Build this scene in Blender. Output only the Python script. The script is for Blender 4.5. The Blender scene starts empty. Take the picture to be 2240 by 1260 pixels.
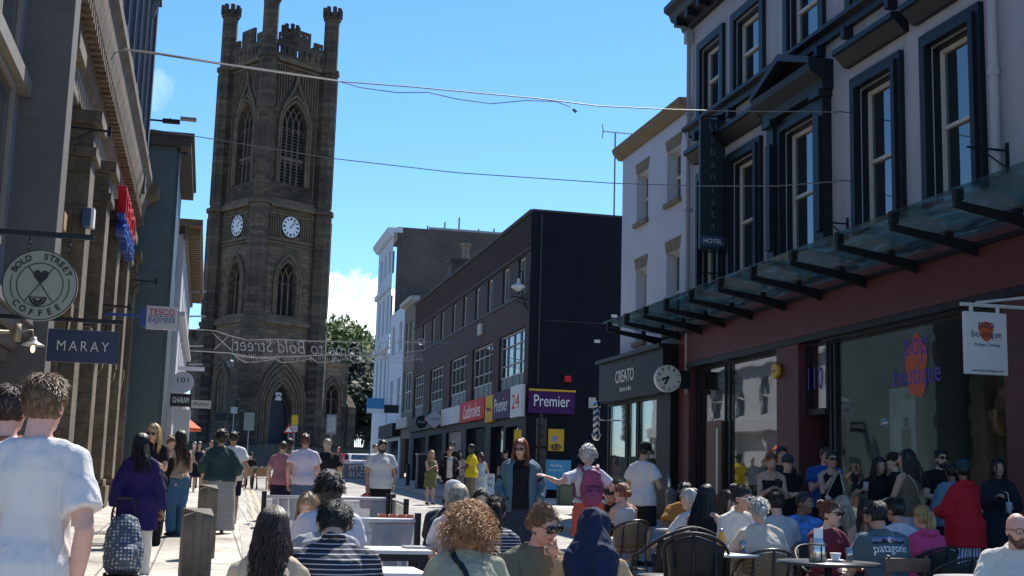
import bpy, math, random
import numpy as np
from mathutils import Vector, Matrix, noise
from mathutils.geometry import tessellate_polygon
R = math.radians
random.seed(7)
SC = bpy.context.scene
COL = SC.collection
# ---------------------------------------------------------------- camera
F, CX, CY = 2750.0, 1120.0, 630.0
VX, VY, ROLL, HC = 447.0, 1040.0, .028, 1.5
GS = .0205                                   # the street climbs gently away from the camera
_dy = Vector((VX - CX, -(VY - CY), -F))
_dz = Vector((ROLL, 1, -(ROLL * _dy[0] + _dy[1]) / _dy[2])).normalized()
_dy.normalize()
_dx = _dy.cross(_dz)
ROT = Matrix((_dx, _dy, _dz))                # rows: world axes in camera space -> camera to world
cam = bpy.data.objects.new('camera', bpy.data.cameras.new('camera'))
COL.objects.link(cam)
cam.matrix_world = Matrix.Translation((0, 0, HC)) @ ROT.to_4x4()
cam.data.sensor_width = 36
cam.data.lens = 36 * F / 2240
cam.data.clip_end = 3000
cam.data.clip_start = .1
SC.camera = cam

def A(px, py, X=None, Y=None, Z=None):
    """the point of a known real plane seen at a photograph position"""
    r = ROT @ Vector((px - CX, -(py - CY), -F))
    if X is not None: t = X / r[0]
    elif Y is not None: t = Y / r[1]
    elif Z is not None: t = (Z - HC) / r[2]
    else: t = -HC / (r[2] - GS * r[1])
    return Vector((0, 0, HC)) + r * t
# ---------------------------------------------------------------- light
SUN_AZ, SUN_EL = 31.0, 53.0                  # degrees from +Y (street) towards +X
w = bpy.data.worlds.new('World'); SC.world = w; w.use_nodes = True
nt = w.node_tree; nt.nodes.clear()
out = nt.nodes.new('ShaderNodeOutputWorld'); bg = nt.nodes.new('ShaderNodeBackground')
sky = nt.nodes.new('ShaderNodeTexSky'); sky.sky_type = 'NISHITA'; sky.sun_disc = False
sky.sun_elevation = R(SUN_EL); sky.sun_rotation = R(SUN_AZ); sky.air_density = 1.0
sky.dust_density = .1; sky.ozone_density = 1.6; sky.altitude = 30
bg.inputs[1].default_value = .105
def wn(t, **k):
    n = nt.nodes.new(t)
    for a, b in k.items(): setattr(n, a, b)
    return n
def wl(a, b): nt.links.new(a, b)
hs = wn('ShaderNodeHueSaturation'); hs.inputs['Saturation'].default_value = 1.12; hs.inputs['Hue'].default_value = .495
tn = nt.nodes.new('ShaderNodeMix'); tn.data_type = 'RGBA'; tn.blend_type = 'MULTIPLY'; tn.inputs[0].default_value = 1; tn.inputs[7].default_value = (.76, .89, 1.10, 1)
wl(sky.outputs[0], tn.inputs[6]); wl(tn.outputs[2], hs.inputs['Color'])
tc = wn('ShaderNodeTexCoord')
# one bank of fair weather cumulus low over the street end, one faint puff
def cloud(dirv, rad, sx, sz):
    d = wn('ShaderNodeVectorMath', operation='SUBTRACT'); wl(tc.outputs['Generated'], d.inputs[0]); d.inputs[1].default_value = dirv
    m = wn('ShaderNodeVectorMath', operation='MULTIPLY'); wl(d.outputs[0], m.inputs[0]); m.inputs[1].default_value = (1 / sx, 1 / sx, 1 / sz)
    l = wn('ShaderNodeVectorMath', operation='LENGTH'); wl(m.outputs[0], l.inputs[0])
    n = wn('ShaderNodeTexNoise'); n.inputs['Scale'].default_value = 30; n.inputs['Detail'].default_value = 11; n.inputs['Roughness'].default_value = .64
    wl(tc.outputs['Generated'], n.inputs['Vector'])
    a = wn('ShaderNodeMath', operation='MULTIPLY_ADD'); wl(n.outputs[0], a.inputs[0]); a.inputs[1].default_value = 1.6; wl(l.outputs['Value'], a.inputs[2])
    mr = wn('ShaderNodeMapRange'); wl(a.outputs[0], mr.inputs[0])
    mr.inputs[1].default_value = rad + .8; mr.inputs[2].default_value = rad + .65; mr.inputs[3].default_value = 0; mr.inputs[4].default_value = 1
    return mr
def dirpx(px, py): return (A(px, py, Y=1000) - Vector((0, 0, HC))).normalized()
c1 = cloud(dirpx(800, 705), 1.0, .040, .046)
c2 = cloud(dirpx(745, 640), 1.0, .022, .016)
c3 = cloud(dirpx(345, 200), .55, .02, .035)
mx = wn('ShaderNodeMath', operation='MAXIMUM'); wl(c1.outputs[0], mx.inputs[0]); wl(c2.outputs[0], mx.inputs[1])
c3m = wn('ShaderNodeMath', operation='MULTIPLY'); wl(c3.outputs[0], c3m.inputs[0]); c3m.inputs[1].default_value = .12
mx2 = wn('ShaderNodeMath', operation='MAXIMUM'); wl(mx.outputs[0], mx2.inputs[0]); wl(c3m.outputs[0], mx2.inputs[1])
cn = wn('ShaderNodeTexNoise'); cn.inputs['Scale'].default_value = 40; cn.inputs['Detail'].default_value = 6; wl(tc.outputs['Generated'], cn.inputs['Vector'])
cr = wn('ShaderNodeMix', data_type='RGBA'); cr.inputs[6].default_value = (5.2, 6.2, 7.6, 1); cr.inputs[7].default_value = (11, 11.4, 11.8, 1)
cnr = wn('ShaderNodeMapRange'); wl(cn.outputs[0], cnr.inputs[0]); cnr.inputs[1].default_value = .4; cnr.inputs[2].default_value = .55
wl(cnr.outputs[0], cr.inputs[0])
mixc = wn('ShaderNodeMix', data_type='RGBA'); wl(mx2.outputs[0], mixc.inputs[0]); wl(hs.outputs[0], mixc.inputs[6]); wl(cr.outputs[2], mixc.inputs[7])
wl(mixc.outputs[2], bg.inputs[0]); wl(bg.outputs[0], out.inputs[0])
sun = bpy.data.objects.new('sun', bpy.data.lights.new('sun', 'SUN')); COL.objects.link(sun)
sun.data.energy = 4.8; sun.data.angle = R(.53); sun.data.color = (1, .95, .87)
sd = Vector((math.sin(R(SUN_AZ)) * math.cos(R(SUN_EL)), math.cos(R(SUN_AZ)) * math.cos(R(SUN_EL)), math.sin(R(SUN_EL))))
sun.rotation_euler = sd.to_track_quat('Z', 'Y').to_euler()
SC.view_settings.view_transform = 'Standard'; SC.view_settings.look = 'None'
SC.view_settings.exposure = .76; SC.view_settings.gamma = 1
SC.cycles.max_bounces = 7; SC.cycles.transparent_max_bounces = 12
SC.cycles.use_denoising = True

# ---------------------------------------------------------------- materials
MATS = {}
def c4(c): return (c[0], c[1], c[2], 1)
def M(name, col=(.5, .5, .5), rough=.7, var=.18, sc=3., bump=0., bsc=30., metal=0., spec=.5, emit=0, sheen=0, stain=0):
    if name in MATS: return MATS[name]
    m = bpy.data.materials.new(name); m.use_nodes = True; MATS[name] = m
    t = m.node_tree; p = t.nodes['Principled BSDF']
    p.inputs['Roughness'].default_value = rough; p.inputs['Metallic'].default_value = metal
    p.inputs['Specular IOR Level'].default_value = spec
    if sheen: p.inputs['Sheen Weight'].default_value = sheen
    tc = t.nodes.new('ShaderNodeTexCoord')
    if var:
        n = t.nodes.new('ShaderNodeTexNoise'); n.inputs['Scale'].default_value = sc; n.inputs['Detail'].default_value = 6
        n.inputs['Roughness'].default_value = .62
        t.links.new(tc.outputs['Object'], n.inputs['Vector'])
        x = t.nodes.new('ShaderNodeMix'); x.data_type = 'RGBA'
        mr = t.nodes.new('ShaderNodeMapRange'); mr.inputs[1].default_value = .3; mr.inputs[2].default_value = .7
        t.links.new(n.outputs[0], mr.inputs[0]); t.links.new(mr.outputs[0], x.inputs[0])
        x.inputs[6].default_value = c4([c * (1 - var) for c in col]); x.inputs[7].default_value = c4([min(1, c * (1 + var)) for c in col])
        src = x.outputs[2]
        if stain:
            mp = t.nodes.new('ShaderNodeMapping'); mp.inputs['Scale'].default_value = (3, 3, .35)
            t.links.new(tc.outputs['Object'], mp.inputs[0])
            n2 = t.nodes.new('ShaderNodeTexNoise'); n2.inputs['Scale'].default_value = 1.1; n2.inputs['Detail'].default_value = 7
            t.links.new(mp.outputs[0], n2.inputs[0])
            m2 = t.nodes.new('ShaderNodeMapRange'); m2.inputs[1].default_value = .5; m2.inputs[2].default_value = .72; m2.inputs[4].default_value = stain
            t.links.new(n2.outputs[0], m2.inputs[0])
            x2 = t.nodes.new('ShaderNodeMix'); x2.data_type = 'RGBA'; t.links.new(m2.outputs[0], x2.inputs[0]); t.links.new(src, x2.inputs[6])
            x2.inputs[7].default_value = c4([c * .35 for c in col]); src = x2.outputs[2]
        t.links.new(src, p.inputs['Base Color'])
    else:
        p.inputs['Base Color'].default_value = c4(col)
    if bump:
        b = t.nodes.new('ShaderNodeBump'); b.inputs['Strength'].default_value = bump; b.inputs['Distance'].default_value = .02
        n = t.nodes.new('ShaderNodeTexNoise'); n.inputs['Scale'].default_value = bsc; n.inputs['Detail'].default_value = 4
        t.links.new(tc.outputs['Object'], n.inputs['Vector']); t.links.new(n.outputs[0], b.inputs['Height']); t.links.new(b.outputs[0], p.inputs['Normal'])
    if emit:
        p.inputs['Emission Color'].default_value = c4(col); p.inputs['Emission Strength'].default_value = emit
    return m

def BR(name, a, b, mortar, bw, bh, ms=.012, bump=.4, rough=.85, flat=False, stain=.0, off=.5, var=.25, big=.3):
    """courses of brick, block or slab, sized in metres"""
    if name in MATS: return MATS[name]
    m = bpy.data.materials.new(name); m.use_nodes = True; MATS[name] = m
    t = m.node_tree; p = t.nodes['Principled BSDF']; p.inputs['Roughness'].default_value = rough
    L = t.links.new; N = t.nodes.new
    tc = N('ShaderNodeTexCoord'); s = N('ShaderNodeSeparateXYZ'); L(tc.outputs['Object'], s.inputs[0])
    cb = N('ShaderNodeCombineXYZ')
    if flat: L(s.outputs[0], cb.inputs[1]); L(s.outputs[1], cb.inputs[0])
    else:
        ad = N('ShaderNodeMath'); ad.operation = 'ADD'; L(s.outputs[0], ad.inputs[0]); L(s.outputs[1], ad.inputs[1])
        L(ad.outputs[0], cb.inputs[0]); L(s.outputs[2], cb.inputs[1])
    k = N('ShaderNodeTexBrick'); L(cb.outputs[0], k.inputs['Vector']); k.offset = off
    k.inputs['Scale'].default_value = 1; k.inputs['Brick Width'].default_value = bw; k.inputs['Row Height'].default_value = bh
    k.inputs['Mortar Size'].default_value = ms; k.inputs['Mortar Smooth'].default_value = .2
    k.inputs['Color1'].default_value = c4(a); k.inputs['Color2'].default_value = c4(b); k.inputs['Mortar'].default_value = c4(mortar)
    n = N('ShaderNodeTexNoise'); n.inputs['Scale'].default_value = 7; n.inputs['Detail'].default_value = 8; n.inputs['Roughness'].default_value = .7
    L(tc.outputs['Object'], n.inputs[0])
    n3 = N('ShaderNodeTexNoise'); n3.inputs['Scale'].default_value = big; n3.inputs['Detail'].default_value = 5; L(tc.outputs['Object'], n3.inputs[0])
    mu = N('ShaderNodeMath'); mu.operation = 'MULTIPLY'; L(n.outputs[0], mu.inputs[0]); L(n3.outputs[0], mu.inputs[1])
    mr = N('ShaderNodeMapRange'); mr.inputs[1].default_value = .12; mr.inputs[2].default_value = .4; mr.inputs[3].default_value = 1 - var * 1.7; mr.inputs[4].default_value = 1 + var * 1.3
    L(mu.outputs[0], mr.inputs[0])
    mm = N('ShaderNodeVectorMath'); mm.operation = 'SCALE'; L(k.outputs['Color'], mm.inputs[0]); L(mr.outputs[0], mm.inputs['Scale'])
    L(mm.outputs[0], p.inputs['Base Color'])
    bb = N('ShaderNodeBump'); bb.inputs['Strength'].default_value = bump; bb.inputs['Distance'].default_value = .02
    hh = N('ShaderNodeMath'); hh.operation = 'MULTIPLY_ADD'; L(n.outputs[0], hh.inputs[0]); hh.inputs[1].default_value = .5
    iv = N('ShaderNodeMath'); iv.operation = 'SUBTRACT'; iv.inputs[0].default_value = 1; L(k.outputs['Fac'], iv.inputs[1]); L(iv.outputs[0], hh.inputs[2])
    L(hh.outputs[0], bb.inputs['Height']); L(bb.outputs[0], p.inputs['Normal'])
    return m

def GLASS(name='window_glass', tint=(.02, .025, .03), rough=.03, clear=0., ior=1.5):
    if name in MATS: return MATS[name]
    m = bpy.data.materials.new(name); m.use_nodes = True; MATS[name] = m
    t = m.node_tree; p = t.nodes['Principled BSDF']
    p.inputs['Base Color'].default_value = c4(tint); p.inputs['Roughness'].default_value = rough; p.inputs['IOR'].default_value = ior
    tc = t.nodes.new('ShaderNodeTexCoord'); n = t.nodes.new('ShaderNodeTexNoise'); n.inputs['Scale'].default_value = 1.3
    b = t.nodes.new('ShaderNodeBump'); b.inputs['Strength'].default_value = .05; b.inputs['Distance'].default_value = .05
    t.links.new(tc.outputs['Object'], n.inputs[0]); t.links.new(n.outputs[0], b.inputs['Height']); t.links.new(b.outputs[0], p.inputs['Normal'])
    if clear:
        tr = t.nodes.new('ShaderNodeBsdfTransparent'); tr.inputs[0].default_value = (.85, .92, .9, 1)
        gl = t.nodes.new('ShaderNodeBsdfGlossy'); gl.inputs['Roughness'].default_value = rough
        lw_ = t.nodes.new('ShaderNodeLayerWeight'); lw_.inputs[0].default_value = .5; fr = t.nodes.new('ShaderNodeMath'); fr.operation = 'POWER'; fr.inputs[1].default_value = 4.2; t.links.new(lw_.outputs['Facing'], fr.inputs[0])
        ad = t.nodes.new('ShaderNodeMath'); ad.operation = 'ADD'; ad.inputs[1].default_value = 1 - clear; ad.use_clamp = True
        t.links.new(fr.outputs[0], ad.inputs[0])
        ms = t.nodes.new('ShaderNodeMixShader'); t.links.new(ad.outputs[0], ms.inputs[0]); t.links.new(tr.outputs[0], ms.inputs[1]); t.links.new(gl.outputs[0], ms.inputs[2])
        t.links.new(b.outputs[0], gl.inputs['Normal'])
        t.links.new(ms.outputs[0], t.nodes['Material Output'].inputs[0])
    return m

def STRIPE(name, a, b, freq, axis='Z', duty=.5, rough=.85, zig=0):
    if name in MATS: return MATS[name]
    m = bpy.data.materials.new(name); m.use_nodes = True; MATS[name] = m
    t = m.node_tree; p = t.nodes['Principled BSDF']; p.inputs['Roughness'].default_value = rough
    L = t.links.new; N = t.nodes.new
    tc = N('ShaderNodeTexCoord'); s = N('ShaderNodeSeparateXYZ'); L(tc.outputs['Object'], s.inputs[0])
    src = s.outputs['XYZ'.index(axis)]
    if zig:
        pp = N('ShaderNodeMath'); pp.operation = 'PINGPONG'; L(s.outputs[0], pp.inputs[0]); pp.inputs[1].default_value = zig
        ad = N('ShaderNodeMath'); ad.operation = 'ADD'; L(src, ad.inputs[0]); L(pp.outputs[0], ad.inputs[1]); src = ad.outputs[0]
    mu = N('ShaderNodeMath'); mu.operation = 'MULTIPLY'; L(src, mu.inputs[0]); mu.inputs[1].default_value = freq
    fr = N('ShaderNodeMath'); fr.operation = 'FRACT'; L(mu.outputs[0], fr.inputs[0])
    g = N('ShaderNodeMath'); g.operation = 'GREATER_THAN'; L(fr.outputs[0], g.inputs[0]); g.inputs[1].default_value = duty
    x = N('ShaderNodeMix'); x.data_type = 'RGBA'; L(g.outputs[0], x.inputs[0]); x.inputs[6].default_value = c4(a); x.inputs[7].default_value = c4(b)
    L(x.outputs[2], p.inputs['Base Color'])
    return m

# ---------------------------------------------------------------- mesh building
class MB:
    def __init__(s): s.v = []; s.f = []; s.T = None
    def add(s, vs, fs):
        o = len(s.v)
        if s.T is not None: vs = [s.T @ Vector(v) for v in vs]
        s.v += [tuple(v) for v in vs]; s.f += [tuple(i + o for i in f) for f in fs]; return s
    def box(s, x0, x1, y0, y1, z0, z1):
        x0, x1 = min(x0, x1), max(x0, x1); y0, y1 = min(y0, y1), max(y0, y1); z0, z1 = min(z0, z1), max(z0, z1)
        return s.add([(x0, y0, z0), (x1, y0, z0), (x1, y1, z0), (x0, y1, z0), (x0, y0, z1), (x1, y0, z1), (x1, y1, z1), (x0, y1, z1)],
              [(0, 3, 2, 1), (4, 5, 6, 7), (0, 1, 5, 4), (1, 2, 6, 5), (2, 3, 7, 6), (3, 0, 4, 7)])
    def prism(s, prof, ax, a, b):
        """closed 2-D outline extruded along axis ax ('x','y','z') from a to b; prof are the other two coordinates in order"""
        n = len(prof)
        def P(p, c): return (c, p[0], p[1]) if ax == 'x' else (p[0], c, p[1]) if ax == 'y' else (p[0], p[1], c)
        vs = [P(p, a) for p in prof] + [P(p, b) for p in prof]
        fs = [tuple(range(n - 1, -1, -1)), tuple(range(n, 2 * n))] + [(i, (i + 1) % n, n + (i + 1) % n, n + i) for i in range(n)]
        return s.add(vs, fs)
    def tube(s, pts, r, seg=8, cap=True, flat=None):
        pts = [Vector(p) for p in pts]; n = len(pts)
        if not isinstance(r, (list, tuple)): r = [r] * n
        vs = []; fs = []; up = None
        for i, p in enumerate(pts):
            d = (pts[min(i + 1, n - 1)] - pts[max(i - 1, 0)])
            d = d.normalized() if d.length > 1e-9 else Vector((0, 0, 1))
            if up is None: up = Vector((0, 0, 1)) if abs(d.z) < .9 else Vector((0, 1, 0))
            a = d.cross(up); a = a.normalized() if a.length > 1e-6 else Vector((1, 0, 0)); b = a.cross(d).normalized(); up = b
            ra, rb = (r[i] if isinstance(r[i], (list, tuple)) else (r[i], r[i]))
            for k in range(seg):
                t = 2 * math.pi * k / seg; vs.append(p + a * (ra * math.cos(t)) + b * (rb * math.sin(t)))
        for i in range(n - 1):
            for k in range(seg):
                k2 = (k + 1) % seg; fs.append((i * seg + k, i * seg + k2, (i + 1) * seg + k2, (i + 1) * seg + k))
        if cap: fs.append(tuple(range(seg - 1, -1, -1))); fs.append(tuple((n - 1) * seg + k for k in range(seg)))
        return s.add(vs, fs)
    def ell(s, c, r, seg=12, rings=8, R_=None):
        c = Vector(c); vs = []; fs = []
        if not isinstance(r, (tuple, list)): r = (r, r, r)
        for i in range(rings + 1):
            ph = math.pi * i / rings
            for k in range(seg):
                th = 2 * math.pi * k / seg
                q = Vector((r[0] * math.sin(ph) * math.cos(th), r[1] * math.sin(ph) * math.sin(th), r[2] * math.cos(ph)))
                if R_ is not None: q = R_ @ q
                vs.append(c + q)
        for i in range(rings):
            for k in range(seg):
                k2 = (k + 1) % seg; fs.append((i * seg + k, (i + 1) * seg + k, (i + 1) * seg + k2, i * seg + k2))
        return s.add(vs, fs)
    def lathe(s, prof, seg=16, c=(0, 0, 0)):
        vs = []; fs = []; n = len(prof)
        for (r, z) in prof:
            for k in range(seg):
                t = 2 * math.pi * (k + .5) / seg; vs.append((c[0] + r * math.cos(t), c[1] + r * math.sin(t), c[2] + z))
        for i in range(n - 1):
            for k in range(seg):
                k2 = (k + 1) % seg; fs.append((i * seg + k, i * seg + k2, (i + 1) * seg + k2, (i + 1) * seg + k))
        fs.append(tuple(range(seg - 1, -1, -1))); fs.append(tuple((n - 1) * seg + k for k in range(seg)))
        return s.add(vs, fs)
    def wall(s, outer, holes, y, depth, ax='y', sgn=1):
        """flat wall in the x-z plane at y facing +y with holes whose reveals run back by depth"""
        loops = [[Vector((p[0], p[1], 0)) for p in outer]] + [[Vector((p[0], p[1], 0)) for p in h] for h in holes]
        flat = [p for l in loops for p in l]
        tris = tessellate_polygon(loops)
        vs = [(p.x, y, p.y) for p in flat]
        fs = []
        for t in tris:
            a, b, c = [flat[i] for i in t]
            fs.append(tuple(t) if (b - a).cross(c - a).z < 0 else tuple(reversed(t)))
        s.add(vs, fs)
        for l in loops[1:]:
            n = len(l); o = [(p.x, y, p.y) for p in l] + [(p.x, y - depth, p.y) for p in l]
            s.add(o, [(i, (i + 1) % n, n + (i + 1) % n, n + i) for i in range(n)])
        return s
    def mesh(s, name='mesh'):
        me = bpy.data.meshes.new(name); me.from_pydata(s.v, [], s.f); me.validate(); me.update(); return me
    def build(s, name, m, parent=None, smooth=False, **k):
        me = s.mesh(name)
        return put(me, name, m, parent, smooth, **k)
def put(me, name, m, parent=None, smooth=False, label=None, cat=None, group=None, kind=None, loc=None, bev=0):
    o = bpy.data.objects.new(name, me); COL.objects.link(o)
    if m: me.materials.append(m)
    if smooth:
        for p in me.polygons: p.use_smooth = True
    if parent is not None: o.parent = parent
    if loc is not None: o.location = loc
    if bev:
        b = o.modifiers.new('bevel', 'BEVEL'); b.width = bev; b.segments = 2; b.limit_method = 'ANGLE'
    tag(o, label, cat, group, kind); return o
def tag(o, label=None, cat=None, group=None, kind=None):
    if label: o['label'] = label
    if cat: o['category'] = cat
    if group: o['group'] = group
    if kind: o['kind'] = kind
    return o
def thing(name, label, cat, loc=(0, 0, 0), rz=0, group=None):
    o = bpy.data.objects.new(name, None); COL.objects.link(o); o.empty_display_size = .2
    o.location = loc; o.rotation_euler = (0, 0, rz); return tag(o, label, cat, group)
def arch(cx, z0, zs, w, n=8, point=1.0):
    """outline of a pointed (point>0) or round arch opening; clockwise"""
    h = w / 2; pts = [(cx - h, z0), (cx - h, zs)]
    if point:
        rr = h * (1 + point); c = cx - h + rr
        am = math.acos((c - cx) / rr)
        L = [(c - rr * math.cos(am * i / n), zs + rr * math.sin(am * i / n)) for i in range(1, n + 1)]
    else:
        L = [(cx - h * math.cos(math.pi / 2 * i / n), zs + h * math.sin(math.pi / 2 * i / n)) for i in range(1, n + 1)]
    pts += L; pts += [(2 * cx - p[0], p[1]) for p in reversed(L[:-1])]
    pts += [(cx + h, zs), (cx + h, z0)]
    return pts
def rect(x0, x1, z0, z1): return [(x0, z0), (x0, z1), (x1, z1), (x1, z0)]
def TXT(s, size, m, parent, M4, ext=.004, name='lettering', ax='CENTER', shear=0, space=1, off=0, wid=None, hgt=None, **k):
    """text as a mesh; the text plane's x/y are carried by M4"""
    cu = bpy.data.curves.new('t', 'FONT'); cu.body = s; cu.size = size; cu.extrude = ext; cu.align_x = ax; cu.align_y = 'CENTER'
    cu.shear = shear; cu.space_character = space; cu.offset = off; cu.resolution_u = 3
    o = bpy.data.objects.new('t', cu); COL.objects.link(o)
    bpy.context.view_layer.update()
    dg = bpy.context.evaluated_depsgraph_get()
    me = bpy.data.meshes.new_from_object(o.evaluated_get(dg)); bpy.data.objects.remove(o)
    if (wid or hgt) and len(me.vertices):
        xs = [v.co.x for v in me.vertices]; ys = [v.co.y for v in me.vertices]
        w0 = max(xs) - min(xs); h0 = max(ys) - min(ys); cx = (max(xs) + min(xs)) / 2; cy = (max(ys) + min(ys)) / 2
        kx = wid / w0 if wid else hgt / h0; ky = hgt / h0 if hgt else kx
        for v in me.vertices: v.co.x = (v.co.x - cx) * kx; v.co.y = (v.co.y - cy) * ky
    me.transform(M4); me.materials.clear()
    return put(me, name, m, parent, **k)
def frame(o, x, y):
    """matrix whose x/y axes are given (text plane), origin o"""
    x = Vector(x).normalized(); y = Vector(y).normalized(); z = x.cross(y)
    m = Matrix((x, y, z)).transposed().to_4x4(); m.translation = Vector(o); return m
DG = None
def remesh(mb, vox, sm=2, amp=0, asc=6, astr=(1, 1, 1), seed=0):
    o = bpy.data.objects.new('r', mb.mesh()); COL.objects.link(o)
    r = o.modifiers.new('r', 'REMESH'); r.mode = 'VOXEL'; r.voxel_size = vox
    if sm:
        s = o.modifiers.new('s', 'SMOOTH'); s.iterations = sm; s.factor = .5
    bpy.context.view_layer.update()
    dg = bpy.context.evaluated_depsgraph_get()
    me = bpy.data.meshes.new_from_object(o.evaluated_get(dg)); old = o.data
    bpy.data.objects.remove(o); bpy.data.meshes.remove(old)
    if amp:
        sv = Vector((seed * 3.7, seed * 1.3, 0))
        n = len(me.vertices); co = np.empty(n * 3); me.vertices.foreach_get('co', co); co = co.reshape(-1, 3)
        no = np.empty(n * 3); me.vertices.foreach_get('normal', no); no = no.reshape(-1, 3)
        for i in range(n):
            q = Vector((co[i][0] * astr[0], co[i][1] * astr[1], co[i][2] * astr[2])) * asc + sv
            d = noise.noise(q) + .5 * noise.noise(q * 2.3)
            co[i] += no[i] * (amp * (1 - abs(d) * 2.2))
        me.vertices.foreach_set('co', co.ravel()); me.update()
    return me
# ---------------------------------------------------------------- people
SKIN = {'light': (.58, .36, .27), 'pale': (.64, .43, .35), 'tan': (.44, .26, .18), 'brown': (.22, .12, .075), 'dark': (.09, .05, .035), 'pink': (.60, .33, .26)}
HAIRC = {'brown': (.045, .024, .014), 'dark': (.012, .009, .008), 'black': (.006, .006, .007), 'lbrown': (.16, .09, .045), 'blonde': (.46, .31, .15),
         'dblonde': (.30, .21, .12), 'grey': (.42, .41, .39), 'red': (.22, .07, .03), 'gblonde': (.40, .34, .25), 'curly': (.40, .20, .08), 'auburn': (.10, .035, .018)}
def skinmat(k):
    n = 'skin_' + k
    if n in MATS: return MATS[n]
    m = M(n, SKIN[k], .48, .10, 14, .12, 120)
    p = m.node_tree.nodes['Principled BSDF']; p.inputs['Subsurface Weight'].default_value = .08; p.inputs['Subsurface Radius'].default_value = (.02, .008, .004)
    return m
def cloth(c, kind='cotton'):
    if not isinstance(c, (tuple, list)): return c
    n = 'fabric_%d_%d_%d' % tuple(int(v * 255) for v in c)
    if n in MATS: return MATS[n]
    m = M(n, c, .85, .03, 9, .22, 90, spec=.25); t = m.node_tree; L = t.links.new
    tc = t.nodes.new('ShaderNodeTexCoord'); mp = t.nodes.new('ShaderNodeMapping'); mp.inputs['Scale'].default_value = (1, 1, .55); mp.inputs['Rotation'].default_value = (.3, .5, .2); L(tc.outputs['Object'], mp.inputs[0])
    nz = t.nodes.new('ShaderNodeTexNoise'); nz.inputs['Scale'].default_value = 7; nz.inputs['Detail'].default_value = 2.5; nz.inputs['Distortion'].default_value = 1.6; nz.noise_type = 'RIDGED_MULTIFRACTAL'; L(mp.outputs[0], nz.inputs[0])
    b = t.nodes.new('ShaderNodeBump'); b.inputs['Strength'].default_value = .55; b.inputs['Distance'].default_value = .018; L(nz.outputs[0], b.inputs['Height'])
    pb = t.nodes['Principled BSDF']; old = pb.inputs['Normal'].links[0].from_node; L(b.outputs[0], old.inputs['Normal']); return m
def hairmat(k):
    n = 'hair_' + k
    if n in MATS: return MATS[n]
    m = M(n, HAIRC[k], .38, .62, 55, .5, 150, spec=.6); t = m.node_tree
    mp = t.nodes.new('ShaderNodeMapping'); mp.inputs['Scale'].default_value = (1, 1, .09); tc = t.nodes.new('ShaderNodeTexCoord'); t.links.new(tc.outputs['Object'], mp.inputs[0])
    for nd in t.nodes:
        if nd.type == 'TEX_NOISE': t.links.new(mp.outputs[0], nd.inputs['Vector'])
    return m
ARM = {'down': (.25, .04, .86), 'fwd': (.24, .24, .92), 'back': (.25, -.16, .90), 'phone': (.05, .30, 1.22), 'table': (.16, .40, 1.13), 'tablein': (.03, .36, 1.14),
       'cross': (-.10, .22, 1.16), 'chin': (.035, .20, 1.45), 'hold': (.13, .30, 1.08), 'drink': (.06, .24, 1.36), 'hip': (.17, .03, 1.02), 'lap': (.10, .30, 1.0), 'clasp': (.05, .26, 1.0), 'bag': (.24, .08, .9)}
PCOUNT = [0]
def ik(S, T, l1, l2, hint):
    d = T - S; L = d.length
    if L > (l1 + l2) * .995: T = S + d * ((l1 + l2) * .995 / L); d = T - S; L = d.length
    a = (l1 * l1 - l2 * l2 + L * L) / (2 * L); h = math.sqrt(max(0, l1 * l1 - a * a)); u = d / L
    p = hint - u * hint.dot(u); p = p.normalized() if p.length > 1e-5 else Vector((0, -1, 0))
    return S + u * a + p * h, T
def hand(mb, W, d, n, side, far, curl=.5, sc=1.):
    d = d.normalized(); n = (n - d * n.dot(d)).normalized(); s = d.cross(n) * side
    mb.tube([W - d * .01, W + d * .03, W + d * .06, W + d * .088], [(.024 * sc, .017 * sc)] + [(.034 * sc, .015 * sc)] * 2 + [(.036 * sc, .011 * sc)], 8) if False else None
    Rm = Matrix((s, n, d)).transposed()
    mb.ell(W + d * .045 * sc, (.040 * sc, .016 * sc, .052 * sc), 10, 6, Rm)
    seg = 4 if far else 6
    for i, (o, l) in enumerate(((-.030, .058), (-.010, .074), (.010, .080), (.029, .072))):
        b = W + d * .080 * sc + s * o * sc; c1 = curl * (.7 + .12 * i)
        d1 = (d * math.cos(c1) + n * math.sin(c1) + s * o * 1.2).normalized(); d2 = (d * math.cos(c1 * 2.1) + n * math.sin(c1 * 2.1)).normalized()
        mb.tube([b - d * .012, b + d1 * l * .5 * sc, b + (d1 * l * .5 + d2 * l * .3) * sc, b + (d1 * l * .5 + d2 * l * .52) * sc], [.0092 * sc, .0088 * sc, .008 * sc, .006 * sc], seg)
    t = W + d * .022 * sc + s * .034 * sc
    mb.tube([t - s * .012, t + (s * .024 + d * .026 + n * .012) * sc, t + (s * .026 + d * .055 + n * .026) * sc], [.012 * sc, .0105 * sc, .0075 * sc], seg)

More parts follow.
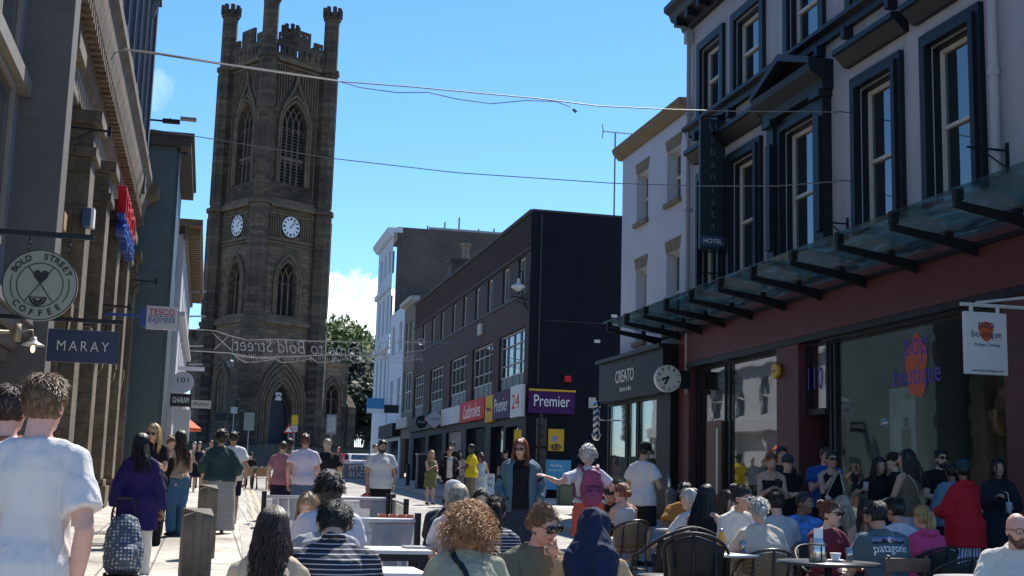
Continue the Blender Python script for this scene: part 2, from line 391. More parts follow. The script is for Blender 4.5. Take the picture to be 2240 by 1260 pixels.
def hair_mesh(style, Hm, k, seed, Y, body):
    """strands and a base cap in head coordinates; Hm places the head"""
    rnd = random.Random(seed); mb = MB(); near = Y < 12; mid = Y < 20
    cap = MB(); Rm = Hm.to_3x3()
    def hline(q): return (q.y - .012) * .074 / .078 - .012
    def H(p): return Hm @ Vector(p)
    vol = {'curly': 1.25, 'afro': 1.18, 'bigcurly': 1.42, 'long': 1.05, 'short': 1.0, 'crop': .975, 'bun': 1.0, 'pony': 1.0, 'bob': 1.08, 'wavy': 1.08, 'quiff': 1.02, 'lowbun': 1.0, 'half': 1.04}[style]
    cen = Vector((0, -.008 - (vol - 1) * .06, .020 + (vol - 1) * .04)); rad = Vector((.083, .102, .106)) * vol
    if style == 'bigcurly': cen = Vector((0, -.03, -.005))
    cap.ell(H(cen), tuple(rad), 20, 14, Rm)
    cx = remesh(cap, .012 if near else .018, 1, .006 * vol if style in ('curly', 'afro', 'bigcurly') else .002, 22, seed=seed)
    iH = Hm.inverted(); vs = []
    for v in cx.vertices:
        q = iH @ v.co
        if q.y > .012 and q.z < hline(q): q = Vector((q.x * .80, q.y * .80, q.z * .9))
        vs.append(tuple(Hm @ q))
    fs = [tuple(p.vertices) for p in cx.polygons]; bpy.data.meshes.remove(cx)
    mb.add(vs, fs)
    longs = {'long': .34, 'wavy': .30, 'bob': .12, 'half': .50}
    nst = (1500 if style not in ('bigcurly', 'curly') else 1100) if Y < 9 else 600 if Y < 13 else 140 if Y < 24 else 50
    r0 = .0013 if Y < 9 else .0020 if Y < 13 else .0042 if Y < 24 else .009
    inv = Rm.inverted()
    down = (inv @ Vector((0, 0, -1))).normalized()
    def surf(th, ph, f=1.0):
        return Vector((cen.x + rad.x * f * math.sin(ph) * math.sin(th), cen.y - rad.y * f * math.sin(ph) * math.cos(th), cen.z + rad.z * f * math.cos(ph)))
    for i in range(nst):
        th = rnd.uniform(-math.pi, math.pi)                      # 0 = back
        if style in longs:
            th = rnd.uniform(-2.05, 2.05) if rnd.random() < .93 else rnd.uniform(-2.7, 2.7)
            L = longs[style] * rnd.uniform(.75, 1.12); ph0 = rnd.uniform(.08, 1.35)
            f = rnd.uniform(1.0, 1.07); pts = []
            ph = ph0
            while ph < 1.72: pts.append(surf(th, ph, f)); ph += .22
            p = pts[-1] if pts else surf(th, 1.6, f); q0 = rnd.uniform(-1, 1)
            n = 7; wav = .022 if style in ('wavy', 'half') else .006
            for j in range(1, n + 1):
                spread = Vector((p.x * (.55 if style == 'half' else .16) * j / n, -(.035 * math.sin(j / n * 2.2) + (.13 * j / n if L > .33 else 0)) * max(0, math.cos(th)), 0))
                q = p + down * (L * j / n) + spread
                q += Vector((math.sin(j * 1.5 + q0 * 6) * wav * j / n * 1.6 + q0 * .01 * j / n, math.cos(j * 1.7 + q0 * 3) * wav, 0))
                pts.append(q)
            rr = [r0 * 1.3] * (len(pts) - 2) + [r0, r0 * .3]
            mb.tube([H(q) for q in pts], rr, 3, False)
            if near and rnd.random() < .02:
                pass
        elif style in ('curly', 'afro', 'bigcurly'):
            ph = math.acos(rnd.uniform(-.75 if style == 'bigcurly' else -.35, 1))
            b = surf(th, ph, .93)
            if b.y > .012 and b.z < hline(b): continue
            b = surf(th, ph, .93); nn = (b - cen).normalized(); L = {'curly': .034, 'afro': .03, 'bigcurly': .085}[style] * rnd.uniform(.6, 1.25)
            a = nn.orthogonal().normalized(); c = nn.cross(a); cr = .010 if style == 'bigcurly' else .006; q0 = rnd.uniform(0, 6)
            pts = [H(b + nn * (L * t / 7) + down * (L * .5 * (t / 7) ** 2) + (a * math.cos(q0 + t * 1.5) + c * math.sin(q0 + t * 1.5)) * cr) for t in range(8)]
            mb.tube(pts, [r0 * 1.35] * 7 + [r0 * .4], 3, False)
        else:
            ph = math.acos(rnd.uniform(-.62, 1))
            if abs(th) > 2.6 and ph > 1.05: continue
            if style == 'crop': L = .012
            elif style in ('bun', 'pony', 'lowbun'): L = .05
            else: L = .030 * (1.3 if ph < .9 else .7)
            b = surf(th, ph, .99); nn = (b - cen).normalized()
            if b.y > .012 and b.z < hline(b) + .004: continue
            fl = down if style not in ('bun', 'pony', 'lowbun') else (Vector((0, -.11, .06 if style != 'lowbun' else -.04)) - b).normalized()
            if style == 'quiff' and ph < .9: fl = Vector((.4, .7, .5))
            tg = (fl - nn * fl.dot(nn)); tg = tg.normalized() if tg.length > .01 else Vector((0, -1, 0))
            tg += Vector((rnd.uniform(-.35, .35), rnd.uniform(-.35, .35), rnd.uniform(-.2, .2)))
            lift = .5 if style not in ('bun', 'pony', 'lowbun') else .08
            pts = [b, b + tg * L * .5 + nn * L * lift * .5, b + tg * L + nn * L * lift * .55]
            mb.tube([H(q) for q in pts], [r0 * 1.3, r0 * 1.1, r0 * .3], 3, False)
    if style in ('bun', 'lowbun'):
        c = Vector((0, -.115, .075 if style == 'bun' else -.03)); b2 = MB(); b2.ell(H(c), (.045, .042, .042), 12, 8)
        cx = remesh(b2, .010, 1, .008, 30, seed=seed); mb.add([tuple(v.co) for v in cx.vertices], [tuple(p.vertices) for p in cx.polygons])
        for i in range(nst // 5):
            q0 = rnd.uniform(0, 6.28); a = Vector((rnd.uniform(-1, 1), rnd.uniform(-1, 1), rnd.uniform(-1, 1))).normalized(); e = a.orthogonal().normalized(); g = a.cross(e)
            mb.tube([H(c + (e * math.cos(q0 + t * .5) + g * math.sin(q0 + t * .5)) * .047) for t in range(6)], [r0 * 1.2] * 5 + [r0 * .4], 3, False)
    if style == 'pony':
        for i in range(nst // 2):
            q = Vector((rnd.gauss(0, .008), -.105, .04)); a = rnd.gauss(0, .016); b = rnd.gauss(0, .014); L = rnd.uniform(.16, .26)
            pts = [q, q + Vector((a * .5, -.03 + b * .4, .01)), q + Vector((a, -.045 + b, 0)) + down * L * .4, q + Vector((a * 1.2, -.035 + b, 0)) + down * L * .75, q + Vector((a, -.02 + b, 0)) + down * L]
            mb.tube([H(p) for p in pts], [r0 * 1.3] * 4 + [r0 * .3], 3, False)
    return mb.mesh()

def shades(parent, Hm, col=(.01, .01, .012), white=False, big=1.0, top=0, clear=False, square=False):
    mb = MB(); fr = MB(); z = .012 + top; y = .099 - top * .55
    Rm = Hm.to_3x3()
    for s in (-1, 1):
        q_ = [(math.copysign(abs(math.cos(i * .3927)) ** (.35 if square else 1), math.cos(i * .3927)), math.copysign(abs(math.sin(i * .3927)) ** (.4 if square else 1), math.sin(i * .3927))) for i in range(16)]
        mb.add([Hm @ Vector((s * .034 + .027 * big * c_, y + yy - abs(s * .034 + .027 * big * c_) * .12, z + .021 * big * s_)) for yy in (.008, .014) for c_, s_ in q_], [tuple(range(15, -1, -1)), tuple(range(16, 32))] + [(i, (i + 1) % 16, 16 + (i + 1) % 16, 16 + i) for i in range(16)])
        pts = [Hm @ Vector((s * .034 + .0285 * big * math.cos(a), y + .006, z + .0215 * big * math.sin(a))) for a in [i * math.pi / 6 for i in range(13)]]
        fr.tube(pts, .0028 if not white else .0065, 5)
        fr.tube([Hm @ Vector((s * .064, y, z + .005)), Hm @ Vector((s * .079, y - .05, z + .004)), Hm @ Vector((s * .083, y - .11, z - .004))], .0032 if not white else .005, 5)
    fr.tube([Hm @ Vector((-.008, y + .012, z + .004)), Hm @ Vector((.008, y + .012, z + .004))], .003, 5)
    fm = M('frame_white', (.8, .8, .78), .3, 0) if white else M('frame_black', (.012, .012, .014), .25, 0)
    f = fr.build('sunglasses' if not clear else 'glasses', fm, parent, True)
    if not clear: mb.build('lens', M('lens_dark', (.01, .008, .008), .06, 0, spec=.8), f, True)
    return f
def capmesh(parent, Hm, col, back=False, bucket=False):
    mb = MB(); Rm = Hm.to_3x3(); T0 = mb.T
    prof = [(.0885, -.0), (.090, .03), (.086, .062), (.072, .094), (.045, .115), (.01, .123)]
    if bucket: prof = [(.125, -.03), (.094, .02), (.088, .08), (.078, .112), (.03, .12)]
    vs = MB(); vs.lathe(prof, 20)
    mb.add([Hm @ Vector((v[0] * .97, v[1] * 1.13 - .01, v[2] + .022)) for v in vs.v], vs.f)
    if not bucket:
        s = -1 if back else 1
        br = []
        for r, dz in ((.07, .0), (.125, -.008), (.165, -.022)):
            for i in range(9):
                a = R(35 + 110 * i / 8)
                br.append(Hm @ Vector((math.cos(a) * (.085 if r < .1 else .078 if r < .14 else .06), s * (math.sin(a) * (r - .0) + (.02 if r > .1 else .02)), .03 + dz - abs(math.cos(a)) * .012)))
        f = [(j * 9 + i, j * 9 + i + 1, (j + 1) * 9 + i + 1, (j + 1) * 9 + i) for j in range(2) for i in range(8)]
        up = [v + Hm.to_3x3() @ Vector((0, 0, .004)) for v in br]
        mb.add(br, f); mb.add(up, [tuple(reversed(q)) for q in f])
    return mb.build('cap' if not bucket else 'hat', cloth(col), parent, True)

def person(px, hy, Y, face, label, hair=('short', 'brown'), skin='light', top=('tee', (.7, .7, .7)), bottom=('trousers', (.02, .02, .03)), g='m', sit=False,
           arms=('down', 'down'), lean=0, side=0, turn=0, nod=0, walk=0, bulk=1., sun=None, cap=None, group=None, sh=None, seat=None, jacket=None, twist=0, shoe=(.03, .03, .03), k=None, curl=.5, smile=True):
    PCOUNT[0] += 1; seed = PCOUNT[0]; rnd = random.Random(seed)
    P0 = A(px, hy, Y=Y); X = P0.x; gz = GS * Y; ztop = P0.z - gz
    near = Y < 9.5; mid = Y < 17
    vox = .0095 if near else .013 if mid else .019 if Y < 30 else .028
    f = g == 'f'
    pel = Vector((0, 0, .93)); Rb = Matrix.Rotation(-R(lean), 3, 'X') @ Matrix.Rotation(R(side), 3, 'Y') @ Matrix.Rotation(R(twist), 3, 'Z')
    hd = Vector((0, .025, 1.605)); nb = Vector((0, -.01, 1.46))
    Rh = Matrix.Rotation(R(turn), 3, 'Z') @ Matrix.Rotation(-R(nod), 3, 'X')
    hl = Rb @ (nb + Rh @ (hd - nb) - pel)                 # head centre above the pelvis
    top_z = hl.z + .122 + (.015 if cap else 0)
    if sit:
        k = k or (.95 if f else 1.0); lean = lean + 5; Rb = Matrix.Rotation(-R(lean), 3, 'X') @ Matrix.Rotation(R(side), 3, 'Y') @ Matrix.Rotation(R(twist), 3, 'Z'); hl = Rb @ (nb + Rh @ (hd - nb) - pel); top_z = hl.z + .122
        pz = ztop / k - top_z; pz = max(.44, min(.95, pz)); off = 0
    else:
        pz = .93; k = ztop / (pz + top_z)
    sh_ = Vector((0, 0, pz - .93))
    if abs(k - 1) > .12 or (sit and not .46 < pz < .75): print('CHECK', label, 'k %.2f pz %.2f' % (k, pz))
    def J(p): return Rb @ (Vector(p) - pel) + pel + sh_
    Hm = Matrix.Translation(J(nb)) @ (Rb @ Rh).to_4x4() @ Matrix.Translation(hd - nb)
    b = bulk
    shx = (.148 if f else .170) * (1 + (b - 1) * .6); hipx = .165 if f else .150
    rings = [(.845, .10, .085, 0), (.90, hipx * b, .110 * b, -.012), (.97, (hipx + .005) * b, .112 * b, -.012), (1.06, (.125 if f else .142) * b, .092 * b, 0), (1.16, (.128 if f else .148) * b, .095 * b, .004),
             (1.26, (.145 if f else .163) * b, (.112 if f else .108) * b, .01), (1.33, (.148 if f else .166) * b, (.105 if f else .106) * b, .004), (1.385, .135 * b, .085, -.004), (1.425, .095, .066, -.008), (1.465, .060, .054, -.010)]
    def torso(mb, z0, inf, z1=1.48, flare=0, rs=None, tuck=False):
        pts = []; rr = []
        rs = rs or rings
        zs = [r[0] for r in rs if z0 < r[0] <= z1]; zs = [z0] + zs
        for z in zs:
            a = np.interp(z, [r[0] for r in rs], [r[1] for r in rs]); c = np.interp(z, [r[0] for r in rs], [r[2] for r in rs]); y = np.interp(z, [r[0] for r in rs], [r[3] for r in rs])
            if z < .95: a = max(a, (hipx) * b * .98); c = max(c, .105 * b)
            e = inf + flare * max(0, (1.1 - z)) + (.022 * min(1, max(0, (1.12 - z) / .1)) if inf and not tuck else 0)
            if z > 1.30: e = min(e, .022)
            if z > 1.38: e = min(e, .010)
            pts.append(J((0, y, z))); rr.append((a + e, c + e))
        # oriented elliptical rings
        vs = []; n = 20
        for p, r in zip(pts, rr):
            for i in range(n):
                t = 2 * math.pi * i / n
                vs.append(p + Rb @ Vector((r[0] * math.copysign(abs(math.cos(t)) ** .85, math.cos(t)), r[1] * math.sin(t), 0)))
        m = len(pts); fs = [(i * n + j, i * n + (j + 1) % n, (i + 1) * n + (j + 1) % n, (i + 1) * n + j) for i in range(m - 1) for j in range(n)]
        fs += [tuple(range(n - 1, -1, -1)), tuple((m - 1) * n + j for j in range(n))]
        mb.add(vs, fs)
    # limbs
    L = {}
    for s, nm in ((-1, 0), (1, 1)):
        S = J((s * shx, -.008, 1.365)); a = arms[nm]
        t = ARM[a] if isinstance(a, str) else a
        T = J((t[0] * s, t[1], t[2])); hint = Rb @ Vector((s * (.55 if a not in ('hip',) else 1), -.75 if a != 'hip' else -.3, -.55))
        E, Wr = ik(S, T, .285, .255, hint); L[s] = (S, E, Wr)
    G = {}
    for s in (-1, 1):
        hp = Vector((s * .088, 0, pz - .02))
        if sit:
            kn = Vector((s * .12, .43, min(pz + .0, .56))); an = Vector((s * .11, .40 + .05 * rnd.random(), .085))
        else:
            ph = walk * s; kn = Vector((s * .098, .13 * ph + (.02), .50)); an = Vector((s * .104, .26 * ph - (.0), .085 + (.07 if ph < 0 else 0)))
        G[s] = (hp, kn, an)
    mb = MB(); torso(mb, .85, 0)
    mb.tube([J((0, -.012, 1.42)), J((0, 0, 1.50)), Hm @ Vector((0, -.015, -.05))], [.062 if not f else .052, .055 if not f else .046, .054 if not f else .046], 12)
    Rm = Hm.to_3x3()
    mb.ell(Hm @ Vector((0, -.004, .016)), (.0755, .096, .104), 20, 14, Rm)
    mb.ell(Hm @ Vector((0, .026, -.046)), (.058, .064, .072), 16, 10, Rm)
    mb.ell(Hm @ Vector((0, .050, -.088)), (.036 if f else .042, .036, .030), 12, 8, Rm)
    if mid:
        mb.tube([Hm @ Vector((0, .086, .008)), Hm @ Vector((0, .108, -.022)), Hm @ Vector((0, .112, -.034))], [.007, .012, .014], 8)
        mb.ell(Hm @ Vector((0, .078, .020)), (.048, .018, .011), 12, 6, Rm)
        for s in (-1, 1): mb.ell(Hm @ Vector((s * .034, .072, -.03)), (.022, .02, .02), 8, 6, Rm)
    for s in (-1, 1):
        mb.ell(Hm @ Vector((s * .079, -.008, -.012)), (.009, .020, .031), 8, 6, Rm)
        S, E, Wr = L[s]; ar = (.050 if f else .058) * (.5 + .5 * b)
        mb.ell(S, (ar * 1.08,) * 3, 12, 8); mb.tube([J((s * .05, -.01, 1.435)), J((s * .10, -.01, 1.405)), S], [.036, .046, ar], 10)
        mb.tube([S, S.lerp(E, .45), E, E.lerp(Wr, .35), Wr], [ar, ar * .92, ar * .74, ar * .76, ar * .50], 12); mb.ell(E, (ar * .76,) * 3, 10, 6)
        hp, kn, an = G[s]; lr = (.085 if f else .083) * b
        mb.tube([hp, hp.lerp(kn, .4), kn, kn.lerp(an, .33), an], [lr, lr * .9, .057 * b, .056 * b, .036], 12); mb.ell(kn, (.057 * b,) * 3, 10, 6)
        if sit: mb.ell(hp - Vector((0, .03, 0)), (.1 * b, .11 * b, .09 * b), 10, 8)
        mb.tube([an + Vector((0, -.05, -.045)), an + Vector((0, .04, -.045)), an + Vector((0, .15, -.06))], [(.034, .036), (.042, .034), (.036, .02)], 10)
    me = remesh(mb, vox, 2)
    hb = MB()
    for s in (-1, 1):
        S, E, Wr = L[s]; a = arms[0 if s < 0 else 1]
        inw = Vector((-s, 0, 0)) if a in ('down', 'fwd', 'back', 'bag') else Vector((-s * .3, 0, -.8)) if a != 'chin' else Vector((0, 1, 0))
        hand(hb, Wr, (Wr - E), Rb @ inw, s if a in ('down', 'fwd', 'back', 'bag') else s, not near, curl=curl if a not in ('hold', 'phone', 'drink', 'chin') else .9, sc=.95 if f else 1.05)
    off = len(me.vertices)
    hm = hb.mesh(); 
    vs = [tuple(v.co) for v in me.vertices] + [tuple(v.co) for v in hm.vertices]
    fs = [tuple(p.vertices) for p in me.polygons] + [tuple(i + off for i in p.vertices) for p in hm.polygons]
    me = bpy.data.meshes.new('person'); me.from_pydata(vs, [], fs)
    o = put(me, 'person', skinmat(skin), None, True, label, 'person', group)
    o.location = (X, Y, gz); o.rotation_euler = (0, 0, R(face)); o.scale = (k,) * 3
    # upper garment
    def garment(kind, col, inf, name='shirt', hem=None, sl=None, z1=1.48, amp=None, neck=1):
        mb = MB()
        sl = sl if sl is not None else {'tee': .62, 'long': 2, 'tank': 0, 'strapless': 0, 'blazer': 2, 'hoodie': 2, 'coat': 2, 'polo': .62, 'crop': 0}[kind]
        hem = hem if hem is not None else {'tee': .84, 'long': .86, 'tank': .9, 'strapless': .95, 'blazer': .74, 'hoodie': .80, 'coat': .60, 'polo': .84, 'crop': 1.08}[kind]
        if sit: hem = max(hem, .90)
        z1 = {'strapless': 1.33, 'tank': 1.39, 'crop': 1.38}.get(kind, z1)
        torso(mb, hem, inf, z1, .05 if inf > .016 and not sit else 0, None, kind in ('strapless', 'crop'))
        for s in (-1, 1):
            S, E, Wr = L[s]; ar = (.050 if f else .058) * (.5 + .5 * b) + inf * 1.0
            if sl > 0:
                a0 = (.050 if f else .058) * (.5 + .5 * b) + min(inf, .014); mb.ell(S, (a0 * 1.02,) * 3, 12, 8); mb.tube([J((s * .055, -.01, 1.435)), J((s * .10, -.01, 1.41)), S], [.040, .052, a0], 12)
                if sl <= 1: mb.tube([S, S.lerp(E, sl * .4), S.lerp(E, sl)], [a0, (a0 + ar) / 2, ar * (.96 if inf < .02 else 1.06)], 14)
                else:
                    q = min(sl - 1, .97)
                    mb.tube([S, S.lerp(E, .5), E, E.lerp(Wr, q * .5), E.lerp(Wr, q)], [a0, (a0 + ar) * .49, ar * .86, ar * .82, ar * .70], 14); mb.ell(E, (ar * .88,) * 3, 10, 6)
            elif kind == 'tank':
                mb.tube([J((s * .08, -.08, 1.32)), J((s * .082, -.055, 1.405)), J((s * .08, -.01, 1.43)), J((s * .08, .04, 1.41)), J((s * .075, .10, 1.33))], .013, 6)
        if kind in ('hoodie',): mb.tube([J((-.09, -.03, 1.46)), J((-.06, -.09, 1.45)), J((0, -.11, 1.44)), J((.06, -.09, 1.45)), J((.09, -.03, 1.46)), J((.05, .05, 1.44))], .035, 8)
        if kind in ('polo', 'blazer', 'coat'): mb.tube([J((.05, .045, 1.45)), J((.068, -.01, 1.475)), J((.045, -.065, 1.49)), J((0, -.078, 1.495)), J((-.045, -.065, 1.49)), J((-.068, -.01, 1.475)), J((-.05, .045, 1.45))], .014, 6)
        if amp is None: amp = .0075 if near else .008
        m_ = remesh(mb, vox * 1.05, 2, amp if Y < 30 else 0, 8 if near else 7, (1.5, 1.5, .28) if near else (1, 1, .45), seed)
        return put(m_, name, cloth(col), o, True)
    tk, tcx = top[0], top[1]; inf = top[2] if len(top) > 2 else .014
    shirt = garment(tk, tcx, inf, {'coat': 'coat', 'blazer': 'jacket', 'hoodie': 'hoodie', 'tank': 'top', 'strapless': 'top', 'crop': 'top'}.get(tk, 'shirt'), **(top[3] if len(top) > 3 else {}))
    if jacket:
        mbj = garment(jacket[0], jacket[1], jacket[2], 'jacket')
    # lower garment
    bk, bc = bottom[0], bottom[1]; binf = bottom[2] if len(bottom) > 2 else .012
    mb = MB()
    if bk in ('trousers', 'shorts', 'leggings'):
        q = {'trousers': 2, 'leggings': 2, 'shorts': .85}[bk]; 
        vsJ = MB(); 
        mb.tube([Vector((0, -.01, pz - .10)), Vector((0, -.012, pz)), Vector((0, -.01, pz + .05)), Vector((0, -.002, pz + .10))], [(.12 * b, .10), (hipx * b + .008 + binf * .6, .124 * b + binf * .6), (hipx * b + .012 + min(binf, .010), .124 * b + min(binf, .010)), (.132 * b + .008, .095 * b + .006)], 20)
        for s in (-1, 1):
            hp, kn, an = G[s]; lr = .086 * b + binf
            if q == 2: mb.tube([hp, hp.lerp(kn, .5), kn, kn.lerp(an, .5), an + Vector((0, 0, -.01))], [lr, lr * .92, .062 * b + binf, .06 * b + binf, .048 + binf * 1.5], 14); mb.ell(kn, (.062 * b + binf,) * 3, 10, 6)
            else: mb.tube([hp, hp.lerp(kn, q * .5), hp.lerp(kn, q)], [lr, lr * 1.0, lr * (1.02 + binf)], 14)
        nm = {'trousers': 'trousers', 'leggings': 'leggings', 'shorts': 'shorts'}[bk]
    else:
        zb = {'skirt': .50, 'longskirt': .12, 'dress': .55, 'mini': .70}[bk]
        if sit:
            mb.tube([Vector((0, 0, pz + .1)), Vector((0, .02, pz)), Vector((0, .2, pz - .01)), Vector((0, .42, pz - .02))], [(.14, .11), (.17, .12), (.17, .10), (.17, .09)], 16)
        else:
            w0 = hipx * b + binf; fl = .045 if bk != 'mini' else .02
            zz = [pz + .11, pz + .02, pz - .1, (pz - .1 + zb) / 2, zb]; rr = [(.128 * b + .006, .092 * b + .006), (w0, .115 * b + binf), (w0 + .01, .12 * b + binf), (w0 + fl * .6, .13 * b + fl), (w0 + fl, .14 * b + fl * 1.4)]
            mb.tube([Vector((0, -.005 + walk * .01, z)) for z in zz], rr, 24)
        nm = 'skirt'
    put(remesh(mb, vox * 1.15, 2, .010 if Y < 30 else 0, 8, (1, 1, .35), seed + 5), nm, cloth(bc), o, True)
    if shoe is not None and not (sit and near):
        for s in (-1, 1):
            an = G[s][2]; mb = MB()
            mb.tube([an + Vector((0, -.065, -.05)), an + Vector((0, -.02, -.035)), an + Vector((0, .07, -.045)), an + Vector((0, .165, -.06)), an + Vector((0, .19, -.066))], [(.034, .03), (.042, .045), (.045, .036), (.042, .022), (.022, .014)], 12)
            mb.build('shoe', cloth(shoe), o, True)
    if hair: 
        hmx = hair_mesh(hair[0], Hm, k, seed, Y, o); put(hmx, 'hair', hairmat(hair[1]), o, True)
    if cap: capmesh(o, Hm, cap[0], *(cap[1:]))
    if sun: shades(o, Hm, **(sun if isinstance(sun, dict) else {}))
    facing = math.cos(R(face + turn)) < .55
    if facing and Y < 27:
        lp = MB(); lp.ell(Hm @ Vector((0, .0865, -.062)), (.022, .010, .0075), 10, 6, Rm); lp.build('lips', M('lips_' + skin, [c * q for c, q in zip(SKIN[skin], (.85, .45, .5))], .4, 0), o, True)
        if hair and Y < 20 and not (sun and not isinstance(sun, dict)):
            bw = MB()
            for s in (-1, 1): bw.tube([Hm @ Vector((s * .016, .093, .024)), Hm @ Vector((s * .034, .091, .029)), Hm @ Vector((s * .052, .077, .023))], [.003, .0038, .002], 6)
            bw.build('eyebrows', hairmat(hair[1]), o, True)
        if not sun or (isinstance(sun, dict) and (sun.get('clear') or sun.get('top'))):
            for s in (-1, 1):
                e = MB(); e.ell(Hm @ Vector((s * .032, .083, .004)), (.013, .009, .0075), 10, 6, Rm); eo = e.build('eye', M('eye_white', (.7, .68, .65), .2, 0), o, True)
                e = MB(); e.ell(Hm @ Vector((s * .032, .0905, .004)), (.0058, .003, .0058), 8, 6, Rm); e.build('iris', M('iris_dark', (.03, .02, .012), .15, 0), eo, True)
    info = dict(o=o, J=J, Hm=Hm, L=L, G=G, k=k, pz=pz, shirt=shirt, face=face, X=X, Y=Y, gz=gz, Mw=Matrix.Translation((X, Y, gz)) @ Matrix.Rotation(R(face), 4, 'Z') @ Matrix.Scale(k, 4), Rb=Rb, b=b)
    return info
def beard(p, col='dark', big=1.):
    Hm = p['Hm']; mb = MB(); Rm = Hm.to_3x3()
    mb.ell(Hm @ Vector((0, .044, -.088)), (.050 * big, .048 * big, .040 * big), 14, 10, Rm)
    for s in (-1, 1): mb.tube([Hm @ Vector((s * .070, .0, -.02)), Hm @ Vector((s * .060, .022, -.065)), Hm @ Vector((s * .03, .055, -.095))], [.010, .017, .02], 8)
    mb.tube([Hm @ Vector((-.028, .083, -.055)), Hm @ Vector((0, .097, -.049)), Hm @ Vector((.028, .083, -.055))], .006, 6)
    put(remesh(mb, .008, 1, .005, 40), 'beard', hairmat(col), p['o'], True)
def decal(p, s, size, mat, zoff, parent=None, name='lettering', wid=None, hgt=None, rot=0, shear=0, mesh=None):
    """lettering wrapped on the back of the shirt"""
    from mathutils.bvhtree import BVHTree
    sh = p['shirt']; bv = BVHTree.FromPolygons([v.co.copy() for v in sh.data.vertices], [tuple(q.vertices) for q in sh.data.polygons])
    Rb = p['Rb']; o = p['J']((0, 0, zoff))
    X = Rb @ Vector((1, 0, 0)); Z = Rb @ Vector((0, 0, 1)); Yb = Rb @ Vector((0, 1, 0))
    M4 = frame(o - Yb * .4, X, Z)
    if mesh is None: ob = TXT(s, size, mat, sh, M4, 0, name, wid=wid, hgt=hgt)
    else: mesh.transform(M4); ob = put(mesh, name, mat, sh)
    for v in ob.data.vertices:
        h = bv.ray_cast(v.co, Yb)
        if h[0]: v.co = h[0] - Yb * .006
    return ob
# ---------------------------------------------------------------- ground
def gz(y): return GS * min(max(y, -30), 130)
def sheet(name, x0, x1, y0, y1, dz, m, thick=0, n=1, **k):
    mb = MB(); ys = [y0 + (y1 - y0) * i / n for i in range(n + 1)]
    def X(v, y): return v(y) if callable(v) else v
    vs = []
    for y in ys: vs += [(X(x0, y), y, gz(y) + dz), (X(x1, y), y, gz(y) + dz)]
    fs = [(2 * i, 2 * i + 1, 2 * i + 3, 2 * i + 2) for i in range(n)]
    if thick:
        o = len(vs)
        for y in ys: vs += [(X(x0, y), y, gz(y) + dz - thick), (X(x1, y), y, gz(y) + dz - thick)]
        fs += [(2 * i, 2 * i + 2, o + 2 * i + 2, o + 2 * i) for i in range(n)] + [(2 * i + 1, o + 2 * i + 1, o + 2 * i + 3, 2 * i + 3) for i in range(n)]
        fs += [(0, o, o + 1, 1)]
    mb.add(vs, fs); return mb.build(name, m, kind='structure', **k)
ASPH = M('asphalt', (.19, .18, .17), .9, .25, .8, .5, 60)
SETT = BR('setts', (.42, .395, .355), (.30, .28, .25), (.12, .11, .10), .22, .11, .012, .7, .75, True, var=.3, big=.6)
SLAB = BR('paving_slabs', (.54, .50, .43), (.41, .375, .32), (.15, .135, .12), .9, .55, .014, .5, .8, True, var=.35, big=.7)
KERB = BR('kerb_stone', (.42, .40, .36), (.34, .32, .29), (.16, .15, .14), 5, .9, .012, .4, .8, True)
mb = MB()
ys = [-40, -30, 130, 900]
mb.add([(x, y, gz(y) - .03) for y in ys for x in (-700, 700)], [(2 * i, 2 * i + 1, 2 * i + 3, 2 * i + 2) for i in range(3)])
mb.build('ground', ASPH, kind='structure')
kl = lambda y: .55 + max(0, y - 18) * .022
kr = lambda y: 7.55 + max(0, y - 26) * .034
sheet('road', kl, kr, -10, 98, 0, SETT, n=12)
sheet('pavement', -3.2, kl, -10, 70, .07, SLAB, .1, 12)
sheet('pavement', lambda y: kr(y) + .15, 15.5, -10, 98, .09, SLAB, .12, 12)
sheet('kerb', kr, lambda y: kr(y) + .146, -10, 98, .10, KERB, .13, 12)
sheet('kerb', lambda y: kl(y) + .004, lambda y: kl(y) + .20, -10, 70, .075, KERB, .1, 12)
YL = M('road_paint_yellow', (.42, .37, .24), .85, .4, 12)
sheet('road_marking', lambda y: kl(y) + .32, lambda y: kl(y) + .42, 14, 60, .005, YL, 0, 10)
sheet('road_marking', lambda y: kl(y) + .52, lambda y: kl(y) + .62, 14, 60, .005, YL, 0, 10)
sheet('road', -40, 60, 98, 106, .004, ASPH)
# tactile and drain covers in the left paving
mb = MB()
for i in range(16): mb.box(-1.75 + i * .055, -1.72 + i * .055, 21.6, 22.6, gz(22) + .07, gz(22) + .082)
mb.build('drain_cover', M('iron', (.10, .095, .09), .6, .3), None, label='slotted iron drain cover in the left pavement by the stone pilasters', cat='drain cover')
for i, y in enumerate((19.4, 26)):
    mb = MB(); mb.lathe([(.33, 0), (.33, .006), (.30, .006), (.30, .010), (.22, .010), (.22, .006), (.01, .006)], 24, (-1.45 + i * .6, y, gz(y) + .071))
    mb.build('manhole_cover', MATS['iron'], label=('round manhole cover in the pavement nearer the bollards', 'round manhole cover in the pavement farther up the street')[i], cat='manhole cover', group='manhole covers')

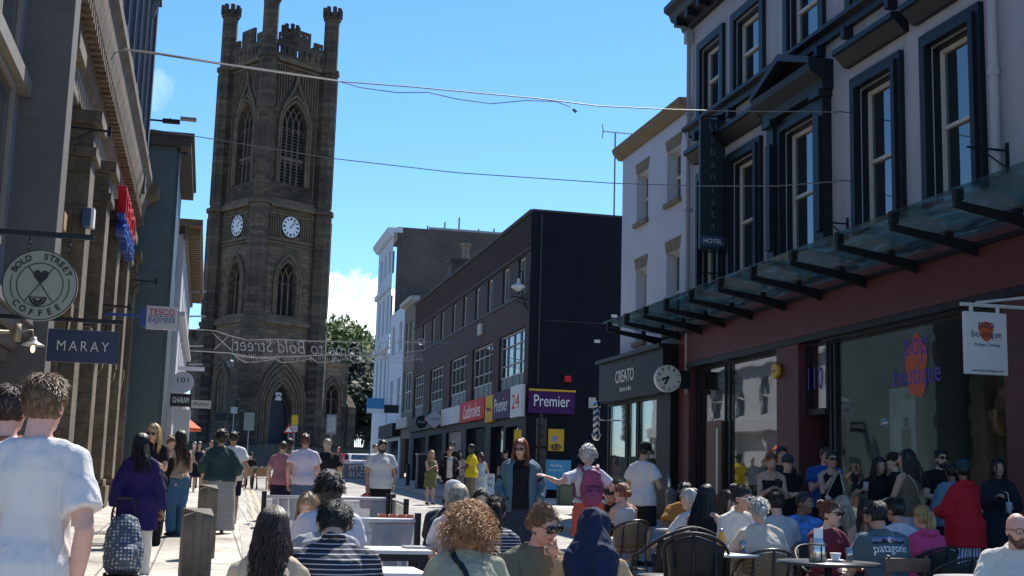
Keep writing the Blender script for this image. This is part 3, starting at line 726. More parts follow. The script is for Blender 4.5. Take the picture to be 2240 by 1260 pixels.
# ---------------------------------------------------------------- the hotel and vintage shop on the right
RX = 11.5
LAV = M('hotel_render', (.40, .385, .405), .8, .07, .6, .15, 40, stain=.25)
TRIM = M('black_paint', (.010, .013, .019), .5, .2, 4, spec=.3)
REV = M('sash_white', (.55, .53, .48), .5, .1)
RED = M('oxblood_paint', (.095, .022, .026), .55, .12, 1.2, .05, 20)
G1 = GLASS('window_glass', ior=2.3)
DK = M('dark_interior', (.01, .011, .013), .9, 0)
def RZ(Y0): return dict(loc=(RX, Y0, 0), rz=R(90))
def yl(Y0, *ys): return [y - Y0 for y in ys]
def band(mb, x0, x1, prof):
    """moulding along local x; prof = outline in (y,z)"""
    mb.prism(prof, 'x', x0, x1)
def sash(parent, x0, x1, z0, z1, y, m=None, name='window', bars=1, meet=None, cols=1, fw=.07, glass=None):
    m = m or REV; mb = MB(); d = .05
    mb.box(x0, x0 + fw, y - d, y, z0, z1); mb.box(x1 - fw, x1, y - d, y, z0, z1); mb.box(x0 + fw, x1 - fw, y - d, y, z1 - fw, z1); mb.box(x0 + fw, x1 - fw, y - d, y + .02, z0, z0 + fw)
    zm = meet if meet else (z0 + z1) / 2
    if bars: mb.box(x0 + fw, x1 - fw, y - d + .004, y + .012, zm - .03, zm + .03)
    for c in range(1, cols): mb.box(x0 + (x1 - x0) * c / cols - .012, x0 + (x1 - x0) * c / cols + .012, y - d + .006, y - .006, z0 + fw, z1 - fw)
    w = mb.build(name, m, parent)
    g = MB(); g.box(x0 + fw * .5, x1 - fw * .5, y - d - .012, y - d + .002, z0 + fw * .5, z1 - fw * .5); g.build('pane', glass or G1, w)
    return w
H = thing('hotel_building', 'grey lavender hotel building with black window surrounds above an oxblood shopfront', 'hotel', (RX, 10, 0), R(90))
Y0 = 10; E = 29.2 - Y0
W1 = [(16.95, 18.2), (19.3, 20.6), (22.25, 23.75), (25.1, 26.45), (27.15, 28.35), (13.6, 14.9)]
W2 = [(27.15, 28.4), (24.9, 26.3), (22.1, 23.5), (19.4, 20.8), (16.9, 18.2)]
holes = [rect(a - Y0, b - Y0, 6.26, 9.0) for a, b in W1] + [rect(a - Y0, b - Y0, 10.65, 12.4) for a, b in W2]
mb = MB(); mb.wall([(0, 5.6), (0, 13.2), (E, 13.2), (E, 5.6)], holes, 0, .32)
mb.add([(E, 0, 3), (E, 0, 13.2), (E, -9, 13.2), (E, -9, 3)], [(3, 2, 1, 0)]); mb.add([(0, 0, 13.2), (E, 0, 13.2), (E, -9, 13.2), (0, -9, 13.2)], [(0, 1, 2, 3)])
mb.add([(0, 0, 0), (0, 0, 13.2), (0, -9, 13.2), (0, -9, 0)], [(0, 1, 2, 3)])
mb.build('wall', LAV, H)
CUR = M('curtain', (.30, .33, .34), .9, .15, 6)
for i, (a, b) in enumerate(W1):
    a -= Y0; b -= Y0
    w = sash(H, a + .06, b - .06, 6.30, 8.92, -.12, meet=7.55)
    m2 = MB(); m2.box(a + .0, a + .058, -.28, -.02, 6.26, 8.96); m2.box(b - .058, b, -.28, -.02, 6.26, 8.96); m2.box(a + .06, b - .06, -.28, -.02, 8.922, 8.96)
    # architrave on the wall face
    m2.box(a - .24, a - .003, .0, .10, 6.24, 9.24); m2.box(b + .003, b + .24, .0, .10, 6.24, 9.24); m2.box(a - .003, b + .003, .0, .10, 9.0, 9.24)
    m2.box(a - .12, a - .003, .10, .15, 6.24, 9.12); m2.box(b + .003, b + .12, .10, .15, 6.24, 9.12); m2.box(a - .003, b + .003, .10, .15, 9.0, 9.12)
    m2.build('window_surround', TRIM, H)
    m3 = MB()
    if i != 2:
        band(m3, a - .42, b + .42, [(0, 9.52), (.10, 9.52), (.30, 9.72), (.36, 9.74), (.36, 9.84), (0, 9.94)])
    else:
        for s in (a - .52, b + .20):
            m3.box(s, s + .32, .0, .20, 6.24, 9.18); m3.box(s + .06, s + .26, .20, .26, 6.5, 8.8); m3.box(s - .05, s + .37, .0, .30, 9.18, 9.32)
        band(m3, a - .62, b + .62, [(0, 9.322), (.22, 9.322), (.26, 9.50), (.50, 9.66), (.54, 9.80), (0, 9.80)])
        xc = (a + b) / 2; hw = (b - a) / 2 + .62
        for s in (-1, 1):
            m3.add([(xc + s * hw, y, z) for y, z in ((0, 9.802), (.54, 9.802), (.54, 9.93), (0, 9.93))] + [(xc, y, z) for y, z in ((0, 10.28), (.54, 10.28), (.54, 10.43), (0, 10.43))],
                   [(0, 1, 2, 3), (4, 7, 6, 5), (0, 4, 5, 1), (1, 5, 6, 2), (2, 6, 7, 3), (3, 7, 4, 0)])
        m3.add([(xc - hw, .16, 9.80), (xc + hw, .16, 9.80), (xc, .16, 10.3)], [(0, 1, 2), (2, 1, 0)])
    m3.build('cornice_hood' if i != 2 else 'pediment', TRIM, H)
for i, (a, b) in enumerate(W2):
    a -= Y0; b -= Y0
    sash(H, a + .06, b - .06, 10.72, 12.3, -.12)
    m2 = MB(); m2.box(a, a + .058, -.28, -.02, 10.65, 12.36); m2.box(b - .058, b, -.28, -.02, 10.65, 12.36); m2.box(a + .06, b - .06, -.28, -.02, 12.302, 12.36)
    m2.box(a - .2, a - .003, 0, .09, 10.60, 12.6); m2.box(b + .003, b + .2, 0, .09, 10.60, 12.6); m2.box(a - .003, b + .003, 0, .09, 12.4, 12.6)
    m2.build('window_surround', TRIM, H)
mb = MB(); band(mb, -.02, E + .02, [(0, 10.30), (.12, 10.30), (.12, 10.44), (.24, 10.50), (.24, 10.58), (0, 10.62)])
for a, b in W2:
    for x in (a - Y0 - .1, b - Y0 + .1): mb.box(x - .07, x + .07, .0, .20, 10.08, 10.298)
mb.build('string_course', TRIM, H)
mb = MB(); band(mb, -.1, E + .25, [(0, 13.202), (.14, 13.202), (.2, 13.36), (.46, 13.46), (.52, 13.62), (.66, 13.70), (.66, 13.84), (-9, 13.84), (-9, 13.202)])
for i in range(26): mb.box(.3 + i * .75, .48 + i * .75, .14, .46, 13.24, 13.45)
mb.build('eaves_cornice', TRIM, H)
mb = MB(); mb.tube([(E - .12, .1, 3.8), (E - .12, .1, 12.9)], .055, 10); mb.box(E - .22, E - .02, .02, .2, 12.8, 13.1)
for z in (6, 8.4, 10.9): mb.box(E - .2, E - .04, 0, .17, z, z + .06)
mb.build('downpipe', M('pipe_grey', (.30, .29, .31), .6, .1), H)
mb = MB(); mb.tube([(16.35 - Y0, .11, 6.3), (16.35 - Y0, .11, 13)], .075, 12)
for z in (7.9, 10): mb.tube([(16.35 - Y0, .11, z), (16.35 - Y0, .11, z + .12)], .095, 12)
mb.build('downpipe', LAV, H)
# shopfront
mb = MB(); mb.box(0, E + .45, -.25, .12, 4.57, 5.75); mb.build('fascia', RED, H, bev=.01)
for (a, b) in ((28.95, 29.65), (23.05, 24.05), (10.0, 16.4)):
    mb = MB(); mb.box(a - Y0, b - Y0, -.6, .10 if b > 20 else .06, gz(a), 4.566); mb.build('pier', RED, H, bev=.01)
mb = MB(); mb.box(0, E, .07, .14, 4.44, 4.56); mb.box(16.4 - Y0, 22.2 - Y0, -.02, .05, 4.38, 4.437); mb.build('shutter_box', TRIM, H)
SG = GLASS('shop_glass', (.02, .03, .03), .02, .86)
def shopwin(a, b, z0, z1, y, nm='shop_window', mull=(), par=H, gl=None, fm=None):
    a -= Y0; b -= Y0; m = MB(); fw = .07
    m.box(a, a + fw, y - .06, y, z0, z1); m.box(b - fw, b, y - .06, y, z0, z1); m.box(a + fw, b - fw, y - .06, y, z1 - fw, z1); m.box(a + fw, b - fw, y - .06, y + .03, z0, z0 + .12)
    for q in mull: m.box(q - Y0 - .035, q - Y0 + .035, y - .055, y - .003, z0 + .12, z1 - fw)
    w = m.build(nm, fm or TRIM, par); g = MB(); g.box(a + .03, b - .03, y - .08, y - .062, z0 + .04, z1 - .03); g.build('pane', gl or SG, w); return w
shopwin(16.4, 22.1, .85, 4.43, -.08, mull=(21.9,))
shopwin(24.1, 28.9, .85, 4.43, -.08, mull=(26.9, 27.15))
mb = MB(); mb.box(16.4 - Y0, 22.1 - Y0, -.5, -.1, gz(16), .84); mb.box(24.1 - Y0, 28.9 - Y0, -.5, -.1, gz(24), .84); mb.build('stall_riser', RED, H)
# door with the house number in its fanlight
d = shopwin(22.13, 23.04, 3.0, 4.43, -.06, 'fanlight')
TXT('110', .5, M('number_blue', (.07, .06, .34), .6, 0), d, frame((22.60 - Y0, -.05, 3.72), (-1, 0, 0), (0, 0, 1)), .004, wid=.64, hgt=.44, label='blue house number on the fanlight')
mb = MB(); mb.box(22.15 - Y0, 23.0 - Y0, -.45, -.38, .46, 2.98); mb.build('door', M('door_black', (.01, .012, .016), .35, 0), H)
mb = MB(); mb.box(24.25 - Y0, 25.0 - Y0, -.22, -.16, .5, 2.9); mb.box(24.9 - Y0, 24.93 - Y0, -.16, -.12, 1.2, 2.4) if False else None
dr = MB(); dr.box(27.2 - Y0, 28.1 - Y0, -.05, -.02, .86, 3.1); dr.build('door', M('door_wood', (.12, .045, .02), .5, .3, 8), H)
dh = MB(); dh.tube([(27.35 - Y0, .03, 1.4), (27.35 - Y0, .03, 2.9)], .02, 8); dh.build('door_handle', M('steel', (.5, .5, .5), .3, 0, metal=1), H)
# shop interior: floor, back wall, rails of clothes, mannequin
mb = MB(); mb.box(14 - Y0, E - .1, -5.2, -.6, .28, .36); mb.box(14 - Y0, E - .1, -5.3, -5.2, .3, 5.5); mb.box(14 - Y0, E - .1, -5.2, -.6, 4.7, 4.75); mb.box(14 - Y0, 14.06 - Y0, -5.2, -.6, .3, 5)
mb.box(23.2 - Y0, 23.3 - Y0, -5.2, -.65, .36, 4.7)
mb.build('interior', M('shop_interior', (.13, .15, .145), .9, .3, 1.5), H)
rnd = random.Random(3)
for r_, (ya, yb, dep) in enumerate(((17, 19.2, 2.2), (19.8, 21.6, 3.0))):
    mb = MB()
    for i in range(int((yb - ya) / .09)):
        yy = ya + i * .09; hgt = rnd.uniform(.7, 1.05); mb.box(yy - Y0, yy + .05 - Y0, -dep - .24, -dep + .24, 1.7 - hgt, 1.7)
    t = mb.build('clothes_rail', M('clothes_mix%d' % r_, ((.18, .12, .10), (.08, .13, .16))[r_], .9, .8, 1.7), None, label=('clothes rail behind the shop window nearer the hanging white sign', 'clothes rail behind the shop window nearer the numbered door')[r_], cat='clothes rail', group='clothes rails in the shop')
    t.location = (RX, Y0, .1); t.rotation_euler = (0, 0, R(90))
# window poster and painted logo
VIO = M('logo_violet', (.09, .05, .42), .6, 0); ORG = M('logo_orange', (.55, .10, .03), .6, 0)
lg = thing('window_logo', 'violet and orange shop logo painted on the big shop window', 'window lettering', (RX, Y0, 0), R(90))
ctr = A(1988, 800, X=RX - .0)
def logo(par, ox, oz, y, s, rev=-1):
    mb = MB(); n = 40; pts = []
    for i in range(n):
        a = 2 * math.pi * i / n; r = .52 + .05 * math.sin(5 * a) + .03 * math.sin(3 * a + 1); pts.append((ox + r * s * .62 * math.cos(a), oz + r * s * 1.0 * math.sin(a)))
    mb.prism(pts, 'y', y, y + .0015); mb.build('logo_disc', ORG, par)
    TXT('pop', 1, VIO, par, frame((ox, y + .003, oz + .26 * s), (rev, 0, 0), (0, 0, 1)), .001, wid=.72 * s, hgt=.42 * s)
    TXT('boutique', 1, VIO, par, frame((ox, y + .003, oz - .18 * s), (rev, 0, 0), (0, 0, 1)), .001, wid=1.45 * s, hgt=.46 * s, off=.0)
logo(lg, ctr.y - Y0, ctr.z, -.1395, 1.02)
pc = A(1968, 925, X=RX + .3)
mb = MB(); mb.box(pc.y - Y0 - .42, pc.y - Y0 + .42, -.36, -.35, pc.z - .95, pc.z + .62)
po = mb.build('window_poster', M('poster_pale', (.45, .50, .50), .8, .2, 2), None, label='tall pale poster hanging inside the big shop window below the logo', cat='poster'); po.location = (RX, Y0, 0); po.rotation_euler = (0, 0, R(90))
mb = MB(); mb.lathe([(.02, -.1), (.16, -.06), (.2, .1), (.15, .22), (.03, .26)], 12, (pc.y - Y0 - .14, -.345, pc.z - .1)); 
mb.T = None
mq = MB(); mq.box(pc.y - Y0 - .28, pc.y - Y0 + .02, -.348, -.343, pc.z - .5, pc.z - .1); mq.box(pc.y - Y0 - .2, pc.y - Y0 - .06, -.348, -.342, pc.z - .08, pc.z + .1); mq.build('printed_figure', M('poster_ink', (.08, .09, .10), .8, .4, 6), po)
TXT('25%', .2, MATS['poster_ink'], po, frame((pc.y - Y0 - .2, -.342, pc.z + .45), (-1, 0, 0), (0, 0, 1)), .001, wid=.22)
# yellow alarm box
al = thing('alarm_box', 'yellow burglar alarm box on the oxblood pier between the shopfronts', 'alarm box', (RX, Y0, 0), R(90)); q = A(1703, 812, X=RX - .1)
mb = MB(); hx = [(q.y - Y0 + .17 * math.cos(a), q.z + .17 * math.sin(a)) for a in [math.pi / 6 + i * math.pi / 3 for i in range(6)]]; mb.prism(hx, 'y', .11, .20); mb.build('case', M('alarm_yellow', (.62, .36, .02), .4, .05), al, bev=.015)
TXT('ADT', .1, M('ink_blue', (.02, .04, .2), .5, 0), al, frame((q.y - Y0, .205, q.z), (-1, 0, 0), (0, 0, 1)), .001, wid=.17)
# glass canopy on tapered steel brackets
cp = thing('glass_canopy', 'long glass canopy on black steel brackets over the oxblood shopfront', 'canopy', (RX, Y0, 0), R(90))
CG = GLASS('canopy_glass', (.05, .1, .09), .12, .9)
for n_ in CG.node_tree.nodes:
    if n_.type == 'BSDF_TRANSPARENT': n_.inputs[0].default_value = (.62, .80, .74, 1)
_t = CG.node_tree; _o = _t.nodes['Material Output']; _src = _o.inputs[0].links[0].from_socket; _tl = _t.nodes.new('ShaderNodeBsdfTranslucent'); _tl.inputs[0].default_value = (.62, .74, .70, 1)
_n = _t.nodes.new('ShaderNodeTexNoise'); _n.inputs['Scale'].default_value = 2.2; _n.inputs['Detail'].default_value = 6; _mp = _t.nodes.new('ShaderNodeMapping'); _mp.inputs['Scale'].default_value = (.6, 3, 3); _tc = _t.nodes.new('ShaderNodeTexCoord')
_t.links.new(_tc.outputs['Object'], _mp.inputs[0]); _t.links.new(_mp.outputs[0], _n.inputs[0]); _r = _t.nodes.new('ShaderNodeMapRange'); _r.inputs[1].default_value = .42; _r.inputs[2].default_value = .66; _r.inputs[1].default_value = .52; _r.inputs[2].default_value = .72; _r.inputs[3].default_value = .03; _r.inputs[4].default_value = .42
_t.links.new(_n.outputs[0], _r.inputs[0]); _m = _t.nodes.new('ShaderNodeMixShader'); _t.links.new(_r.outputs[0], _m.inputs[0]); _t.links.new(_src, _m.inputs[1]); _t.links.new(_tl.outputs[0], _m.inputs[2]); _t.links.new(_m.outputs[0], _o.inputs[0])
zo, zi, wo = 5.72, 5.50, 1.62
npan = 14; ya, yb = 11.0, 31.2
for i in range(npan):
    a = ya + (yb - ya) * i / npan - Y0 + .012; b = ya + (yb - ya) * (i + 1) / npan - Y0 - .012
    mb = MB(); mb.prism([(.14, zi), (wo, zo), (wo, zo + .02), (.14, zi + .02)], 'x', a, b); mb.build('glass_panel', CG, cp)
ST = M('canopy_steel', (.012, .014, .017), .6, .2, spec=.2)
for px in (1378, 1425, 1478, 1530, 1583, 1650, 1737, 1835, 1952, 2040, 2190):
    pass
ybr = [30.9, 29.5, 28.1, 26.7, 25.2, 23.6, 22.0, 20.3, 18.6, 16.9, 15.2, 13.5, 11.8]
for y in ybr:
    x = y - Y0; mb = MB()
    mb.prism([(.125, zi - .33), (.6, zi - .20), (wo - .02, zo - .24), (wo - .02, zo - .15), (.125, zi - .12)], 'x', x - .04, x + .04)
    mb.box(x - .055, x + .055, wo - .14, wo - .02, zo - .145, zo + .05); mb.box(x - .05, x + .05, .55, .65, zi - .15, zi + .03)
    mb.build('bracket', ST, cp)
mb = MB(); mb.box(ya - Y0, yb - Y0, .13, .19, zi - .20, zi - .13); mb.build('wall_rail', ST, cp)
# vertical banner sign
bs = thing('banner_sign', 'tall black vertical hotel banner sign at the far corner of the lavender building', 'sign', (0, 0, 0)); YB = 26.85
tl = A(1534, 258, Y=YB); br_ = A(1586, 548, Y=YB); x0, x1 = tl.x - .02, A(1587, 300, Y=YB).x; z1, z0 = tl.z, br_.z
mb = MB(); mb.box(x0, x1, YB, YB + .10, z0, z1); mb.build('panel', M('sign_black', (.012, .020, .028), .45, .1), bs, bev=.01)
GR = M('letter_grey', (.16, .19, .20), .5, 0); WH = M('letter_white', (.75, .75, .73), .6, 0)
for i, ch in enumerate('Urbanista'):
    zc = z1 - .2 - i * (z1 - z0 - .58) / 8.6
    TXT(ch, .30, GR, bs, frame(((x0 + x1) / 2, YB - .006, zc), (1, 0, 0), (0, 0, 1)), .002, off=-.006)
mb = MB(); mb.box(x0 + .012, x1 - .012, YB - .008, YB - .001, z0 + .08, z0 + .32); mb.build('strip', M('strip_blue', (.04, .065, .12), .5, 0), bs)
TXT('HOTEL', .2, WH, bs, frame(((x0 + x1) / 2, YB - .012, z0 + .2), (1, 0, 0), (0, 0, 1)), .002, wid=.46)
mb = MB(); mb.tube([(x0 + .05, YB + .05, z1 + .06), (RX, YB + .05, z1 + .1)], .022, 6); mb.tube([(x0 + .05, YB + .05, z0 - .05), (RX, YB + .05, z0 - .05)], .022, 6); mb.build('bracket', TRIM, bs)
# hooks and small brackets on the hotel wall
for n_, (px, py) in enumerate(((1845, 245), (1845, 395))):
    q = A(px, py, X=RX - .15); t = thing('wall_hook', ('steel eye hook on the lavender wall, upper one beside the pediment', 'steel eye hook on the lavender wall, lower one beside the pedimented window')[n_], 'hook', group='cable hooks'); mb = MB()
    mb.tube([(RX, q.y, q.z), (RX - .3, q.y, q.z)], .012, 6); mb.tube([(RX - .3 - .05 * math.cos(a), q.y, q.z + .05 * math.sin(a)) for a in [i * math.pi / 5 for i in range(11)]], .010, 5); mb.build('hook', M('galv', (.35, .35, .35), .4, .1, metal=.8), t)
for n_, (px, py, ln) in enumerate(((1855, 490, .55), (2205, 330, .7), (1590, 600, .6))):
    q = A(px, py, X=RX); t = thing('sign_bracket', ('empty black sign bracket between the pedimented window and the next', 'black bracket by the grey downpipe near the right edge', 'ornate black bracket under the banner sign')[n_], 'bracket', group='empty sign brackets'); mb = MB()
    mb.tube([(RX, q.y, q.z), (RX - ln, q.y, q.z)], .018, 6); mb.tube([(RX, q.y, q.z - .28), (RX - ln * .7, q.y, q.z - .01)], .012, 6); mb.box(RX - .03, RX, q.y - .03, q.y + .03, q.z - .35, q.z + .12); mb.build('arm', TRIM, t)
# hanging white shop sign
hs_ = thing('hanging_sign', 'white hanging vintage shop sign on a white wall bracket by the big window', 'sign'); YS = 15.3
a = A(2110, 680, Y=YS); b = A(2206, 822, Y=YS)
mb = MB(); mb.box(a.x, b.x, YS, YS + .07, b.z, a.z); mb.build('panel', M('sign_white', (.62, .62, .62), .5, .06), hs_, bev=.008)
sc_ = thing('sc', 'x', 'x') if False else None
lp = thing('logo', None, None); lp.parent = hs_; 
cx = (a.x + b.x) / 2; cz = a.z - .26
pts = [(cx + (.14 + .012 * math.sin(5 * t)) * math.cos(t) * .78, cz + (.14 + .012 * math.sin(3 * t)) * math.sin(t)) for t in [2 * math.pi * i / 30 for i in range(30)]]
mb = MB(); mb.prism(pts, 'y', YS - .003, YS - .001); mb.build('logo_disc', ORG, hs_)
NV = M('ink_navy', (.015, .015, .07), .6, 0)
TXT('pop', 1, NV, hs_, frame((cx, YS - .006, cz + .06), (1, 0, 0), (0, 0, 1)), .001, wid=.24, hgt=.11)
TXT('boutique', 1, NV, hs_, frame((cx, YS - .006, cz - .06), (1, 0, 0), (0, 0, 1)), .001, wid=.46, hgt=.13)
TXT('Vintage Clothing', 1, NV, hs_, frame((cx, YS - .006, cz - .20), (1, 0, 0), (0, 0, 1)), .001, wid=.40)
TXT('www.pop-boutique.com', 1, NV, hs_, frame((cx, YS - .006, b.z + .05), (1, 0, 0), (0, 0, 1)), .001, wid=.49)
mb = MB(); WB = M('bracket_white', (.6, .6, .58), .5, .1)
mb.tube([(a.x - .04, YS + .03, a.z + .10), (RX - .07, YS + .03, a.z + .10)], .028, 6); mb.tube([(a.x + .2, YS + .03, a.z + .13), (RX - .1, YS + .03, a.z + .3)], .022, 6); mb.box(RX - .10, RX - .04, YS - .02, YS + .08, a.z - .02, a.z + .42)
for x in (a.x + .12, b.x - .12): mb.tube([(x, YS + .03, a.z), (x, YS + .03, a.z + .09)], .03, 6)
mb.build('bracket', WB, hs_)
for lpx in (lp,): bpy.data.objects.remove(lpx)
# round clock-like sign
rc = thing('round_sign', 'round white clock-like bar sign projecting beside the black shop fascia', 'sign'); YS = 29.0
c = A(1458, 829, Y=YS); r = (A(1486, 829, Y=YS).x - c.x)
mb = MB(); mb.T = Matrix.Translation(c) @ Matrix.Rotation(R(90), 4, 'X'); mb.lathe([(r, 0), (r, .12), (r * .97, .13), (.01, .13)], 36); mb.T = None; mb.build('disc', M('sign_cream', (.72, .70, .64), .4, .03), rc)
BK = M('ink_black', (.01, .01, .012), .6, 0)
for i, ch in enumerate("APERITIVO"):
    an = R(158 - i * 34.5); TXT(ch, r * .30, BK, rc, frame((c.x + r * .76 * math.cos(an), YS - .135, c.z + r * .76 * math.sin(an)), (math.sin(an), 0, -math.cos(an)), (math.cos(an), 0, math.sin(an))), .001, off=.004)
an = R(190); TXT("L'", r * .30, BK, rc, frame((c.x + r * .76 * math.cos(an), YS - .135, c.z + r * .76 * math.sin(an)), (math.sin(an), 0, -math.cos(an)), (math.cos(an), 0, math.sin(an))), .001, off=.004)
mb = MB()
for an, ln, w_ in ((205, .62, .10), (240, .66, .10)):
    d = Vector((math.cos(R(an)), 0, math.sin(R(an)))); s = Vector((-d.z, 0, d.x)); q = Vector((c.x, YS - .136, c.z)); q += Vector((.02, 0, .05))
    mb.add([q - s * .02, q + s * .02, q + d * r * ln + s * r * w_, q + d * r * ln - s * r * w_], [(0, 1, 2, 3), (3, 2, 1, 0)])
mb.build('hands', BK, rc)
mb = MB(); mb.tube([(c.x + r, YS + .0, c.z), (RX, YS + .0, c.z)], .03, 6); mb.box(c.x + r - .02, c.x + r + .25, YS - .1, YS + .05, c.z - .22, c.z + .22); mb.build('bracket', TRIM, rc)

# ---------------------------------------------------------------- white rendered house with the black barber shop
W = thing('white_house', 'white rendered house with ochre lintels above the black barber shop', 'house', (RX, 29.25, 0), R(90)); Y0 = 29.25
WR = M('white_render', (.50, .52, .58), .85, .05, .8, .1, 30, stain=.12); OC = M('ochre_stone', (.20, .15, .085), .85, .2, 3, .3, 20)
ws = [(29.85, 30.85, 8.95, 10.35), (32.35, 33.3, 8.9, 10.3), (29.9, 30.85, 5.55, 7.6), (32.4, 33.3, 5.5, 7.55)]
E = 34.6 - Y0
mb = MB(); mb.wall([(0, 3.2), (0, 11.1), (E, 11.1), (E, 3.2)], [rect(a - Y0, b - Y0, c_, d_) for a, b, c_, d_ in ws], 0, .3)
mb.add([(E, 0, .6), (E, 0, 11.1), (E, -8, 11.1), (E, -8, .6)], [(0, 1, 2, 3)]); mb.add([(0, 0, 11.1), (E, 0, 11.1), (E, -8, 11.1), (0, -8, 11.1)], [(0, 1, 2, 3)]); mb.build('wall', WR, W)
mb = MB(); band(mb, .01, E + .18, [(.0, 11.102), (.08, 11.102), (.26, 11.28), (.3, 11.42), (-.4, 11.46), (-.4, 11.102)]); mb.build('eaves', OC, W)
for a, b, c_, d_ in ws:
    sash(W, a - Y0 + .02, b - Y0 - .02, c_ + .02, d_ - .02, -.22)
    mb = MB(); mb.box(a - Y0 - .06, b - Y0 + .06, .0, .1, c_ - .13, c_ - .003); mb.build('sill', OC, W); mb = MB(); mb.add([(a - Y0 - .0, .012, d_), (b - Y0, .012, d_), (b - Y0 + .13, .012, d_ + .34), (a - Y0 - .13, .012, d_ + .34)], [(0, 1, 2, 3), (3, 2, 1, 0)]); mb.build('lintel', OC, W)
cr = thing('barber_shopfront', 'black barber shopfront with glossy fascia under the white house', 'shopfront', (RX, 29.7, 0), R(90)); Y0 = 29.7
FB = M('fascia_gloss', (.010, .012, .015), .5, .3, 2.5, spec=.2)
mb = MB(); mb.box(0, 5.3, .0, .5, 3.88, 5.0); mb.build('fascia', FB, cr); mb = MB(); mb.box(-.05, 5.36, -.1, .62, 5.003, 5.1); mb.build('cornice', TRIM, cr)
TXT('CREATO', 1, WH, cr, frame((3.0, .504, 4.52), (-1, 0, 0), (0, 0, 1)), .002, wid=1.55, hgt=.34, off=-.0)
TXT('Barber & Bar', 1, WH, cr, frame((2.9, .504, 4.16), (-1, 0, 0), (0, 0, 1)), .002, wid=.95)
Y0 = 0
def cw(a, b, z0, z1, y, nm): 
    m = MB(); fw = .08; m.box(a, a + fw, y - .06, y, z0, z1); m.box(b - fw, b, y - .06, y, z0, z1); m.box(a + fw, b - fw, y - .06, y, z1 - fw, z1); m.box(a + fw, b - fw, y - .06, y, z0, z0 + .3)
    w_ = m.build(nm, TRIM, cr); g = MB(); g.box(a + .04, b - .04, y - .09, y - .062, z0 + .1, z1 - .04); g.build('pane', SG, w_)
cw(1.0, 2.6, .62, 3.87, .25, 'shop_window'); cw(2.65, 3.5, .62, 3.87, .25, 'door'); cw(3.55, 5.2, .62, 3.87, .25, 'shop_window')
mb = MB(); mb.box(-.02, .98, -.3, .3, .55, 3.87); mb.build('side_panel', FB, cr)
mb = MB(); mb.box(.1, 5.2, -3, -2.9, .6, 3.9); mb.box(.1, 5.2, -2.9, .1, .58, .64); mb.box(.1, 5.2, -2.9, .1, 3.8, 3.85); mb.build('interior', M('salon_wall', (.18, .20, .22), .8, .2), cr)
for n_, yy in enumerate((5.1,)):
    t = thing('barber_pole', ('striped barber pole at the far end of the black shopfront', 'striped barber pole beside the barber shop door')[n_], 'barber pole', (RX - .62, 29.7 + yy, 0), 0)
    mb = MB(); mb.lathe([(.095, 3.0), (.095, 3.75)], 16); mb.build('striped_tube', None, t, True).data.materials.append(MATS.get('pole_stripe') or STRIPE('pole_stripe', (.7, .7, .68), (.02, .03, .10), 5.5, 'Z', .5, .3, .12))
    mb = MB(); mb.lathe([(.05, 2.8), (.12, 2.86), (.135, 2.99), (.12, 3.0)], 16); mb.lathe([(.12, 3.75), (.135, 3.78), (.11, 3.88), (.03, 3.94)], 16); mb.tube([(0, 0, 3.4), (.5, 0, 3.4)], .02, 6); mb.build('cap_and_bracket', M('chrome', (.4, .4, .42), .25, .1, metal=1), t, True)
# aerial
t = thing('aerial', 'tall television aerial mast on the roofs behind the white house', 'aerial'); YA = 46; q = A(1343, 486, Y=YA); q2 = A(1345, 290, Y=YA); mb = MB()
mb.tube([(q.x, YA, q.z - 1), (q.x, YA, q2.z)], .035, 6); mb.build('mast', M('galv2', (.2, .2, .2), .5, .1), t)
mb = MB(); q3 = q2 + Vector((-.5, 0, 0)); mb.tube([(q.x - .55, YA, q2.z), (q.x + .72, YA, q2.z)], .02, 5)
for i in range(12): mb.tube([(q.x - .35 + i * .09, YA - .12, q2.z), (q.x - .35 + i * .09, YA + .12, q2.z + .03)], .012, 4)
for s in (-1, 1): mb.tube([(q.x - .5, YA, q2.z), (q.x - .42 - .12, YA, q2.z + s * .28)], .02, 5)
mb.build('antenna', MATS['galv2'], t)

# ---------------------------------------------------------------- dark brick block with the corner shop
D = thing('brick_shop_block', 'long dark brown brick block with black painted end wall and shops below', 'building', (RX, 45.4, 0), R(90)); Y0 = 45.4
E = 72.6 - Y0
DB = BR('dark_brick', (.085, .042, .029), (.055, .030, .022), (.035, .026, .022), .23, .085, .010, .5, .8, var=.25)
BKW = M('black_render', (.006, .007, .013), .8, .25, .7, .25, 25, spec=.2)
CON = M('concrete_grey', (.08, .075, .07), .8, .2, 2)
up = [(46.3, 47.4), (49.0, 50.1), (52.0, 53.0), (54.6, 55.6), (57.5, 58.4), (60.2, 61.1), (63.4, 64.3), (66.1, 67.0), (69.1, 70.0)]
lo = [(46.1, 50.4), (51.6, 55.8), (57.1, 61.2), (63.0, 66.9), (68.9, 72.3)]
mb = MB(); mb.wall([(0, 4.2), (0, 11.75), (E, 11.75), (E, 4.2)], [rect(a - Y0, b - Y0, 8.8, 10.25) for a, b in up] + [rect(a - Y0, b - Y0, 5.0, 7.45) for a, b in lo], 0, .25)
mb.add([(0, 0, 11.75), (E, 0, 11.75), (E, -12, 11.75), (0, -12, 11.75)], [(0, 1, 2, 3)]); mb.add([(E, 0, 1), (E, 0, 11.75), (E, -12, 11.75), (E, -12, 1)], [(0, 1, 2, 3)]); mb.build('wall', DB, D)
mb = MB(); mb.box(-.06, -.002, -12, .02, gz(45), 11.78); mb.build('end_wall', BKW, D)
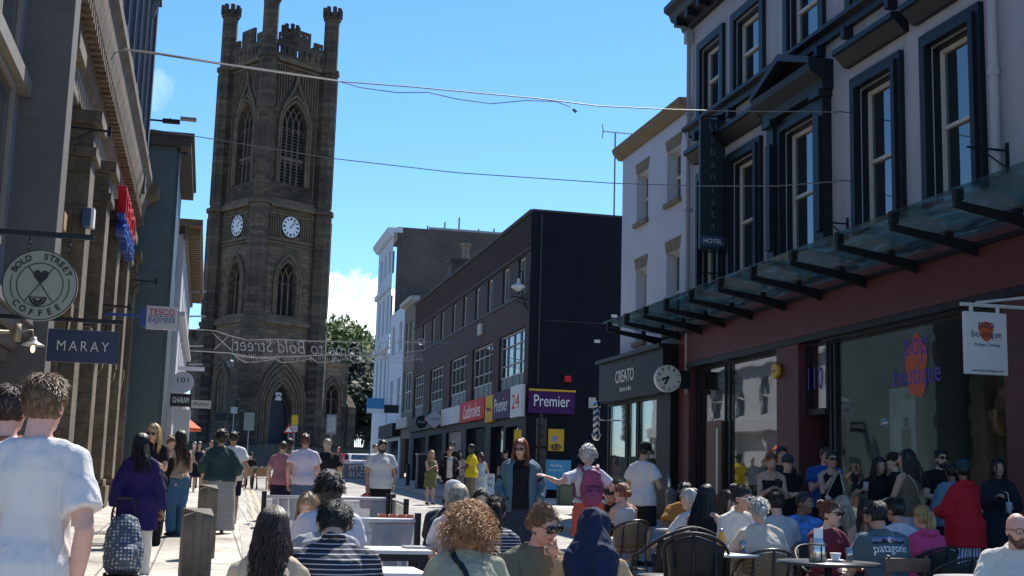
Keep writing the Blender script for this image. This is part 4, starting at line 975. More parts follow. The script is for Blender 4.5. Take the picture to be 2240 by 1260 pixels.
mb = MB(); mb.box(-.08, E, .02, .09, 10.30, 10.40); mb.box(-.08, E + .02, .0, .10, 11.70, 11.84); mb.box(-.08, .0, -12, .0, 11.785, 11.86); mb.build('parapet_band', M('band_brown', (.045, .034, .03), .8, .15), D)
mb = MB(); mb.box(0, E, .003, .035, 10.405, 11.695); mb.build('parapet_cladding', M('brown_cladding', (.050, .028, .020), .85, .2, 3, spec=.15), D)
mb = MB(); mb.box(0, E, .003, .05, 8.68, 8.79); mb.box(0, E, .003, .04, 4.82, 4.98); mb.build('sill_band', CON, D)
for a, b in up: sash(D, a - Y0, b - Y0, 8.82, 10.23, -.1, cols=2, bars=0, fw=.06)
WG = M('window_grey', (.34, .34, .33), .5, .1)
for a, b in lo:
    a -= Y0; b -= Y0; m = MB(); y = -.10; fw = .06
    m.box(a, a + fw, y - .05, y, 5.7, 7.43); m.box(b - fw, b, y - .05, y, 5.7, 7.43); m.box(a + fw, b - fw, y - .05, y, 7.37, 7.43); m.box(a + fw, b - fw, y - .05, y, 5.7, 5.76)
    for i in range(1, 4): m.box(a + (b - a) * i / 4 - .025, a + (b - a) * i / 4 + .025, y - .045, y - .003, 5.76, 7.37)
    for z in (6.2, 6.95): m.box(a + fw, b - fw, y - .048, y - .006, z - .02, z + .02)
    w_ = m.build('window', WG, D); g = MB(); g.box(a + .03, b - .03, y - .07, y - .052, 5.72, 7.4); g.build('pane', G1, w_)
    g = MB(); g.box(a, b, y - .06, y - .01, 5.0, 5.69)
    for i in range(1, 4): g.box(a + (b - a) * i / 4 - .02, a + (b - a) * i / 4 + .02, y - .008, y + .005, 5.02, 5.68)
    g.build('spandrel_panel', M('panel_bluegrey', (.07, .085, .10), .5, .15), w_)
mb = MB(); mb.tube([(-.09, -.6, 7.62), (-.09, -4.6, 7.62)], .02, 5); mb.tube([(-.09, -4.4, 7.62), (-.09, -4.4, 4.4)], .018, 5); mb.tube([(-.09, -.35, 5.2), (-.09, -.35, 11.7)], .035, 6); mb.build('conduit', M('conduit_dark', (.03, .03, .035), .6, .1), D)
# shop signs of the block
PUR = M('sign_purple', (.05, .008, .085), .6, .15, 2, spec=.2); YEL = M('sign_yellow', (.60, .36, .03), .6, .1, spec=.2); REDS = M('sign_red', (.50, .02, .03), .6, .06, spec=.2)
def sgn(name, label, y0, y1, z0, z1, m, txt=None, tm=None, wid=None, th=.16, hgt=None, shear=0):
    t = thing(name, label, 'sign', (RX, y0, 0), R(90)); b = MB(); b.box(0, y1 - y0, .07, .07 + th, z0, z1); b.build('panel', m, t)
    if txt: TXT(txt, 1, tm, t, frame(((y1 - y0) / 2, .07 + th + .006, (z0 + z1) / 2), (-1, 0, 0), (0, 0, 1)), .002, wid=wid, hgt=hgt, shear=shear)
    return t
sgn('shop_sign', 'purple convenience store fascia facing the street beside the red one', 47.3, 50.2, 4.05, 5.15, PUR, 'Premier', WH, 2.3, hgt=.55)
sgn('shop_sign', 'white and red 24 hours sign next to the purple corner fascia', 45.5, 47.2, 4.0, 5.2, M('sign_pale', (.6, .6, .6), .5, .05), '24', REDS, 1.2, hgt=.55)
sgn('shop_sign', 'narrow yellow strip sign between red and purple fascias', 50.3, 51.7, 4.0, 5.1, YEL, 'Premier', PUR, .9)
sgn('shop_sign', 'red betting shop fascia with white lettering', 51.9, 57.0, 4.2, 5.1, REDS, 'Ladbrokes', WH, 3.6, hgt=.62, shear=.25)
sgn('shop_sign', 'pale grey fascia left of the red betting shop', 57.2, 62.0, 4.25, 5.05, M('sign_lilac', (.42, .42, .46), .5, .1))
M('ink_grey', (.12, .12, .15), .6, 0)
sgn('shop_sign', 'dark fascia at the far end of the brown brick block', 62.3, 72.3, 4.25, 5.0, FB)
t = thing('shop_sign', 'wide purple convenience store sign on the black end wall', 'sign')
a = A(1157, 851, Y=45.2); b = A(1257, 907, Y=45.2)
mb = MB(); mb.box(a.x + .02, b.x, 45.18, 45.33, b.z, a.z); mb.build('panel', PUR, t); mb = MB(); mb.box(a.x + .0, b.x + .02, 45.15, 45.175, a.z - .05, a.z + .02); mb.build('trim', YEL, t)
TXT('Premier', 1, WH, t, frame(((a.x + b.x) / 2, 45.17, (a.z + b.z) / 2 + .03), (1, 0, 0), (0, 0, 1)), .003, wid=1.38, hgt=.42)
# ground floor openings
mb = MB(); mb.wall([(0, gz(50) - .1), (0, 4.2), (E, 4.2), (E, gz(50) - .1)], [rect(1.2, 3.2, 1.02, 3.7), rect(3.6, 5.9, 1.4, 3.8), rect(7, 11.0, 1.5, 3.9), rect(12.2, 16.0, 1.15, 3.9), rect(17, 21, 1.2, 3.9), rect(22, 26, 1.3, 3.9)], .05, .3); mb.build('shopfront_wall', M('shopfront_dark', (.014, .016, .022), .6, .3, 2, spec=.2), D)
mb = MB()
for i in range(34): mb.box(12.2, 16, -.12 + (.02 if i % 2 else 0), -.1 + (.02 if i % 2 else 0), 1.15 + i * .081, 1.15 + (i + 1) * .081 - .006)
mb.build('roller_shutter', M('shutter_red', (.16, .10, .10), .5, .1), D)
for a_, b_, c_, d_ in ((1.2, 3.2, 1, 3.7), (3.6, 5.9, 1.4, 3.8), (7, 11, 1.5, 3.9), (17, 26, 1.2, 3.9)):
    mb = MB(); mb.box(a_, b_, -.2, -.18, c_, d_); mb.build('shop_glazing', G1, D)
def poster(label, px0, py0, px1, py1, Y, m, txt=None, tm=None, cat='poster', name='poster'):
    a = A(px0, py0, Y=Y); b = A(px1, py1, Y=Y); t = thing(name, label, cat); mb = MB(); mb.box(a.x, b.x, Y, Y + .03, b.z, a.z); mb.build('sheet', m, t)
    if txt:
        for s, fx, fz, wd, tmm in txt: TXT(s, 1, tmm, t, frame((a.x + (b.x - a.x) * fx, Y - .004, a.z + (b.z - a.z) * fz), (1, 0, 0), (0, 0, 1)), .001, wid=(b.x - a.x) * wd)
    return t, a, b
t, a, b = poster('yellow price poster on the black end wall under the purple sign', 1200, 938, 1233, 987, 45.28, YEL, [('£3.50', .5, .84, .72, YEL), ], )
mb = MB(); mb.ell(((a.x + b.x) / 2, 45.277, b.z + .14), (.24, .002, .12), 16, 6); mb.build('price_disc', BK, t)
for o_ in t.children:
    if o_.name.startswith('lettering'): o_.location = (0, -.006, 0)
mb = MB()
for i, cc in enumerate((0, 1, 2)): mb.box(a.x + .14 + i * .08, a.x + .20 + i * .08, 45.272, 45.278, b.z + .32 + .05 * (i % 2), b.z + .55)
mb.build('printed_picture', M('print_multi', (.25, .25, .45), .6, .9, 14), t)
poster('small yellow poster in the corner shop doorway', 1125, 940, 1140, 975, 45.2, YEL)
t, a, b = poster('large sky blue advertising board low on the black end wall', 1186, 1005, 1248, 1072, 44.9, M('board_blue', (.02, .24, .42), .45, .1), [('Parking', .5, .2, .4, WH), ('just got easier', .5, .35, .5, WH)], 'board', 'advertising_board')
poster('pale notice box on the black end wall near the barber pole', 1288, 869, 1303, 893, 45.25, M('notice_pale', (.4, .4, .36), .6, .1), cat='notice')
t = thing('alarm_box', 'small red alarm box on the black end wall above the purple sign', 'alarm box'); q = A(1241, 829, Y=45.25); mb = MB(); mb.box(q.x - .13, q.x + .13, 45.15, 45.34, q.z - .12, q.z + .12); mb.build('case', REDS, t, bev=.02)
for n_, (px, py) in enumerate(((1343, 693), (1306, 748))):
    q = A(px, py, Y=45.2); t = thing('security_camera', ('white security camera on the black wall, upper one', 'small security camera on the black wall, lower one')[n_], 'camera', group='security cameras'); mb = MB(); mb.tube([(q.x, 45.33, q.z), (q.x, 45.1, q.z + .02)], .03, 6); mb.box(q.x - .16, q.x + .06, 45.0, 45.1, q.z - .05, q.z + .06); mb.build('housing', M('cam_white', (.5, .5, .5), .4, .1), t)
# heritage lantern on the brown facade
t = thing('wall_lantern', 'white heritage lantern on a scrolled bracket high on the brown brick facade', 'lantern'); q = A(1134, 632, Y=45.8)
mb = MB(); mb.lathe([(.02, .42), (.06, .36), (.07, .22), (.26, .12), (.28, .06), (.2, .0), (.12, -.06), (.03, -.1)], 16, q); mb.build('shade', M('lantern_white', (.6, .62, .62), .35, .08), t, True)
mb = MB(); mb.tube([(q.x, q.y, q.z + .4), (q.x, q.y, q.z + .62), (q.x + .08, q.y, q.z + .7), (q.x + .16, q.y, q.z + .6), (q.x + .14, q.y, q.z + .2), (q.x + .16, q.y, q.z - .3), (q.x + .45, q.y, q.z - .95)], .03, 6); mb.tube([(q.x - .28, q.y, q.z - .28), (RX, q.y, q.z - .38)], .03, 6); mb.tube([(q.x - .1, q.y, q.z - .42), (q.x + .3, q.y, q.z - .62)], .02, 6); mb.build('bracket', TRIM, t)
t = thing('vent_box', 'cream vent box on the brown brick facade between window rows', 'vent', (RX, 53.9, 0), R(90)); mb = MB(); mb.box(-.35, .35, .0, .14, 7.95, 8.45); mb.build('case', M('cream_box', (.45, .42, .33), .6, .1), t, bev=.02)
# ---------------------------------------------------------------- narrow houses and tall brick house beyond
N1 = thing('narrow_house', 'narrow pale house with stone window bays beyond the brown block', 'house', (RX, 72.7, 0), R(90))
mb = MB(); mb.wall([(0, gz(75)), (0, 12.0), (4.2, 12.0), (4.2, gz(75))], [rect(.9, 2.0, 9.0, 11.0), rect(2.5, 3.6, 9.0, 11.0), rect(.6, 3.7, 5.6, 8.0), rect(.6, 3.6, 1.6, 4)], 0, .25); mb.add([(0, 0, 1), (0, 0, 12), (0, -9, 12), (0, -9, 1)], [(3, 2, 1, 0)]); mb.add([(0, 0, 12), (4.2, 0, 12), (4.2, -9, 13.5), (0, -9, 13.5)], [(0, 1, 2, 3)]); mb.build('wall', M('stone_brown', (.15, .12, .095), .85, .2, 2), N1)
for a, b, c_, d_ in ((.9, 2.0, 9.0, 11.0), (2.5, 3.6, 9, 11), (.6, 3.7, 5.6, 8)): sash(N1, a, b, c_, d_, -.12, cols=1 if c_ > 8 else 3)
mb = MB(); band(mb, -.05, 4.2, [(0, 12.003), (.35, 12.1), (.38, 12.3), (-.2, 12.35), (-.2, 12.003)]); mb.box(0, 4.2, 0, .3, 4.6, 5.2); mb.build('cornice', M('stone_pale', (.38, .36, .32), .8, .15), N1)
N2 = thing('narrow_house', 'narrow white painted house beside the tall brick house', 'house', (RX, 77.0, 0), R(90))
mb = MB(); mb.wall([(0, gz(77)), (0, 12.4), (6.4, 12.4), (6.4, gz(77))], [rect(x, x + 1.2, z, z + 1.9) for x in (.9, 4.0) for z in (9.6, 6.0)] + [rect(.6, 5.8, 1.7, 4)], 0, .2); mb.add([(0, 0, 12.4), (6.4, 0, 12.4), (6.4, -9, 13.6), (0, -9, 13.6)], [(0, 1, 2, 3)]); mb.build('wall', M('paint_white_blue', (.50, .54, .60), .7, .08), N2)
for x in (.9, 4.0):
    for z in (9.6, 6.0): sash(N2, x, x + 1.2, z, z + 1.9, -.1)
mb = MB(); mb.box(0, 6.4, .0, .5, 4.2, 5.0); mb.build('fascia', FB, N2); mb = MB(); mb.box(.6, 5.8, -.2, -.15, 1.7, 4); mb.build('shop_glazing', G1, N2)
T6 = thing('tall_brick_house', 'tall house with pale stucco front and dark brick side wall rising behind the brown block', 'house', (RX, 83.6, 0), R(90)); Y0 = 83.6
PB = M('stucco_pale', (.48, .53, .58), .7, .06); SB = BR('side_brick', (.10, .066, .048), (.065, .046, .036), (.085, .08, .075), .24, .09, .014, .5, .85, var=.3)
hh = [rect(x, x + .9, z, z + h_) for x in (1.0, 3.1, 5.2) for z, h_ in ((15.6, 1.5), (11.4, 2.6), (7.0, 2.8))]
mb = MB(); mb.wall([(0, 2), (0, 18.2), (7.5, 18.2), (7.5, 2)], hh, 0, .25); mb.build('front_wall', PB, T6)
for x in (1.0, 3.1, 5.2):
    for z, h_ in ((15.6, 1.5), (11.4, 2.6), (7.0, 2.8)): sash(T6, x, x + .9, z, z + h_, -.12)
mb = MB(); mb.box(-.02, 7.6, 0, .18, 14.4, 14.75); mb.box(-.02, 7.6, 0, .18, 10.3, 10.7); band(mb, -.1, 7.6, [(0, 17.9), (.2, 17.95), (.45, 18.3), (.45, 18.5), (-.6, 18.55), (-.6, 18.203), (0, 18.203)]); mb.build('cornice', PB, T6)
a = A(1112, 512, Y=83.5); 
mb = MB(); mb.add([(0, -.25, 2), (0, -(a.x - RX), 2), (0, -(a.x - RX), 18.6), (0, -.25, 18.6)], [(0, 1, 2, 3)]); mb.add([(0, -.25, 18.6), (0, -(a.x - RX), 18.6), (7.5, -(a.x - RX), 18.6), (7.5, -.25, 18.6)], [(0, 1, 2, 3)]); mb.build('side_wall', SB, T6)
mb = MB()
for x, h_ in ((3.6, .7), (4.6, 1.1), (6.0, .4), (2.4, .35), (7.1, .5)): mb.tube([(.6, -x, 18.6), (.6, -x, 18.6 + h_)], .06, 6)
mb.box(-.03, .1, -8.4, -2.4, 18.603, 18.75); mb.build('roof_pipes', M('lead', (.25, .25, .26), .6, .2), T6)
ch = thing('chimney', 'dark brick chimney stack with one tall clay pot behind the brown block', 'chimney'); q = A(1022, 570, Y=70)
mb = MB(); mb.box(q.x - .9, q.x + .9, 70, 71.2, q.z - 2, q.z - .1); mb.box(q.x - 1, q.x + 1, 69.9, 71.3, q.z - .097, q.z + .1); mb.build('stack', SB, ch); mb = MB(); mb.lathe([(.26, 0), (.2, .3), (.2, .8), (.3, .85), (.3, 1.0), (.18, 1.0)], 14, (q.x, 70.6, q.z + .1)); mb.build('pot', M('clay', (.22, .17, .12), .8, .2), ch)
# ---------------------------------------------------------------- left side
LX = -2.75
def LT(name, label, Yend, cat='building'): return thing(name, label, cat, (LX, Yend, 0), R(-90))     # local x runs back towards the camera
ST1 = BR('bank_stone', (.145, .105, .065), (.105, .078, .050), (.14, .115, .09), 1.1, .42, .008, .35, .85, var=.28, big=.5)
ST2 = M('bank_stone_plain', (.15, .105, .066), .85, .40, 2.2, .5, 18, stain=.75)
COLM = M('column_grey', (.045, .052, .07), .7, .2, 2.5, .2, 20, stain=.4)
GREYST = BR('grey_stone', (.125, .115, .108), (.110, .102, .097), (.10, .10, .10), 3.0, 1.55, .010, .2, .8, var=.12, off=0)
# nearest building: tall windows with cream frames, stone end pier
B1 = LT('bay_windowed_building', 'pale stone building with tall cream framed windows behind the round coffee sign', 21.0); Y0 = 21.0
CRM = M('frame_cream', (.24, .21, .17), .6, .12)
mb = MB(); mb.wall([(3.4, 2.6), (3.4, 16), (14, 16), (14, 2.6)], [rect(4.2, 13.6, 4.3, 6.45), rect(4.2, 13.6, 6.7, 10.2), rect(4.2, 13.6, 10.5, 15)], 0, .3); mb.build('wall', M('pale_panel', (.20, .205, .235), .6, .08), B1)
mb = MB(); mb.box(2.9, 3.5, -.8, .62, 0.3, 16.5); mb.build('end_pier', GREYST, B1, bev=.01)
for z0, z1 in ((4.3, 6.45), (6.7, 10.2), (10.5, 15)):
    for k in range(6):
        x = 4.2 + k * 1.56; sash(B1, x, x + 1.52, z0, z1, .06, CRM, bars=1 if z1 - z0 > 3 else 0, meet=z0 + 2.3, fw=.09)
mb = MB(); mb.box(3.55, 14, .0, .16, 6.47, 6.68); mb.box(3.55, 14, .0, .16, 10.22, 10.48); mb.build('transom_band', CRM, B1)
mb = MB()
for i, (z, d) in enumerate(((2.9, .18), (3.05, .28), (3.22, .40), (3.36, .46))): mb.box(3.52, 14, .0, d, z, z + .13)
mb.build('shopfront_cornice', M('shop_cornice', (.12, .11, .11), .6, .15), B1)
mb = MB(); mb.box(3.6, 14, -.25, -.05, .2, 2.88); mb.build('shopfront', M('shop_timber', (.20, .11, .06), .5, .25, 4), B1)
mb = MB()
for x in (3.7, 5.6, 7.4): mb.box(x, x + .14, -.05, .05, .2, 2.88)
mb.build('mullion', TRIM, B1)
# dark recess between the two
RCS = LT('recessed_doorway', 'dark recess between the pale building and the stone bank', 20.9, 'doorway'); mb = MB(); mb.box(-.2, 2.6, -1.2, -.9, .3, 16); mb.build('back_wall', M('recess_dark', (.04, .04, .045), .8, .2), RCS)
# stone bank with arches, big cornice and giant upper columns
Y0 = 38.6
B2 = LT('stone_bank_building', 'ornate brown stone bank with arched ground floor, deep cornice and tall fluted upper columns', Y0)
Ys = 18.9
EL = Y0 - Ys
bays = [(20.4, 23.0), (24.2, 26.8), (28.0, 30.6), (31.8, 34.4), (35.4, 37.6)]
mb = MB(); mb.wall([(0, .4), (0, 8.3), (EL, 8.3), (EL, .4)], [arch(Y0 - (a + b) / 2, .95, 4.4, (b - a) * .82, 8, 0) for a, b in bays], 0, .7); mb.build('wall', ST1, B2)
mb = MB(); mb.box(.1, EL - .1, -.75, -.72, .9, 6.2); mb.build('glazing', G1, B2)
mb = MB()
for a, b in bays:
    c = Y0 - (a + b) / 2; w_ = (b - a) * .82 / 2
    for i in range(9):
        t0, t1 = math.pi * i / 9 + .02, math.pi * (i + 1) / 9 - .02
        mb.prism([(c + (w_ + q) * math.cos(t), 4.4 + (w_ + q) * math.sin(t)) for q, t in ((.004, t0), (.30, t0), (.30, t1), (.004, t1))], 'y', .003, .10 + (.14 if i == 4 else 0))
mb.build('arch_voussoirs', M('voussoir', (.30, .19, .09), .85, .25, 3, .3, 20), B2)
pil = [19.4, 23.6, 27.4, 31.2, 35.0, 38.3]
for i, y in enumerate(pil):
    x = Y0 - y; h = .42; mb = MB()
    mb.box(x - h, x + h, 0, .42, 1.35, 7.1); mb.box(x - h - .1, x + h + .1, 0, .56, .3, 1.2); mb.box(x - h - .05, x + h + .05, 0, .49, 1.2, 1.35)
    mb.box(x - h - .06, x + h + .06, 0, .50, 7.1, 7.28); mb.box(x - h, x + h, 0, .44, 7.28, 7.7); mb.box(x - h - .12, x + h + .12, 0, .56, 7.7, 7.95)
    mb.build('pilaster', BR('pilaster_stone', (.165, .130, .088), (.135, .106, .072), (.07, .06, .045), 1.3, .62, .008, .4, .85, var=.35, big=.9), B2, bev=.015)
mb = MB()
for a, b in bays:
    for s, yy in ((1, a + .12), (-1, b - .12)):
        x = Y0 - yy; mb = MB(); mb.box(x - .2, x + .2, 0, .34, 4.15, 4.4); mb.prism([(0, 3.5), (.12, 3.6), (.30, 3.9), (.32, 4.147), (0, 4.147)], 'x', x - .14, x + .14); mb.box(x - .13, x + .13, 0, .16, 1.0, 3.49); mb.build('console', ST2, B2, bev=.01)
def zz_(z): return 7.953 + (z - 7.953) * 1.78
mb = MB(); band(mb, 0, EL + .15, [(y, z if z == 7.953 else zz_(z)) for y, z in [(0, 7.953), (.20, 7.953), (.20, 8.25), (.28, 8.30), (.36, 8.52), (.50, 8.62), (.56, 8.80), (.60, 9.02), (.70, 9.10), (.70, 9.22), (-.1, 9.32)]]); mb.build('cornice', ST2, B2)
mb = MB()
for i in range(int(EL / .32)): mb.box(.1 + i * .32, .24 + i * .32, .33, .52, zz_(8.42), zz_(8.55))
mb.build('dentils', ST2, B2)
# upper storeys
mb = MB(); mb.wall([(2.4, 9.3), (2.4, 17.5), (EL, 17.5), (EL, 9.3)], [rect(Y0 - y - .55, Y0 - y + .55, 11.0, 13.6) for y in (34.0, 31.4, 28.8, 26.2, 23.6, 21)], -.1, .3); mb.build('upper_wall', COLM, B2)
mb = MB(); mb.box(2.42, EL, -.42, -.40, 10, 13.2); mb.build('glazing', G1, B2)
for i in range(9):
    y = 35.6 - i * 1.95; x = Y0 - y; mb = MB(); r = .34; n = 24
    prof = [(x + (r - (.035 if k % 2 else 0)) * math.cos(2 * math.pi * k / n), .22 + (r - (.035 if k % 2 else 0)) * math.sin(2 * math.pi * k / n)) for k in range(n)]
    mb.prism(prof, 'z', 10.65, 14.3); mb.box(x - .42, x + .42, -.1, .66, 10.2, 10.45); mb.lathe([(.42, 10.45), (.40, 10.58), (.36, 10.65)], 16, (x, .22, 0)); mb.lathe([(.34, 14.3), (.40, 14.5), (.46, 14.8)], 12, (x, .22, 0)); mb.box(x - .48, x + .48, -.1, .72, 14.8, 14.98)
    mb.build('column', COLM, B2)
mb = MB(); band(mb, 2.3, EL, [(-.1, 14.983), (.62, 14.983), (.62, 15.5), (.72, 15.55), (.72, 16.0), (.95, 16.1), (1.30, 16.3), (1.35, 16.7), (-.1, 16.9)])
for i in range(22): mb.box(2.4 + i * .8, 2.65 + i * .8, .72, 1.25, 16.0, 16.16)
mb.build('upper_entablature', ST2, B2)
mb = MB(); mb.add([(2.4, .6, 9.3), (2.4, .6, 16), (2.4, -6, 16), (2.4, -6, 9.3)], [(0, 1, 2, 3), (3, 2, 1, 0)]); mb.box(2.3, 2.75, -.1, .62, 9.33, 14.98); mb.build('corner_pier', COLM, B2)
mb = MB(); mb.box(0, .02, -6, 0, .5, 9.3); mb.build('end_wall', ST1, B2)
# pedimented corner aedicule at the end of the bank
mb = MB(); band(mb, -.35, .75, [(0, 9.33), (.5, 9.33), (.6, 9.6), (.9, 9.75), (.9, 9.95), (0, 10.05)]); mb.box(-.2, .6, 0, .5, 6.8, 7.2)
mb.build('corner_block', ST2, B2)
# supermarket lettering on the frieze
t = thing('shop_lettering', 'red and blue projecting supermarket letters on the stone bank under its cornice', 'shop lettering', (LX, Y0, 0), R(-90))
xl = Y0 - 31.6
TXT('TESCO', 1, REDS, t, frame((xl, .50, 7.72), (-1, 0, 0), (0, 0, 1)), .10, wid=4.2, hgt=.62); BLU = M('letter_blue', (.02, .06, .30), .4, .05)
TXT('express', 1, BLU, t, frame((xl - .3, .50, 7.02), (-1, 0, 0), (0, 0, 1)), .10, wid=3.9, hgt=.5, shear=.2)
mb = MB()
for i in range(5): mb.box(xl - 2 + i * .85, xl - 1.35 + i * .85, .42, .60, 7.33, 7.39)
mb.box(xl - 2.1, xl + 2.1, .02, .47, 7.2, 7.9) if False else None
mb.build('dashes', BLU, t)
mb = MB()
for i in range(5): mb.box(xl - 1.9 + i * .9, xl - 1.86 + i * .9, 0, .42, 7.4, 7.44)
mb.build('standoff', TRIM, t)
t = thing('alarm_box', 'blue and white alarm box on the stone pilaster above the coffee sign', 'alarm box', (0, 0, 0)); a = A(181, 455, Y=23.0); b = A(198, 497, Y=23.0)
mb = MB(); mb.box(a.x, b.x, 22.9, 23.2, b.z, a.z); mb.build('case', M('alarm_blue', (.02, .07, .16), .4, .05), t, bev=.02); mb = MB(); mb.box(b.x + .002, b.x + .05, 22.9, 23.2, b.z, a.z); mb.build('edge', WH, t)
# grey green slab of a building, then the bracketed one
Y0 = 46.8
B3 = thing('grey_green_building', 'plain grey green clad building stepping forward behind the supermarket sign', 'building')
GG = BR('green_cladding', (.075, .098, .10), (.066, .088, .09), (.045, .055, .06), 2.4, 1.9, .012, .15, .5, var=.15, off=0)
XF = -1.45
mb = MB(); mb.box(-7, XF, 39.2, 46.6, gz(39), 11.5); mb.build('wall', GG, B3); mb = MB(); mb.box(-7, XF + .42, 39.0, 46.9, 11.503, 11.8); mb.box(-7, XF + .5, 38.95, 46.95, 11.803, 11.92); mb.build('eaves', M('eaves_brown', (.05, .042, .035), .8, .2), B3)
mb = MB(); mb.box(XF + .003, XF + .10, 39.25, 39.9, gz(39), 11.4); mb.build('corner_strip', M('clad_dark', (.05, .07, .075), .5, .15), B3)
B4 = thing('bracketed_eaves_building', 'pale three storey building with deep bracketed brown eaves before the church', 'building', (-1.25, 66, 0), R(-90))
PW = M('plaster_pale', (.44, .44, .46), .8, .1, 1)
mb = MB(); mb.wall([(0, 1.2), (0, 10.2), (19.2, 10.2), (19.2, 1.2)], [rect(x, x + 1.1, z, z + 1.9) for x in (1.2, 4, 6.8, 9.6, 12.4, 15.2) for z in (7.6, 4.9)], 0, .25); mb.add([(0, 0, 1), (0, 0, 10.2), (0, -8, 10.2), (0, -8, 1)], [(0, 1, 2, 3), (3, 2, 1, 0)]); mb.add([(19.2, 0, 1), (19.2, 0, 10.2), (19.2, -8, 10.2), (19.2, -8, 1)], [(0, 1, 2, 3), (3, 2, 1, 0)]); mb.build('wall', PW, B4)
for x in (1.2, 4, 6.8, 9.6, 12.4, 15.2):
    for z in (7.6, 4.9): sash(B4, x, x + 1.1, z, z + 1.9, -.1)
EB = M('eaves_tan', (.16, .11, .06), .8, .25, 3)
mb = MB(); mb.box(-.2, 19.4, -8, .62, 10.5, 10.75); mb.box(-.1, 19.3, .0, .12, 10.0, 10.498)
for i in range(38): mb.box(.1 + i * .5, .3 + i * .5, .13, .55, 10.2, 10.497)
mb.build('bracketed_eaves', EB, B4)
mb = MB(); mb.box(0, 19.2, .0, .35, 4.2, 4.7); mb.box(0, 19.2, .0, .2, 7.2, 7.35)
for i in range(6): mb.box(.4 + i * 3.2, .7 + i * 3.2, .0, .2, 1.2, 4.19)
mb.build('shopfront_trim', PW, B4)
# ---------------------------------------------------------------- signs on the left
def bracket_sign(name, label, x0, x1, z0, z1, Y, m, cat='sign', arm=True, wall=None, th=.04):
    t = thing(name, label, cat); mb = MB(); mb.box(x0, x1, Y, Y + th, z0, z1); mb.build('panel', m, t, bev=.006)
    if arm:
        mb = MB(); wx = wall if wall is not None else LX + .3; mb.box(wx, x1 + .03, Y - .005, Y + .045, z1 + .09, z1 + .135)
        for x in (x0 + (x1 - x0) * .25, x0 + (x1 - x0) * .8): mb.tube([(x, Y + .02, z1), (x, Y + .02, z1 + .1)], .012, 5)
        mb.build('bracket', TRIM, t)
    return t
Y = 12.7; c = A(88, 624, Y=Y); r = .345
t = thing('round_sign', 'round pale green coffee shop sign hanging from a black arm at the left', 'sign')
CF = M('sign_sage', (.26, .27, .22), .6, .08, 3)
mb = MB(); mb.T = Matrix.Translation(c) @ Matrix.Rotation(R(90), 4, 'X'); mb.lathe([(r, -.02), (r, .02), (.01, .02)], 48); mb.T = None; mb.build('disc', CF, t)
def ring(mb, cx, cz, y, r0, r1, a0=0, a1=360, n=40):
    pts = [(cx + q * math.cos(R(a0 + (a1 - a0) * i / n)), y, cz + q * math.sin(R(a0 + (a1 - a0) * i / n))) for i in range(n + 1) for q in (r0, r1)]
    mb.add(pts, [(2 * i, 2 * i + 1, 2 * i + 3, 2 * i + 2) for i in range(n)])
mb = MB(); yy = Y - .026
ring(mb, c.x, c.z, yy, r * .60, r * .625); ring(mb, c.x, c.z, yy, r * .97, r * .995); ring(mb, c.x, c.z, yy, r * .76, r * .785, -36, 16, 14); ring(mb, c.x, c.z, yy, r * .76, r * .785, 162, 212, 14)
def ln(mb, a, b, w_, y): 
    a = Vector(a); b = Vector(b); d = (b - a).normalized(); s = Vector((-d.y, d.x)) * w_ / 2
    mb.add([(p.x, y, p.y) for p in (a - s, a + s, b + s, b - s)], [(0, 1, 2, 3), (3, 2, 1, 0)])
for s in (-1, 1): ln(mb, (c.x - s * r * .36, c.z - r * .46), (c.x + s * r * .33, c.z + r * .50), .010, yy)
ln(mb, (c.x - .005, c.z - .02), (c.x - .012, c.z - .10), .003, yy)
ln(mb, (c.x - r * .27, c.z - r * .35), (c.x + r * .22, c.z - r * .35), .008, yy)
ring(mb, c.x - .01, c.z - r * .36, yy, r * .17, r * .23, 180, 360, 14); ring(mb, c.x - .01, c.z - r * .38, yy, r * .06, r * .14, 180, 360, 14)
mb.build('printed_cup', BK, t)
mb = MB(); hp_ = []
for i in range(40):
    q = 2 * math.pi * i / 40; hp_.append((c.x + .003 + r * .0125 * 16 * math.sin(q) ** 3 * 1.0, c.z + r * .24 + r * .0145 * (13 * math.cos(q) - 5 * math.cos(2 * q) - 2 * math.cos(3 * q) - math.cos(4 * q))))
mb.prism(hp_, 'y', yy - .001, yy); mb.build('printed_heart', BK, t)
def arctext(s, rr, a0, a1, size, up=True):
    for i, ch in enumerate(s):
        if ch == ' ': continue
        an = R(a0 + (a1 - a0) * i / (len(s) - 1)); d = Vector((math.cos(an), 0, math.sin(an))); x = Vector((d.z, 0, -d.x)) * (1 if up else -1)
        TXT(ch, size, BK, t, frame(Vector((c.x, yy, c.z)) + d * rr, x, d * (1 if up else -1)), .001, off=.002)
arctext('BOLD  STREET', r * .80, 150, 26, r * .24); arctext('COFFEE', r * .80, 222, 310, r * .24, False)
mb = MB(); mb.box(LX + .1, c.x + .46, Y - .02, Y + .03, c.z + r + .13, c.z + r + .18)
for x in (c.x - .13, c.x + .24):
    for k in range(3): mb.tube([(x + .012 * math.cos(a_) * (k % 2), Y + .012 * math.cos(a_) * (1 - k % 2), c.z + r - .04 + k * .055 + .03 + .03 * math.sin(a_)) for a_ in [i * math.pi / 4 for i in range(9)]], .005, 4)
mb.build('arm', TRIM, t)
a = A(106, 718, Y=15); b = A(257, 797, Y=15)
t = bracket_sign('hanging_sign', 'navy rectangular restaurant sign with pale spaced capitals below the round sign', a.x, b.x, b.z, a.z, 15, M('sign_navy', (.010, .020, .062), .45, .08))
